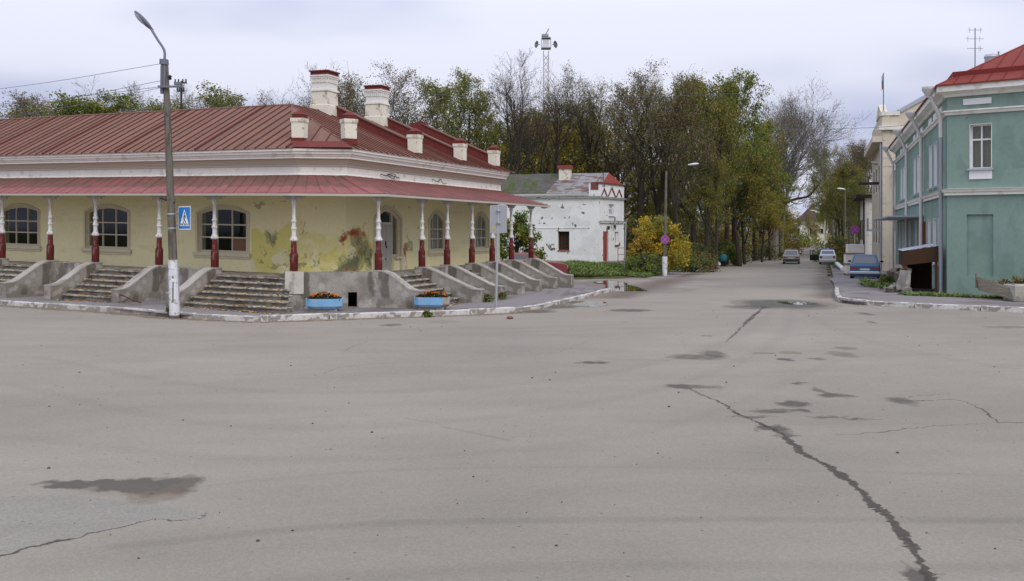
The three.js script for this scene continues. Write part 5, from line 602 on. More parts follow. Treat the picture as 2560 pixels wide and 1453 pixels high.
{ // the tall leaning lamp post with the crossing sign
  const d = 27.7, b = P(438, 783, d), t = P(413, 152, d); b.y = -0.05; const at2 = (py) => { const k = (py - 783) / (152 - 783); return b.clone().lerp(t, k); };
  const l = thing('street_lamp', 'tall leaning concrete lamp post with whitewashed foot and pasted notices', 'street lamp', b);
  part(l, 'shaft', taperPost(at2(640), t, 0.138, 0.092), M.poleConcrete); part(l, 'whitewashed_foot', taperPost(b.clone().add(V(0, -0.2, 0)), at2(641), 0.182, 0.15), M.poleWhite); part(l, 'base_skirt', taperPost(b.clone().add(V(0, -0.2, 0)), at2(776), 0.19, 0.188), M.poleConcrete);
  for (const py of [528, 563]) part(l, 'band_clamp', taperPost(at2(py + 2), at2(py - 2), 0.14, 0.14), M.galv); part(l, 'bracket', [bar(at2(498), at2(492).add(V(-0.3, 0.05, 0.1)), 0.03), bar(at2(500), at2(500).add(V(0.14, 0, 0.05)), 0.03)], M.iron);
  [[655, 0.02, 0.1, 0.18], [672, -0.03, 0.14, 0.2], [690, 0.03, 0.16, 0.1], [700, -0.05, 0.1, 0.24]].forEach(([py, dx, w, h], i) => { const c = at2(py), z = c.z + 0.118 + i * 0.002; part(l, 'notice', box(c.x + dx - w / 2, c.x + dx + w / 2, c.y - h / 2, c.y + h / 2, z, z + 0.003), i % 2 ? M.paper : M.white); });
  part(l, 'groove', box(at2(722).x - 0.022, at2(722).x + 0.022, at2(745).y, at2(680).y, at2(700).z + 0.112, at2(700).z + 0.122), M.poleConcrete);
  const top = t.clone(), bend = P(411, 128, d), armEnd = P(376, 70, d + 0.25); part(l, 'arm', tube([top.clone().add(V(0, -0.8, 0.1)), top.clone().add(V(0, 0, 0.06)), bend, bend.clone().lerp(armEnd, 0.5), armEnd], 0.038, 7, 20), M.wire); const dir = P(346, 38, d + 0.1).sub(armEnd).normalize(); lampHead(l, armEnd, dir.clone(), 0.92, M.wire);
  part(l, 'cap_bracket', [taperPost(t.clone().add(V(-0.03, -0.12, 0.02)), t.clone().add(V(-0.03, 0.04, 0.02)), 0.15, 0.14), taperPost(t.clone().add(V(-0.09, -1.0, 0.05)), t.clone().add(V(-0.08, -0.15, 0.05)), 0.05, 0.05)], M.wire); part(l, 'crossarm', [box(at2(217).x - 0.2, at2(217).x + 0.55, at2(217).y - 0.03, at2(217).y + 0.03, b.z + 0.12, b.z + 0.17), box(at2(213).x + 0.3, at2(213).x + 0.5, at2(213).y, at2(213).y + 0.08, b.z + 0.1, b.z + 0.2)], M.wire); part(l, 'insulator', at(lathe([[0, 0], [0.05, 0.02], [0.04, 0.08], [0.06, 0.12], [0, 0.16]], 8), at2(196).x + 0.14, at2(200).y, b.z + 0.05), M.black);
  // wires running off to the left
  const ends = [[0, 213, 150], [0, 250, 205], [0, 262, 216], [0, 270, 218]], W = [[[410, 158], [-420, 255]], [[412, 200], [-420, 320]], [[404, 217], [-420, 272]], [[404, 219], [-420, 345]]];
  W.forEach(([a, e], i) => { const p = P(a[0], a[1], d), q = P(e[0], e[1], 48), m = p.clone().lerp(q, 0.5).add(V(0, -0.25, 0)); single('overhead_wire', tube([p, p.clone().lerp(m, 0.5).add(V(0, -0.08, 0)), m, m.clone().lerp(q, 0.5).add(V(0, -0.08, 0)), q], 0.008, 4, 24), M.wire, ['uppermost thin wire running off from the leaning lamp post', 'second wire from the top on the leaning lamp post', 'third wire down, tied to lamp post crossarm', 'lowest wire tied to the leaning lamp post crossarm'][i], 'wire', 'wires of the leaning lamp post'); });
}
// signs drawn as flat printed faces
function canvasTex(w, h, draw) { const cv = document.createElement('canvas'); cv.width = w; cv.height = h; const c = cv.getContext('2d'); draw(c, w, h); const t = new THREE.CanvasTexture(cv); t.colorSpace = THREE.SRGBColorSpace; return t; }
const faceGeo = (w, h) => new THREE.PlaneGeometry(w, h).toNonIndexed();
{
  const c = P(461, 545, 27.5), ang = -0.72, s = 0.7, Q = new THREE.Matrix4().makeRotationY(ang).setPosition(c), sg = thing('crossing_sign', 'square blue pedestrian crossing sign fixed to the leaning lamp post', 'sign', c);
  part(sg, 'plate', [box(-s / 2, s / 2, -s / 2, s / 2, -0.02, 0)].map((g) => g.applyMatrix4(Q)), M.signGrey);
  const t = canvasTex(512, 512, (x) => { x.fillStyle = '#e8ebee'; x.fillRect(0, 0, 512, 512); x.fillStyle = '#1c7cc8'; x.fillRect(20, 20, 472, 472); x.fillStyle = '#eceef0'; x.beginPath(); x.moveTo(256, 60); x.lineTo(462, 432); x.lineTo(50, 432); x.closePath(); x.fill(); x.fillStyle = x.strokeStyle = '#10131a'; x.lineCap = 'round'; x.lineJoin = 'round'; x.beginPath(); x.arc(262, 150, 21, 0, 7); x.fill(); x.lineWidth = 34; x.beginPath(); x.moveTo(264, 190); x.lineTo(252, 280); x.stroke(); x.lineWidth = 20; x.beginPath(); x.moveTo(256, 195); x.lineTo(216, 236); x.lineTo(206, 284); x.stroke(); x.beginPath(); x.moveTo(272, 198); x.lineTo(306, 236); x.lineTo(326, 270); x.stroke(); x.lineWidth = 24; x.beginPath(); x.moveTo(252, 285); x.lineTo(300, 340); x.lineTo(332, 400); x.stroke(); x.beginPath(); x.moveTo(250, 285); x.lineTo(226, 350); x.lineTo(178, 404); x.stroke(); for (const [a, b] of [[96, 8], [150, 4], [236, 0], [290, -4], [372, -8]]) { x.beginPath(); x.moveTo(a, 418); x.lineTo(a + 40, 418); x.lineTo(a + 40 - b * 3, 376); x.lineTo(a + 8 - b * 3, 376); x.closePath(); x.fill(); } });
  part(sg, 'face', faceGeo(s, s).translate(0, 0, 0.003).applyMatrix4(Q), std({ map: t, roughness: 0.45 })); part(sg, 'bracket', [bar(P(446, 532, 27.65), P(440, 532, 27.7), 0.02), bar(P(446, 562, 27.65), P(441, 562, 27.7), 0.02)], M.galv);
}
{ // road sign seen from the back
  const b = P(1240, 772, 30.4); b.y = 0; const t = P(1246, 512, 30.4), sg = thing('road_sign', 'rectangular grey road sign seen from behind on metal post by kerb', 'sign', b), c = P(1247, 548, 30.34), Q = new THREE.Matrix4().makeRotationY(0.25).setPosition(c);
  part(sg, 'post', bar(b, t, 0.042, 0.042, 10), M.galv); const pl = part(sg, 'plate', (() => { const s = new THREE.Shape(), w = 0.29, h = 0.46, r = 0.05; s.moveTo(-w + r, -h); s.lineTo(w - r, -h); s.quadraticCurveTo(w, -h, w, -h + r); s.lineTo(w, h - r); s.quadraticCurveTo(w, h, w - r, h); s.lineTo(-w + r, h); s.quadraticCurveTo(-w, h, -w, h - r); s.lineTo(-w, -h + r); s.quadraticCurveTo(-w, -h, -w + r, -h); return extr(s, -0.07, -0.05); })().applyMatrix4(Q), M.signGrey); part(pl, 'sticker', box(-0.21, -0.11, -0.31, -0.25, -0.049, -0.046).applyMatrix4(Q), std({ color: lin(0.62, 0.42, 0.02) })); part(sg, 'clamp', [box(-0.06, 0.06, 0.26, 0.3, -0.05, 0.06), box(-0.06, 0.06, -0.14, -0.1, -0.05, 0.06)].map((g) => g.applyMatrix4(Q)), M.galv);
  const md = new THREE.SphereGeometry(0.34, 14, 6, 0, 7, 0, Math.PI / 2); md.scale(1.2, 0.14, 0.8); part(sg, 'earth_mound', uvm(at(md, b.x, 0, b.z)), std({ color: lin(0.09, 0.075, 0.06), bumpMap: fineBump, bumpScale: 0.02 }));
}
function noStop(px, py, d, dia) { const c = P(px, py, d), sg = thing('no_stopping_sign', d < 61 ? 'round blue and red no stopping sign on the whitewashed street pole' : 'round blue and red no stopping sign on thin post behind pallets', 'sign', c, 'no stopping signs'); const disc = new THREE.CylinderGeometry(dia / 2, dia / 2, 0.02, 28); disc.rotateX(Math.PI / 2); part(sg, 'plate', at(uvm(disc), c.x, c.y, c.z - 0.02), M.signGrey);
  const t = canvasTex(256, 256, (x) => { x.fillStyle = '#b8444e'; x.fillRect(0, 0, 256, 256); x.fillStyle = '#c23a45'; x.beginPath(); x.arc(128, 128, 128, 0, 7); x.fill(); x.fillStyle = '#2f55b4'; x.beginPath(); x.arc(128, 128, 100, 0, 7); x.fill(); x.strokeStyle = '#c8505a'; x.lineWidth = 26; x.beginPath(); x.moveTo(58, 58); x.lineTo(198, 198); x.moveTo(198, 58); x.lineTo(58, 198); x.stroke(); }), g = new THREE.CircleGeometry(dia / 2, 28); part(sg, 'face', plain(at(g, c.x, c.y, c.z - 0.005)), std({ map: t, roughness: 0.5 })); return sg; }
noStop(1663, 599, 59.8, 0.58); { const s = noStop(2138, 574, 63, 0.6), c = P(2138, 574, 63); part(s, 'post', bar(V(c.x, gy(c.x, 63), c.z - 0.06), V(c.x, c.y + 0.25, c.z - 0.06), 0.03), M.galv); }
{ // lamp pole with whitewashed foot by the yellow bush
  const d = 60, b = P(1661, 675, d); b.y = gy(b.x, d); const t = P(1666, 428, d), l = thing('street_lamp', 'concrete street lamp with white painted foot beside the yellow bush', 'street lamp', b); part(l, 'shaft', taperPost(b, t, 0.145, 0.085), M.poleConcrete); part(l, 'whitewashed_foot', taperPost(b.clone().add(V(0, -0.1, 0)), b.clone().lerp(t, 0.185), 0.225, 0.21), M.poleWhite); const e = P(1728, 412, d); part(l, 'arm', tube([t.clone().add(V(0, -0.4, 0)), t.clone().add(V(0.05, 0.15, 0)), t.clone().lerp(e, 0.5).add(V(0, 0.05, 0)), e], 0.022), M.iron); lampHead(l, e.clone().add(V(-0.1, 0, 0)), V(1, 0.12, 0.25), 0.85, M.white);
  const d2 = 88, b2 = P(1790, 650, d2); b2.y = gy(b2.x, d2); const t2 = P(1792, 470, d2), l2 = thing('street_lamp', 'distant street lamp with thick white foot among roadside trees', 'street lamp', b2); part(l2, 'shaft', taperPost(b2, t2, 0.19, 0.12), M.poleConcrete); part(l2, 'whitewashed_foot', taperPost(b2.clone().add(V(0, -0.1, 0)), b2.clone().add(V(0, 1.15, 0)), 0.29, 0.27), M.poleWhite); const e2 = P(1838, 461, d2); part(l2, 'arm', tube([t2, t2.clone().lerp(e2, 0.5).add(V(0, 0.25, 0)), e2], 0.035), M.galv); lampHead(l2, e2.clone().add(V(-0.2, 0, 0)), V(1, 0.1, 0.3), 1.3, M.galv);
  const d3 = 150, b3 = P(2061, 622, d3); b3.y = gy(b3.x, d3); const t3 = P(2063, 535, d3), l3 = thing('street_lamp', 'pale far street lamp with two heads at the bend', 'street lamp', b3); part(l3, 'shaft', bar(b3, t3, 0.14, 0.1), M.pipe); const e3 = P(2050, 532, d3); part(l3, 'arm', bar(t3, e3, 0.05), M.galv); lampHead(l3, e3.clone().add(V(0.2, 0, 0)), V(-1, 0.1, 0.2), 1.6, M.white); lampHead(l3, P(2040, 528, d3), V(-1, 0.1, 0.2), 1.5, M.white);
  const d4 = 76, w = P(2192, 410, d4), l4 = thing('wall_street_lamp', 'pale lamp head on bracket from the cream building', 'street lamp', w); part(l4, 'arm', bar(P(2200, 416, d4 + 1), w, 0.04), M.galv); lampHead(l4, w.clone().add(V(0.3, -0.05, 0)), V(-1, 0.25, 0.2), 1.2, M.white);
  const d5 = 110, b5 = P(2080, 640, d5); b5.y = gy(b5.x, d5); const t5 = P(2100, 472, d5); const l5 = thing('street_lamp', 'thin street lamp in front of trees on right of street', 'street lamp', V(t5.x, b5.y, t5.z)); part(l5, 'shaft', bar(V(t5.x + 0.6, b5.y, t5.z), V(t5.x + 0.6, t5.y - 0.2, t5.z), 0.11, 0.08), M.poleConcrete); lampHead(l5, t5.clone().add(V(0.5, -0.05, 0)), V(-1, 0.1, 0.2), 1.3, M.white);
}
{ const b = P(1561, 672, 61); b.y = ty(b.x, 61) - 0.1; single('grey_post', bar(b, P(1565, 552, 61), 0.055, 0.05, 8), M.pipeGrey, 'plain thin grey post beside the white house steps', 'post'); }
{ const c = P(2073, 592, 130), b = V(c.x, gy(c.x, 130), c.z), s = thing('priority_sign', 'yellow diamond priority road sign far down the street', 'sign', b), g = box(-0.36, 0.36, -0.36, 0.36, -0.01, 0.01), g2 = box(-0.28, 0.28, -0.28, 0.28, 0.0, 0.02); g.rotateZ(Math.PI / 4); g2.rotateZ(Math.PI / 4); part(s, 'plate', at(g, c.x, c.y, c.z), M.white); part(s, 'face', at(g2, c.x, c.y, c.z), std({ color: lin(0.55, 0.42, 0.08) })); part(s, 'post', bar(V(c.x + 0.05, b.y, c.z - 0.05), V(c.x + 0.05, c.y, c.z - 0.05), 0.04), M.galv); }
// planters with marigolds
M.blue = std({ roughness: 0.75, bumpMap: fineBump, bumpScale: 0.006, map: makeTex(256, 256, (u, v) => { const n = fbm(u * 6, v * 6, 621, 5), s = smooth(0.6, 0.68, fbm(u * 9, v * 9, 623, 5)); return mixc(mixc([0.17, 0.38, 0.62], [0.25, 0.47, 0.69], n), [0.38, 0.42, 0.43], s * 0.7); }, true, [1.2, 1.2]) });
M.soil = std({ color: lin(0.03, 0.024, 0.018) });
M.leaf = new THREE.MeshPhysicalMaterial({ vertexColors: true, side: THREE.DoubleSide, roughness: 0.9, transmission: 0.3, thickness: 0, specularIntensity: 0.3 });
function leafCloud(list, seed) {                             // [x, y, z, size, colour] -> one geometry of small bent leaves
  const r = rng(seed), n = list.length, pos = new Float32Array(n * 18), col = new Float32Array(n * 18), nor = new Float32Array(n * 18), uv = new Float32Array(n * 12), a = V(0, 0, 0), b = V(0, 0, 0), c = V(0, 0, 0); let k = 0;
  for (const [x, y, z, s, cl] of list) {
    a.set(r() - 0.5, r() - 0.5, r() - 0.5).normalize(); b.set(r() - 0.5, r() - 0.5, r() - 0.5).cross(a).normalize(); c.copy(a).cross(b);
    const L2 = s * (0.8 + 0.5 * r()), W = L2 * 0.34, bend = c.clone().multiplyScalar(L2 * 0.18), q = [V(x, y, z).addScaledVector(a, -L2 / 2), V(x, y, z).addScaledVector(b, W).add(bend), V(x, y, z).addScaledVector(a, L2 / 2), V(x, y, z).addScaledVector(b, -W).add(bend)], sh = 0.8 + 0.4 * r();
    for (const i of [0, 1, 2, 0, 2, 3]) { pos.set([q[i].x, q[i].y, q[i].z], k * 3); col.set([cl[0] * sh, cl[1] * sh, cl[2] * sh], k * 3); nor.set([c.x, c.y, c.z], k * 3); k++; }
  }
  const g = new THREE.BufferGeometry(); g.setAttribute('position', new THREE.BufferAttribute(pos, 3)); g.setAttribute('normal', new THREE.BufferAttribute(nor, 3)); g.setAttribute('uv', new THREE.BufferAttribute(uv, 2)); g.setAttribute('color', new THREE.BufferAttribute(col, 3)); g.computeVertexNormals(); return g;
}
function planter(cx, cz, seed, label, fl, worn, turn) {
  const p = thing('planter', label, 'planter', V(cx, 0, cz), 'blue concrete planters by the veranda'), r = rng(seed), oct = (w, dd, c) => [[-w + c, -dd], [w - c, -dd], [w, -dd + c], [w, dd - c], [w - c, dd], [-w + c, dd], [-w, dd - c], [-w, -dd + c]], ring = (o, y) => o.map(([x, z]) => V(x, y, z)), F2 = frame(cx, 0, cz, Math.cos(turn), Math.sin(turn));
  const R0 = ring(oct(0.48, 0.24, 0.14), 0.07), R1 = ring(oct(0.57, 0.31, 0.17), 0.16), R2 = ring(oct(0.585, 0.325, 0.18), 0.4), R3 = ring(oct(0.53, 0.27, 0.15), 0.4), R4 = ring(oct(0.5, 0.24, 0.14), 0.3), q = [], q2 = []; const rs = [R0, R1, R2, R3, R4]; for (let k = 0; k < 4; k++) for (let i = 0; i < 8; i++) { const a = rs[k][i], b = rs[k][(i + 1) % 8], c = rs[k + 1][(i + 1) % 8], d = rs[k + 1][i]; (worn && (i === 3 || i === 2) ? q2 : q).push(a, b, c, a, c, d); }
  part(p, 'bowl', inM(F2, tris(q)), M.blue); if (q2.length) part(p, 'worn_side', inM(F2, tris(q2)), M.concretePale); part(p, 'foot', inM(F2, box(-0.42, 0.42, -0.02, 0.075, -0.2, 0.2)), M.concrete); part(p, 'soil', inM(F2, extr(poly2(oct(0.53, 0.27, 0.15)), 0, 0.02).rotateX(-Math.PI / 2).translate(0, 0.33, 0)), M.soil);
  const gl = [], fw = []; for (let i = 0; i < 900; i++) { const x = (r() - 0.5) * 1.04, z = (r() - 0.5) * 0.5, hh = 0.2 * Math.sqrt(Math.max(0, 1 - (x / 0.56) ** 2)) * (0.7 + 0.5 * vnoise(x * 4, z * 4, seed)); gl.push([x, 0.34 + hh * r() * 1.15, z, 0.06, r() < 0.3 ? [0.07, 0.045, 0.02] : [0.035, 0.05, 0.014]]); }
  for (let i = 0; i < fl; i++) { const x = (seed === 71 ? (r() ** 1.5 - 0.47) : (r() - 0.5)) * 0.98, z = (r() - 0.35) * 0.5, hh = 0.2 * Math.sqrt(Math.max(0, 1 - (x / 0.56) ** 2)); const g = new THREE.IcosahedronGeometry(0.024 + 0.014 * r(), 0); g.scale(1, 0.6, 1); g.rotateZ(r()); g.translate(x, 0.36 + hh * (0.75 + 0.4 * r()), z); fw.push(plain(g)); }
  const fo = part(p, 'foliage', inM(F2, leafCloud(gl, seed + 1)), M.leaf); part(fo, 'marigold_blooms', inM(F2, fw.map((g) => { g.computeVertexNormals(); return g; })), std({ color: lin(0.62, 0.15, 0.012), roughness: 0.9 })).userData.kind = 'stuff';
}
planter(-6.02, -29.55, 71, 'pale blue octagonal planter with orange marigolds near the vent hole', 70, false, -0.06);
planter(-2.62, -30.2, 72, 'blue planter with one worn grey side by the first right stairs', 45, true, 0.1);
{ const p = P(1275, 797, 28.2), g = new THREE.IcosahedronGeometry(0.09, 1); g.scale(1.2, 0.6, 0.9); single('broken_brick', uvm(at(g, p.x, -0.08, -28.1)), std({ color: lin(0.22, 0.10, 0.075), bumpMap: fineBump, bumpScale: 0.02 }), 'small broken brick lying on the road beside kerb', 'brick'); }
// ---------------------------------------------------------------- cars
M.tyre = std({ color: lin(0.018, 0.018, 0.018), roughness: 0.9 }); M.hub = std({ color: lin(0.35, 0.35, 0.36), roughness: 0.4, metalness: 0.6 }); M.chrome = std({ color: lin(0.55, 0.55, 0.56), roughness: 0.3, metalness: 0.8 });
M.carGlass = new THREE.MeshPhysicalMaterial({ color: lin(0.05, 0.06, 0.065), roughness: 0.05, side: THREE.DoubleSide, specularIntensity: 1, ior: 1.7 }); M.tail = std({ color: lin(0.30, 0.02, 0.015), roughness: 0.3 }); M.plate = std({ color: lin(0.6, 0.6, 0.58) }); M.trimBlack = std({ color: lin(0.025, 0.025, 0.027), roughness: 0.6 });
function car(o) {                                            // local: forward -z, rear +z, ground y = 0
  const t = thing('parked_car', o.label, 'car', o.pos), L2 = 2.05, W = 0.8, add = (parent, n, g, m, lb) => { const q = part(parent, n, [g].flat().map((x) => x.translate(o.pos.x, o.pos.y, o.pos.z)), m, lb); return q; };
  const paint = new THREE.MeshPhysicalMaterial({ color: o.color, roughness: 0.5, clearcoat: 0.25, clearcoatRoughness: 0.3, side: THREE.DoubleSide });
  const hatch = o.hatch, s = new THREE.Shape(), wr = 0.36, wz = [-1.28, 1.18]; const rear = hatch ? 1.95 : 2.05;
  s.moveTo(-2.0, 0.28); s.lineTo(wz[0] - wr, 0.26); s.absarc(wz[0], 0.3, wr, Math.PI, 0, true); s.lineTo(wz[1] - wr, 0.25); s.absarc(wz[1], 0.3, wr, Math.PI, 0, true); s.lineTo(rear - 0.03, 0.3); s.lineTo(rear, 0.5); s.lineTo(rear - 0.02, hatch ? 0.9 : 0.8); s.lineTo(rear - 0.08, hatch ? 0.96 : 0.88); s.lineTo(1.0, 0.93); s.lineTo(-0.75, 0.92); s.lineTo(-1.85, 0.8); s.lineTo(-2.03, 0.72); s.lineTo(-2.06, 0.45); s.closePath();
  const bg = new THREE.ExtrudeGeometry(s, { depth: 2 * W - 0.12, bevelEnabled: true, bevelSize: 0.05, bevelThickness: 0.06, bevelSegments: 3, curveSegments: 10 }); bg.translate(0, 0, -W + 0.06); bg.rotateY(-Math.PI / 2); const body = add(t, 'body', uvm(bg), paint);
  const zb = [-0.82, hatch ? 1.9 : 1.38], zt = [-0.18, hatch ? 1.35 : 0.95], yb = 0.9, yt = o.h ?? 1.38, wb = W - 0.04, wt = W - 0.19, c8 = [[-wb, yb, zb[0]], [wb, yb, zb[0]], [wb, yb, zb[1]], [-wb, yb, zb[1]], [-wt, yt, zt[0]], [wt, yt, zt[0]], [wt, yt, zt[1]], [-wt, yt, zt[1]]].map((p) => V(...p)); const Q4 = (a, b, c, d) => quad(c8[a].clone(), c8[b].clone(), c8[c].clone(), c8[d].clone());
  const rm = c8.slice(4).map((p) => V(p.x * 0.86, p.y + 0.045, p.z * 0.9 + 0.03)); const cab = add(t, 'cabin', [Q4(0, 1, 5, 4), Q4(1, 2, 6, 5), Q4(2, 3, 7, 6), Q4(3, 0, 4, 7), quad(rm[0], rm[1], rm[2], rm[3]), ...[0, 1, 2, 3].map((i) => quad(c8[4 + i].clone(), c8[4 + (i + 1) % 4].clone(), rm[(i + 1) % 4].clone(), rm[i].clone()))], paint);
  const pane = (a, b, c, d, i0, i1, j0, j1, nm) => { const f = (u, v) => c8[a].clone().lerp(c8[b], u).lerp(c8[d].clone().lerp(c8[c], u), v), q = [f(i0, j0), f(i1, j0), f(i1, j1), f(i0, j1)], n = q[1].clone().sub(q[0]).cross(q[3].clone().sub(q[0])).normalize(), mid = f(0.5, 0.5); if (n.dot(V(mid.x, 0.2, mid.z - 0.4)) < 0) n.negate(); return add(cab, nm, quad(...q.map((p) => p.addScaledVector(n, 0.012))), M.carGlass); };
  pane(0, 1, 5, 4, 0.06, 0.94, 0.08, 0.93, 'windscreen'); pane(3, 2, 6, 7, 0.08, 0.92, hatch ? 0.3 : 0.12, 0.9, 'rear_window'); for (const [a, b, c, d] of [[1, 2, 6, 5], [0, 3, 7, 4]]) { pane(a, b, c, d, 0.14, 0.47, 0.1, 0.9, 'side_window'); pane(a, b, c, d, 0.51, 0.86, 0.1, 0.9, 'side_window'); }
  for (const [x, z] of [[-W + 0.07, wz[0]], [W - 0.07, wz[0]], [-W + 0.07, wz[1]], [W - 0.07, wz[1]]]) { const ty2 = new THREE.CylinderGeometry(0.3, 0.3, 0.17, 20); ty2.rotateZ(Math.PI / 2); const w = add(t, 'wheel', at(plain(ty2), x, 0.3, z), M.tyre); const hb = new THREE.CylinderGeometry(0.18, 0.18, 0.18, 14); hb.rotateZ(Math.PI / 2); add(w, 'hub_cap', at(plain(hb), x, 0.3, z), M.hub); }
  add(t, 'rear_bumper', cbox(-W + 0.01, W - 0.01, 0.38, 0.52, rear, rear + 0.09, 0.02), o.bumper ?? M.trimBlack); add(t, 'front_bumper', cbox(-W + 0.01, W - 0.01, 0.36, 0.52, -2.16, -2.06, 0.02), o.bumper ?? M.trimBlack);
  for (const sx of [-1, 1]) { add(t, 'tail_light', hatch ? box(sx * 0.62 - 0.1, sx * 0.62 + 0.1, 0.62, 0.86, rear - 0.01, rear + 0.045) : box(sx * 0.58 - 0.15, sx * 0.58 + 0.15, 0.62, 0.76, rear, rear + 0.045), M.tail); add(t, 'headlight', box(sx * 0.58 - 0.14, sx * 0.58 + 0.14, 0.56, 0.72, -2.12, -2.05), M.lampGlass); add(t, 'mirror', cbox(sx * 0.9 - 0.09, sx * 0.9 + 0.09, 0.96, 1.07, -0.62, -0.54, 0.02), M.trimBlack); }
  add(t, 'number_plate', box(-0.26, 0.26, 0.58, 0.69, rear + 0.0, rear + 0.048), M.plate); add(t, 'underbody', box(-W + 0.1, W - 0.1, 0.2, 0.4, -1.9, rear - 0.15), M.trimBlack); if (!hatch) add(t, 'tail_panel', box(-W + 0.1, W - 0.1, 0.53, 0.6, rear, rear + 0.04), M.trimBlack);
  if (o.extra) o.extra(t, add, paint); t.rotation.y = o.turn; return t;
}
const onRoad = (px, d) => V((px - CX) / F * d, gy((px - CX) / F * d, d), -d), away = -0.315;
{ const p = onRoad(2164, 54.5); p.y += 0.03; car({ label: 'dark blue boxy saloon parked on the pavement by pallets', pos: p, color: lin(0.012, 0.075, 0.17), turn: -0.385, bumper: M.chrome, h: 1.4 }); }
car({ label: 'grey boxy saloon driving away in middle of the street', pos: onRoad(1979, 95), color: lin(0.28, 0.27, 0.25), turn: away, bumper: M.trimBlack, h: 1.4 });
car({ label: 'white hatchback with roof light bar and open door at roadside', pos: onRoad(2070, 94), color: lin(0.62, 0.64, 0.68), turn: -0.345, hatch: true, h: 1.42, bumper: M.white, extra: (t, add, paint) => { const lb = add(t, 'roof_light_bar', cbox(-0.55, 0.55, 1.47, 1.58, 0.2, 0.42, 0.02), std({ color: lin(0.05, 0.08, 0.3), roughness: 0.3 })); add(lb, 'centre_lamp', box(-0.12, 0.12, 1.575, 1.62, 0.22, 0.4), M.white); const dr = [box(-0.95, -0.9, 0.32, 0.92, -0.7, 0.25), ...[box(-0.94, -0.91, 0.92, 1.36, -0.12, -0.05), box(-0.94, -0.91, 1.3, 1.36, -0.1, 0.25), box(-0.94, -0.91, 0.92, 1.36, 0.18, 0.25)]].map((g) => { g.translate(0.8, 0, 0.7); g.rotateY(-1.15); g.translate(-0.86, 0, -0.7); return g; }); const d = add(t, 'open_door', dr, M.trimBlack, 'dark inside of the open front door'); } });
car({ label: 'tiny pale car with red tail lights far down the street', pos: onRoad(2003, 285), color: lin(0.6, 0.6, 0.62), turn: away, hatch: true });
{ const p = V(0.95, -0.1, -52); car({ label: 'dark red car half hidden behind the stair walls', pos: p, color: lin(0.19, 0.02, 0.025), turn: -Math.PI / 2 + 0.12, h: 1.36 }); }
// ---------------------------------------------------------------- pallets, bin, post, lean-to, planks
M.packs = std({ bumpMap: fineBump, bumpScale: 0.008, map: makeTex(256, 256, (u, v) => { const row = v * 9, j = smooth(0.9, 0.97, row % 1) , n = fbm(u * 10, v * 20, 641, 4), s = hash(Math.floor(u * 10 + (Math.floor(row) % 2) * 0.5), Math.floor(row), 643); return scl(mixc([0.66, 0.60, 0.50], [0.76, 0.71, 0.63], 0.5 * n + 0.5 * s), 1 - 0.45 * j); }, true, [1.2, 0.75]) });
M.palletWood = std({ color: lin(0.27, 0.2, 0.13) });
{ const r = rng(91), d = 60.5, c = (2134 - CX) / F * d; let y = gy(c, d) + 0.03; [['grey lowest', 0.02], ['pale middle', 0], ['smaller pale top', 0.08]].forEach(([w, sh], i) => { const p = thing('brick_pallet', w + ' pallet load of blocks in the stack behind the blue car', 'pallet', V(c, y, -d), 'stacked pallets of blocks'); const q = (x0, x1, y0, y1, z0, z1) => { const g = box(x0, x1, y0, y1, z0, z1); g.rotateY(-0.2); return at(g, c + sh * 0.6, y, -d); }; for (let k = 0; k < 5; k++) part(p, 'board', q(-0.56 + k * 0.25, -0.44 + k * 0.25, 0.1, 0.125, -0.5, 0.5), M.palletWood); for (const z of [-0.45, 0, 0.45]) part(p, 'bearer', q(-0.56, 0.56, 0.0, 0.098, z - 0.05, z + 0.05), M.palletWood); part(p, 'blocks', q(-0.54 + sh, 0.54, 0.127, 0.66, -0.48, 0.48), M.packs); if (i) part(p, 'wrapping', q(-0.55 + sh, 0.55, 0.63, 0.672, -0.49, 0.49), M.paper); y += 0.675; }); }
{ const d = 84, c = onRoad(1842, d); c.x -= 1.2; const t = thing('litter_bin', 'rounded teal bin on dark stand at the left roadside', 'bin', c); part(t, 'drum', at(lathe([[0, 0.42], [0.27, 0.44], [0.31, 0.7], [0.3, 0.95], [0.2, 1.08], [0, 1.12]], 14), c.x, c.y, c.z), std({ color: lin(0.03, 0.17, 0.22), roughness: 0.6 })); part(t, 'stand', [box(c.x - 0.12, c.x + 0.12, c.y, c.y + 0.45, c.z - 0.1, c.z + 0.1), box(c.x - 0.3, c.x + 0.3, c.y, c.y + 0.06, c.z - 0.25, c.z + 0.25)], M.black); const g = new THREE.IcosahedronGeometry(0.22, 2); g.scale(1, 0.95, 1); single('white_bag', plain(at(g, c.x - 0.55, c.y + 0.22, c.z + 0.3)), M.white, 'small white bag on the ground beside the teal bin', 'bag'); }
{ const a = onRoad(2092, 80), b = onRoad(2107, 70.5); single('white_kerb_beam', taperPost(a.add(V(0, 0.35, 0)), b.add(V(0, 0.15, 0)), 0.2, 0.2), M.poleWhite, 'white painted concrete beam lying along the right road edge', 'beam'); }
M.brownTin = std({ color: lin(0.055, 0.03, 0.016), roughness: 0.7, bumpMap: fineBump, bumpScale: 0.01 });
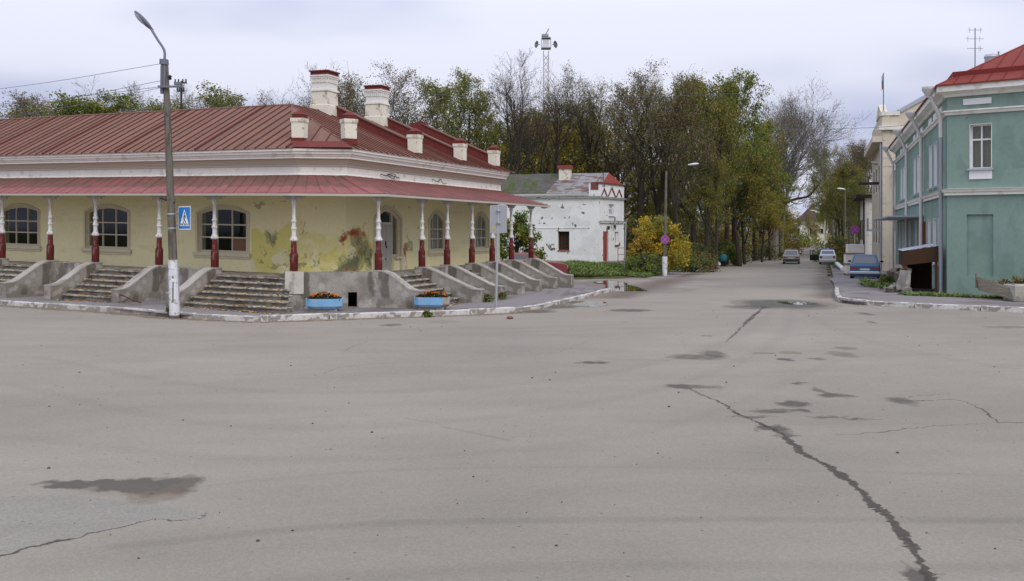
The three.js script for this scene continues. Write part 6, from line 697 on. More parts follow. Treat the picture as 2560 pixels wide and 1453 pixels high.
{ // basement entrance lean-to against the green wall
  const o = [17.7, -37.4], SD = [0.322, -0.947], FS = frame(o[0], 0, o[1], -SD[0], -SD[1]), t = thing('basement_lean_to', 'dark brown sheet metal lean-to over basement entrance by green wall', 'shed', V(16.9, 0, -37.9)), x1 = -0.45, x0 = -3.2;
  part(t, 'roof_sheet', inM(FS, [tris([V(x0, 2.0, 0.3), V(x1, 1.98, 0.3), V(x1, 1.72, 1.65), V(x0, 2.0, 0.3), V(x1, 1.72, 1.65), V(x0, 1.74, 1.65)])]), M.galv); part(t, 'front_panel', inM(FS, [tris([V(x1, 1.3, 0.28), V(x1, 1.94, 0.28), V(x1, 1.7, 1.62), V(x1, 1.3, 0.28), V(x1, 1.7, 1.62), V(x1, 1.12, 1.62)])]), M.brownTin); part(t, 'side_panel', inM(FS, box(x0, x1 - 0.2, 0, 1.68, 1.54, 1.6)), M.brownTin); part(t, 'back_panel', inM(FS, box(x0, x0 + 0.06, 0, 1.7, 0.25, 1.53)), M.brownTin); for (const z of [0.36, 1.52]) part(t, 'post', inM(FS, box(x1 - 0.1, x1 - 0.02, 0, z < 1 ? 1.9 : 1.65, z - 0.05, z + 0.05)), M.rust);
  part(t, 'kerb_wall', inM(FS, box(x0, x1 + 0.1, -0.1, 0.25, 1.62, 1.84)), M.concrete);
}
M.rubble = std({ color: lin(0.15, 0.13, 0.105), bumpMap: fineBump, bumpScale: 0.03 });
{ // broken concrete slabs heaped left of the lean-to
  const names = ['flat broken slab at the heap foot nearest the blue car', 'slab standing on edge in the rubble heap', 'broad slab leaning against the lean-to side', 'short slab end poking from the heap top', 'tilted slab on top by the brown sheet', 'small broken lump in grass by the heap', 'dark broken lump beside the lean-to opening'];
  [[2232, 722, 38.7, 0.5, 0.2, 0.35, 0.2, 0.3], [2247, 700, 38.6, 0.16, 0.7, 0.5, 0.12, -0.2], [2261, 702, 38.1, 0.2, 0.85, 0.6, -0.18, 0.15], [2240, 676, 39.2, 0.5, 0.16, 0.4, 0.5, 0.4], [2257, 672, 38.7, 0.55, 0.14, 0.45, -0.35, 0.3], [2222, 728, 38.2, 0.26, 0.2, 0.24, 0.3, 0.7], [2270, 728, 37.7, 0.24, 0.26, 0.2, 0.2, 0.2]].forEach(([px, py, d, w, h, dp, rz, ry], i) => { const p = P(px, py, d), g = new THREE.BoxGeometry(w, h, dp, 3, 3, 3), a = g.attributes.position; for (let k = 0; k < a.count; k++) { const x = a.getX(k), y = a.getY(k), z = a.getZ(k), q = 0.14; a.setXYZ(k, x + (vnoise(x * 9 + y * 5, z * 9 + y * 7, 700 + i) - 0.5) * q, y + (vnoise(x * 8 + z * 6, y * 8 + i, 720 + i) - 0.5) * q, z + (vnoise(y * 9, x * 8 + z * 8, 740 + i) - 0.5) * q); } g.rotateZ(rz); g.rotateY(ry); g.computeVertexNormals(); single('rubble_chunk', uvm(at(g, p.x, Math.max(p.y, h * 0.4), p.z)), i % 2 ? M.rubble : M.concrete, names[i], 'rubble', 'rubble heap by the lean-to'); });
}
M.greyWood = std({ bumpMap: fineBump, bumpScale: 0.006, map: makeTex(256, 256, (u, v) => { const n = fbm(u * 3, v * 40, 651, 5), s = fbm(u * 8, v * 8, 653, 4); return scl(mixc([0.14, 0.12, 0.085], [0.27, 0.24, 0.185], n), 0.8 + 0.4 * s); }, true, [1.5, 0.5]) });
{ // old flared plank box, one end tipped up, against the green corner
  const d = 34.6, t = thing('plank_box', 'weathered grey plank trough with one end tipped up below green wall', 'wooden box', P(2490, 745, d)); const top = [P(2441, 693, d + 0.2), P(2536, 722, d - 1.2)], bot = [P(2450, 727, d), P(2540, 752, d - 1.4)];
  for (let k = 0; k < 4; k++) { const a = k / 4, b = (k + 1) / 4 - 0.012, f = (s, u) => top[s].clone().lerp(bot[s], u); const q = [f(0, a), f(1, a), f(1, b), f(0, b)], bk = q.map((v) => v.clone().add(V(0.02, 0, -0.05))); part(t, 'plank', [quad(...q), quad(...bk), quad(q[0].clone(), q[1].clone(), bk[1].clone(), bk[0].clone())], M.greyWood); }
  for (let k = 0; k < 3; k++) { const f = (s, u) => top[s].clone().lerp(bot[s], u).add(V(0.35, 0, -0.75)); part(t, 'plank', quad(f(0, k / 3), f(1, k / 3), f(1, (k + 0.96) / 3), f(0, (k + 0.96) / 3)), M.greyWood); }
  part(t, 'end_board', [quad(top[0].clone(), top[0].clone().add(V(0.35, 0, -0.75)), bot[0].clone().add(V(0.25, 0, -0.6)), bot[0].clone())], M.greyWood); for (const [a, y] of [[0.02, 0.16], [0.5, 0.12], [0.985, 0.2]]) { const p = top[0].clone().lerp(top[1], a); part(t, 'stake', [box(p.x - 0.03, p.x + 0.05, p.y - 0.4, p.y + y, p.z - 0.08, p.z - 0.03)], M.greyWood); }
  const s = P(2552, 735, 33.2); single('concrete_block', cbox(s.x - 0.2, s.x + 1.6, s.y - 0.3, s.y + 0.32, s.z - 0.8, s.z, 0.04), M.concretePale, 'pale concrete slab at the edge beside the plank trough', 'slab');
}
// communication mast behind the trees
{
  const d = 190, b = P(1365, 600, d), y1 = P(1365, 128, d).y, w = 0.5, t = thing('radio_mast', 'lattice radio mast with dishes rising above the bare trees', 'mast', V(b.x, 0, -d)), legs = []; for (const [sx, sz] of [[-1, -1], [1, -1], [1, 1], [-1, 1]]) part(t, 'leg', bar(V(b.x + sx * w, -1, -d + sz * w), V(b.x + sx * w, y1, -d + sz * w), 0.09), M.pipe); const br = []; for (let y = 18, k = 0; y < y1 - 1; y += 1.3, k++) for (const z of [-w, w]) { br.push(bar(V(b.x - w, y, -d + z), V(b.x + w, y + 1.3, -d + z), 0.045), bar(V(b.x + w, y, -d + z), V(b.x - w, y + 1.3, -d + z), 0.045)); } part(t, 'bracing', br, M.pipe);
  const py = P(0, 120, d).y, pf = part(t, 'platform', [box(b.x - 1.0, b.x + 1.0, py - 0.2, py, -d - 1.0, -d + 1.0), box(b.x - 0.95, b.x + 0.95, py + 1.9, py + 2.1, -d - 0.95, -d + 0.95), box(b.x - 1.0, b.x - 0.85, py, py + 1.9, -d + 0.8, -d + 1), box(b.x + 0.85, b.x + 1.0, py, py + 1.9, -d + 0.8, -d + 1)], M.pipeGrey); part(pf, 'cabin', box(b.x - 0.6, b.x + 0.6, py, py + 1.75, -d - 0.6, -d + 0.6), M.white); part(t, 'top_fitting', [box(b.x - 0.9, b.x + 0.5, py + 2.3, py + 2.8, -d - 0.5, -d + 0.5), bar(V(b.x - 0.2, py + 2.6, -d), V(b.x + 0.6, py + 4, -d), 0.12)], M.pipeGrey); for (const sx of [-1, 1]) { const g = new THREE.SphereGeometry(0.85, 14, 8, 0, 7, 0, 1.1); g.scale(1, 0.6, 1); g.rotateZ(sx * -1.3); g.rotateY(0.5 * sx); part(t, 'dish', [uvm(at(g, b.x + sx * 1.75, py + 0.7, -d)), bar(V(b.x + sx * 1.2, py + 0.7, -d), V(b.x + sx * 2.0, py + 0.7, -d), 0.08)], M.pipeGrey); }
}
{ // wooden power pole behind the left roof
  const d = 88, b = P(452, 420, d), t = thing('power_pole', 'dark power pole with crossarms and insulators behind red roof', 'power pole', V(b.x, 0, -d)); part(t, 'shaft', bar(V(b.x, 0, -d), P(453, 203, d), 0.12, 0.09), M.iron); for (const [py, w] of [[207, 15], [228, 9]]) { const a = part(t, 'crossarm', box(P(452 - w, py, d).x, P(452 + w, py, d).x, P(0, py + 2, d).y, P(0, py - 1, d).y, -d, -d + 0.15), M.iron); for (const k of [-0.9, -0.35, 0.35, 0.9]) part(a, 'insulator', at(lathe([[0, 0], [0.07, 0.02], [0.06, 0.2], [0.09, 0.25], [0, 0.32]], 6), P(452 + w * k, py, d).x, P(0, py - 1, d).y, -d + 0.08), M.black); }
}
// wires over the street on the right
[[[2422, 293, 36.6], [2200, 318, 60], [1985, 326, 78], 0.014, 'wire from green corner window across the street to trees'], [[2560, 415, 36], [2330, 418, 50], [2190, 415, 76], 0.01, 'thin wire along the green facade to the wall lamp']].forEach(([a, b, c, r, lb]) => single('overhead_wire', tube([P(...a), P(...b), P(...c)], r, 4, 24), M.wire, lb, 'wire'));
single('overhead_wire', tube([P(1000, 232, 60), P(1250, 243, 66), P(1666, 240, 70), P(1900, 232, 74)], 0.012, 4, 30), M.wire, 'faint wire strung high in front of the park trees', 'wire');
// ---------------------------------------------------------------- trees
M.bark = std({ roughness: 0.95, bumpMap: fineBump, bumpScale: 0.02, map: makeTex(256, 512, (u, v) => { const n = fbm(u * 10, v * 6, 801, 5); return mixc([0.04, 0.034, 0.026], [0.09, 0.076, 0.058], n); }, true, [1, 2]) });
M.barkGrey = std({ roughness: 0.95, color: lin(0.125, 0.112, 0.097) });
M.barkPale = std({ roughness: 0.95, color: lin(0.19, 0.17, 0.15) });
function tubeRings(out, pts, rad, n) {                        // tapered branch as raw triangles
  const rings = []; let up = V(0.3, 0.1, 1);
  for (let i = 0; i < pts.length; i++) { const d = pts[Math.min(i + 1, pts.length - 1)].clone().sub(pts[Math.max(i - 1, 0)]).normalize(), x = up.clone().cross(d).normalize(), y = d.clone().cross(x), rg = []; for (let k = 0; k < n; k++) { const a = k / n * Math.PI * 2; rg.push(pts[i].clone().addScaledVector(x, Math.cos(a) * rad[i]).addScaledVector(y, Math.sin(a) * rad[i])); } rings.push(rg); }
  for (let i = 0; i < pts.length - 1; i++) for (let k = 0; k < n; k++) { const a = rings[i][k], b = rings[i][(k + 1) % n], c = rings[i + 1][(k + 1) % n], d = rings[i + 1][k]; out.push(a.x, a.y, a.z, b.x, b.y, b.z, c.x, c.y, c.z, a.x, a.y, a.z, c.x, c.y, c.z, d.x, d.y, d.z); }
}
const ENV = {};                                              // tree kinds
function makeTree(k, seed) {
  const r = rng(seed), wood = [], tips = [], H = k.h, levels = k.levels ?? 4;
  function grow(p, dir, len, rad, lvl) {
    const seg = lvl === 0 ? 7 : lvl === 1 ? 5 : lvl < levels ? 3 : 2, pts = [p.clone()], rs = [rad], d = dir.clone(), ends = lvl >= levels ? 0.35 : lvl === 0 ? 0.3 : 0.4; let q = p.clone();
    for (let i = 0; i < seg; i++) { const wob = lvl === 0 ? 0.07 : 0.2; d.add(V((r() - 0.5) * wob * 2, (r() - 0.5) * wob + (k.up ?? 0.1) * (lvl ? 1 : 0.2) * (lvl >= 3 ? (k.droop ?? 0.4) : 1), (r() - 0.5) * wob * 2)).normalize(); q = q.clone().addScaledVector(d, len / seg); pts.push(q); rs.push(Math.max(0.011, rad * mix(1, ends, (i + 1) / seg))); }
    tubeRings(wood, pts, rs, lvl === 0 ? 8 : lvl === 1 ? 6 : lvl === 2 ? 4 : 3);
    if (lvl >= levels) { tips.push(q, pts[1]); return; } if (lvl === levels - 1) tips.push(pts[Math.floor(seg / 2)]);
    const kids = k.kids[lvl], f0 = lvl === 0 ? k.clear : 0.2;
    for (let c = 0; c < kids; c++) { const f = f0 + (1 - f0) * ((c + r() * 0.9) / kids), ix = Math.min(seg - 1, Math.floor(f * seg)), tt = f * seg - ix, at0 = pts[ix].clone().lerp(pts[ix + 1], tt), bd = pts[ix + 1].clone().sub(pts[ix]).normalize(), az = r() * Math.PI * 2 + c * 2.4, sp = (lvl === 0 ? mix(k.spread, k.spread * 0.55, (f - f0) / (1 - f0)) : 0.55 + 0.5 * r()), sx = V(0.31, 0.2, 0.93).cross(bd).normalize(), sy = bd.clone().cross(sx), nd = bd.clone().multiplyScalar(Math.cos(sp)).addScaledVector(sx, Math.sin(sp) * Math.cos(az)).addScaledVector(sy, Math.sin(sp) * Math.sin(az)); const ln = lvl === 0 ? H * k.limb * (1.12 - 0.62 * (f - f0) / (1 - f0)) * (0.75 + 0.5 * r()) : len * (0.42 + 0.3 * r()) * (1.1 - 0.35 * f); grow(at0, nd, ln, Math.max(0.014, mix(rs[ix], rs[ix + 1], tt) * (lvl === 0 ? (k.thick ?? 0.5) : 0.62)), lvl + 1); }
  }
  grow(V(0, -0.3, 0), V((r() - 0.5) * 0.08, 1, (r() - 0.5) * 0.08), H * (k.trunk ?? 0.82), k.r ?? H * 0.02, 0);
  if (k.stems) for (let s = 1; s < k.stems; s++) grow(V((r() - 0.5) * 0.9, -0.3, (r() - 0.5) * 0.9), V((r() - 0.5) * 0.5, 1, (r() - 0.5) * 0.5).normalize(), H * (k.trunk ?? 0.82) * (0.75 + 0.25 * r()), (k.r ?? H * 0.02) * 0.8, 0);
  const wg = new THREE.BufferGeometry(); wg.setAttribute('position', new THREE.Float32BufferAttribute(wood, 3)); wg.computeVertexNormals(); uvm(wg); wg.setAttribute('uv', uvm(wg).attributes.uv);
  let lg = null; if (k.leaves) { const list = [], per = k.leaves / tips.length; for (const t of tips) { const lowY = t.y / H, keep = k.keep ? k.keep(t, r) : 1; let n = per * keep; n = Math.floor(n) + (r() < n % 1 ? 1 : 0); const cl = k.pal[Math.floor(r() * k.pal.length)]; for (let i = 0; i < n; i++) { const s = k.puff ?? 0.7; list.push([t.x + (r() + r() - 1) * s, t.y + (r() + r() - 1) * s * 0.8, t.z + (r() + r() - 1) * s, (k.leaf ?? 0.26) * (0.7 + 0.6 * r()), r() < 0.75 ? cl : k.pal[Math.floor(r() * k.pal.length)]]); } } lg = leafCloud(list, seed + 5); }
  return { wood: uvm(wg), leaves: lg };
}
const OL = [0.195, 0.195, 0.042], GR = [0.13, 0.19, 0.04], DG = [0.075, 0.12, 0.03], YE = [0.50, 0.36, 0.035], OC = [0.35, 0.235, 0.055], BR = [0.215, 0.145, 0.082], RB = [0.18, 0.108, 0.078], GY = [0.24, 0.215, 0.12], YG = [0.29, 0.28, 0.05];
const KIND = {
  green: { h: 19, kids: [11, 6, 5, 4], clear: 0.28, spread: 0.95, limb: 0.36, leaves: 21000, pal: [GR, OL, GR, OL, YG], leaf: 0.22, puff: 0.7 },
  olive: { h: 19, kids: [10, 6, 5, 4], clear: 0.28, spread: 0.8, limb: 0.38, leaves: 12500, pal: [OL, GY, OL, YG, GR], leaf: 0.19 },
  brown: { h: 19, kids: [10, 6, 5, 4], clear: 0.28, spread: 0.72, limb: 0.4, leaves: 10000, pal: [BR, RB, GY, BR, OL], leaf: 0.17, up: 0.16 },
  sparse: { h: 20, kids: [7, 6, 6, 5], clear: 0.28, spread: 0.62, limb: 0.46, thick: 0.62, leaves: 7500, pal: [GY, BR, OL, BR, OL], leaf: 0.16, up: 0.2, r: 0.42 },
  bare: { h: 22, kids: [7, 6, 6, 6], clear: 0.26, spread: 0.6, limb: 0.5, thick: 0.62, leaves: 900, pal: [OL, GY, OC], leaf: 0.15, up: 0.19, droop: 0.8, r: 0.42 },
  fan: { h: 21, kids: [14, 9, 8, 6], clear: 0.2, spread: 1.0, limb: 0.5, leaves: 12000, pal: [GY, BR, GY], leaf: 0.13, up: 0.14, droop: 0.8, r: 0.5, thick: 0.42 },
  yellow: { h: 13, kids: [10, 6, 5, 3], clear: 0.15, spread: 1.0, limb: 0.42, leaves: 14000, pal: [YE, YG, OC, OL, YG], leaf: 0.19, puff: 0.65 },
  park: { h: 18, kids: [10, 6, 5, 4], clear: 0.25, spread: 0.85, limb: 0.4, leaves: 15500, pal: [OL, YG, GR, OL, OC], leaf: 0.2 },
};
const PROTO = {}; let seedN = 900; for (const kn of Object.keys(KIND)) PROTO[kn] = [0, 1].map(() => makeTree(KIND[kn], (seedN += 13)));
const TREES = {};
function tree(kn, vi, px, d, topPy, wide, turn, label, group, bark = M.bark, whitewash) {
  const pr = PROTO[kn][vi], x = (px - CX) / F * d, y = ty(x, d) - 0.05, H = EYE - (topPy - CY) / F * d - y, key = kn + vi + bark.uuid;
  let t = TREES[key]; if (!t) { t = new THREE.Group(); const w = new THREE.Mesh(pr.wood, bark); w.name = 'trunk'; t.add(w); if (pr.leaves) { const c = new THREE.Mesh(pr.leaves, M.leaf); c.name = 'crown'; t.add(c); } t.children.forEach((m) => { m.castShadow = m.receiveShadow = true; }); TREES[key] = t; } 
  const c = t.clone(); c.name = numbered({ bare: 'bare_tree', fan: 'bare_tree', green: 'green_tree', olive: 'olive_tree', brown: 'brown_tree', sparse: 'thinning_tree', yellow: 'yellow_tree', park: 'park_tree' }[kn]); pr.wood.computeBoundingBox(); pr.leaves?.computeBoundingBox(); const real = pr.wood.boundingBox.max.y; c.scale.set(H / real * wide, H / real, H / real * wide); c.position.set(x, y, -d); c.rotation.y = turn; tag(c, label, 'tree', group); scene.add(c); 
  if (whitewash) { const g = lathe([[0.5, 0], [0.44, 0.5], [0.4, 1.3]], 9); g.scale(whitewash, 1, whitewash); const k = H / real; g.scale(1 / (k * wide), 1 / k, 1 / (k * wide)); const m = new THREE.Mesh(g, M.poleWhite); m.name = 'whitewash'; m.castShadow = m.receiveShadow = true; c.add(m); }
  return c;
}
const SK = 'trees behind the long red roof', PK = 'park trees behind the white house', ST = 'trees lining the left of the street', RT = 'trees on the right of the street';
// behind the long roof
tree('brown', 0, 92, 95, 230, 1.35, 0.3, 'reddish brown round tree leftmost behind the red roof', SK, M.barkGrey);
tree('green', 0, 222, 92, 228, 1.3, 1.2, 'dense green round tree behind the left roof', SK);
tree('sparse', 0, 165, 105, 246, 1.2, 2.2, 'thin brownish tree between the brown and green trees', SK, M.barkGrey);
tree('bare', 0, 300, 100, 192, 1.25, 0.5, 'pale leafless birch behind the roof right of green tree', SK, M.barkGrey);
tree('bare', 1, 390, 104, 212, 1.3, 1.9, 'pale bare tree just left of the leaning lamp post', SK, M.barkGrey);
tree('bare', 0, 478, 106, 200, 1.15, 4.0, 'pale bare tree behind the dark power pole', SK, M.barkGrey);
tree('olive', 0, 545, 96, 212, 1.6, 0.9, 'wide olive green tree behind roof right of power pole', SK, M.barkGrey);
tree('brown', 1, 645, 110, 236, 1.0, 2.0, 'small brown tree low behind the roof ridge', SK, M.barkGrey);
tree('sparse', 1, 430, 98, 226, 1.2, 4.4, 'muted twiggy tree just right of the leaning lamp post', SK, M.barkGrey);
tree('brown', 0, 600, 104, 232, 1.2, 0.8, 'dull brown tree beside the wide olive one', SK, M.barkGrey);
tree('sparse', 0, 700, 100, 228, 1.1, 5.0, 'grey thinning tree left of the dark bare one', SK, M.barkGrey);
tree('olive', 1, 345, 100, 240, 1.2, 3.7, 'low olive tree under the bare birch', SK, M.barkGrey);
tree('bare', 1, 15, 110, 262, 0.9, 3.0, 'low pale bare tree at the left edge', SK, M.barkPale);
tree('bare', 1, 745, 92, 190, 0.75, 3.3, 'dark bare tree just left of the tall chimneys', SK, M.barkGrey);
tree('bare', 0, 800, 95, 146, 0.85, 2.1, 'tall bare tree directly behind the taller chimney', SK, M.barkGrey);
tree('brown', 0, 885, 90, 190, 0.8, 1.0, 'red brown tree between the two tall chimneys', SK, M.barkGrey);
tree('sparse', 1, 1020, 88, 150, 1.1, 0.4, 'grey green thinning tree behind the second tall chimney', PK, M.barkGrey);
tree('brown', 1, 945, 98, 205, 0.9, 5.2, 'dull brown tree low behind the second chimney', PK, M.barkGrey);
tree('olive', 1, 1090, 94, 185, 0.9, 2.6, 'grey olive tree right of the second chimney', PK, M.barkGrey);
tree('olive', 0, 1160, 86, 172, 0.8, 0.0, 'olive green tree rising behind the end gable', PK);
tree('park', 1, 1215, 102, 300, 1.0, 3.1, 'low green tree filling behind the end gable', PK);
tree('bare', 0, 1288, 80, 118, 0.95, 5.0, 'tall bare tree left of the radio mast', PK);
tree('bare', 1, 1372, 84, 138, 1.05, 0.8, 'tall bare tree directly below the radio mast', PK);
tree('bare', 1, 1338, 95, 150, 0.8, 2.8, 'slim bare tree just left of the mast foot', PK);
tree('yellow', 0, 1300, 100, 300, 1.2, 0.2, 'yellow olive tree low behind the white house left end', PK);
tree('yellow', 1, 1395, 92, 300, 1.2, 1.1, 'golden tree behind the white house chimney', PK);
tree('yellow', 0, 1475, 96, 290, 1.2, 2.4, 'ochre tree behind the patched tin roof', PK);
tree('park', 0, 1345, 120, 260, 1.2, 2.0, 'dark green tree deep behind the mossy roof', PK);
tree('sparse', 0, 1488, 88, 165, 0.85, 1.4, 'reddish thinning tree right of the radio mast', PK);
tree('brown', 1, 1440, 110, 215, 0.9, 0.6, 'distant brown tree behind the mast', PK);
tree('sparse', 1, 1592, 76, 152, 0.95, 2.9, 'tall dark trunked tree right of the white house', ST, M.bark);
tree('brown', 0, 1545, 90, 200, 0.85, 4.4, 'brown tree close behind the zigzag parapet', ST);
tree('sparse', 0, 1640, 84, 190, 0.85, 3.6, 'thinning brown tree behind the whitewashed lamp pole', ST);
tree('sparse', 0, 1697, 73, 172, 0.9, 0.1, 'thick dark trunk tree right of the yellow bush', ST, M.bark, 0.9);
tree('brown', 0, 1738, 84, 180, 0.9, 5.5, 'rusty brown tree in the middle of street row', ST, M.bark, 0.8);
tree('park', 0, 1768, 80, 178, 0.8, 2.2, 'leafy green tree with whitewashed foot in the row', ST, M.bark, 0.8);
tree('green', 0, 1815, 90, 176, 0.72, 0.9, 'green tree topping the right of street row', ST);
tree('park', 0, 1850, 84, 250, 0.85, 3.9, 'broad green tree leaning over the left pavement', ST);
tree('green', 1, 1885, 104, 300, 0.75, 4.8, 'low green tree beyond the leaning row', ST);
tree('park', 1, 1790, 75, 380, 0.8, 0.3, 'low leafy tree with foliage down to the pavement', ST);
const fanTree = tree('fan', 0, 1938, 112, 208, 1.0, 2.0, 'huge bare fan shaped tree at the end of street row', ST, M.barkPale);
tree('sparse', 1, 1950, 118, 330, 0.75, 5.8, 'grey thinning tree below the big bare one', ST);
tree('olive', 0, 1905, 120, 330, 0.8, 2.5, 'olive tree behind the big bare trunk', ST);
tree('park', 1, 1940, 126, 470, 0.9, 1.0, 'low olive tree at street level beyond the row', ST);
tree('yellow', 1, 1965, 135, 500, 1.0, 3.3, 'small ochre tree far along the left roadside', ST);
tree('park', 0, 1620, 105, 380, 1.0, 2.2, 'green tree deep between the dark trunks', ST);
tree('yellow', 0, 1680, 108, 400, 1.1, 4.1, 'yellowing tree deep behind the bush', ST);
tree('sparse', 0, 1955, 116, 330, 0.7, 3.1, 'dense grey twiggy tree right below the fan tree', ST, M.barkPale);
tree('olive', 0, 1925, 106, 400, 0.85, 0.7, 'dull olive tree filling under the fan tree', ST);
tree('park', 0, 1545, 104, 330, 1.0, 0.9, 'dim green tree behind the zigzag parapet', ST);
tree('park', 1, 1862, 92, 420, 1.0, 2.2, 'low yellow green tree hiding trunks beside the road', ST);
tree('green', 1, 1835, 96, 330, 0.85, 1.5, 'mid green tree in middle of the street row', ST);
tree('yellow', 0, 1905, 100, 470, 1.0, 0.9, 'low ochre tree under the big bare one', ST);
tree('park', 0, 1700, 96, 420, 1.0, 3.5, 'low green tree behind the thick trunk foot', ST);
{ const sc = fanTree.scale, out = [], loc = (px, py, d) => { const p = P(px, py, d).sub(fanTree.position); p.applyAxisAngle(V(0, 1, 0), -fanTree.rotation.y); return p.divide(sc); }; for (const [q, r0] of [[[[1936, 530, 112], [1962, 508, 110.5], [1995, 496, 109.5], [2018, 492, 109], [2034, 478, 108.6], [2046, 462, 108.4]], 0.26], [[[2018, 492, 109], [2030, 496, 108.8], [2046, 493, 108.6]], 0.08], [[[2034, 478, 108.6], [2036, 462, 108.6], [2032, 445, 108.8]], 0.07], [[[1975, 503, 110], [1990, 510, 109.6], [2006, 508, 109.2], [2018, 498, 109]], 0.08], [[[1995, 496, 109.5], [2004, 470, 109.6], [2016, 452, 109.6], [2018, 430, 109.6]], 0.07], [[[2046, 462, 108.4], [2052, 450, 108.4], [2050, 436, 108.4]], 0.05]]) { const c = new THREE.CatmullRomCurve3(q.map((a) => loc(...a))).getPoints(10); tubeRings(out, c, c.map((_, i) => r0 * (1 - 0.07 * i)), 5); } const g = new THREE.BufferGeometry(); g.setAttribute('position', new THREE.Float32BufferAttribute(out, 3)); g.computeVertexNormals(); const m = new THREE.Mesh(uvm(g), M.bark); m.name = 'long_limb'; m.castShadow = m.receiveShadow = true; fanTree.add(m); }
// right of the street
tree('olive', 1, 2085, 150, 352, 0.95, 0.6, 'olive tree on right of street beside far lamp', RT, M.barkGrey);
tree('bare', 1, 2125, 140, 345, 0.9, 4.2, 'pale bare poplar on the right of street', RT, M.barkGrey);
tree('park', 1, 2110, 128, 420, 0.85, 2.0, 'dark green tree behind the round sign', RT);
tree('brown', 0, 2160, 120, 350, 0.8, 1.0, 'brown tree touching the cream building corner', RT, M.barkGrey);
tree('olive', 0, 2150, 112, 430, 0.75, 3.0, 'leafy olive tree behind stacked pallets', RT);
tree('yellow', 1, 2090, 165, 480, 1.0, 5.0, 'ochre tree low right of the far house', RT);
tree('park', 1, 2135, 118, 400, 0.9, 0.7, 'dense dark olive tree filling the right roadside', RT, M.barkGrey);
tree('sparse', 0, 2105, 135, 350, 0.95, 2.9, 'tall twiggy tree crowning the right row', RT, M.barkGrey);
tree('olive', 1, 2170, 132, 360, 0.9, 5.1, 'grey green tree touching the cream wall', RT, M.barkGrey);
tree('green', 0, 2095, 142, 430, 0.8, 1.7, 'dark green tree low beside the far lamp', RT);
tree('park', 0, 2060, 190, 470, 0.8, 0.2, 'small green tree beside the pyramid roof house', RT);
tree('brown', 1, 2020, 240, 545, 1.2, 0.9, 'muted brown tree before the pyramid roof house', RT);
tree('olive', 1, 1985, 230, 560, 1.1, 0.2, 'tiny olive tree at the far end of street', RT);
tree('park', 1, 2040, 250, 575, 1.2, 1.2, 'tiny green tree before the far house', RT);
// ---------------------------------------------------------------- bushes and low growth
function bush(name, label, cat, px, d, w, h, n, pal, leaf, seed, baseY, group) {
  const x = (px - CX) / F * d, y = baseY ?? ty(x, d), b = thing(name, label, cat, V(x, y, -d), group), r = rng(seed), list = [], wood = [];
  for (let i = 0; i < 26; i++) { const a = r() * 6.28, f = r(), p = V(x, y - 0.1, -d), q = V(x + Math.cos(a) * w * 0.42 * f, y + h * (0.55 + 0.4 * r()) * (1 - 0.3 * f), -d + Math.sin(a) * w * 0.42 * f); tubeRings(wood, [p, p.clone().lerp(q, 0.5).add(V((r() - 0.5) * 0.2, 0.1, 0)), q], [0.03, 0.022, 0.01], 4); }
  const cl = []; for (let i = 0; i < 60; i++) { const a = r() * 6.28, e = Math.acos(1 - 1.15 * r()), k = 0.55 + 0.45 * r(); cl.push([x + Math.cos(a) * Math.sin(e) * w / 2 * k, y + h * (0.08 + 0.82 * Math.abs(Math.cos(e)) * k + 0.1 * r()), -d + Math.sin(a) * Math.sin(e) * w / 2 * k * 0.85, pal[Math.floor(r() * pal.length)]]); }
  for (let i = 0; i < n; i++) { const c = cl[Math.floor(r() * cl.length)], s = w * 0.12; list.push([c[0] + (r() + r() - 1) * s, Math.max(y + 0.02, c[1] + (r() + r() - 1) * s), c[2] + (r() + r() - 1) * s, leaf * (0.7 + 0.6 * r()), r() < 0.7 ? c[3] : pal[Math.floor(r() * pal.length)]]); }
  const wg = new THREE.BufferGeometry(); wg.setAttribute('position', new THREE.Float32BufferAttribute(wood, 3)); wg.computeVertexNormals(); part(b, 'stems', uvm(wg), M.bark); part(b, 'foliage', leafCloud(list, seed + 3), M.leaf); return b;
}
bush('yellow_bush', 'large golden yellow bush around the whitewashed street lamp', 'bush', 1650, 63, 4.0, 4.7, 8000, [YE, [0.44, 0.36, 0.05], YG, YE, [0.32, 0.3, 0.05], OL], 0.15, 41);
bush('yellow_bush', 'orange tinged side of bush nearest the white house', 'bush', 1602, 62, 2.2, 3.3, 2600, [OC, YE, [0.42, 0.24, 0.03], YG], 0.14, 42);
bush('green_bush', 'dark green low bush in front of the yellow one', 'bush', 1612, 60.5, 3.0, 1.5, 3200, [GR, [0.08, 0.12, 0.06], GR, OL], 0.13, 43);
bush('green_bush', 'dark leafy bush between veranda columns and white house', 'bush', 1292, 58, 3.2, 3.8, 4500, [DG, GR, OL, YG], 0.17, 44);
bush('green_bush', 'low green scrub along foot of the tree row', 'bush', 1730, 68, 4.0, 1.4, 3600, [DG, OL, GR, BR], 0.14, 45);
bush('brown_bush', 'brownish shrub under the trees right of the yellow bush', 'bush', 1745, 76, 3.2, 2.4, 2800, [BR, DG, OL], 0.15, 46);
bush('green_bush', 'leafy shrub by the second white lamp foot', 'bush', 1812, 86, 3.4, 2.4, 2800, [GR, OL, DG], 0.17, 47);
bush('green_bush', 'weedy shrub behind the blue car by rubble', 'bush', 2222, 44, 0.9, 0.55, 800, [DG, GR, OL], 0.1, 48, 0);
bush('brown_bush', 'dry brown shrub at right edge behind the slab', 'bush', 2548, 34.5, 1.5, 1.0, 1400, [BR, OC, [0.06, 0.05, 0.03]], 0.09, 49, 0);
bush('green_bush', 'small green scrub beside the far dirt road', 'bush', 2015, 200, 9, 3.2, 1600, [GR, OL, YG], 0.35, 50);
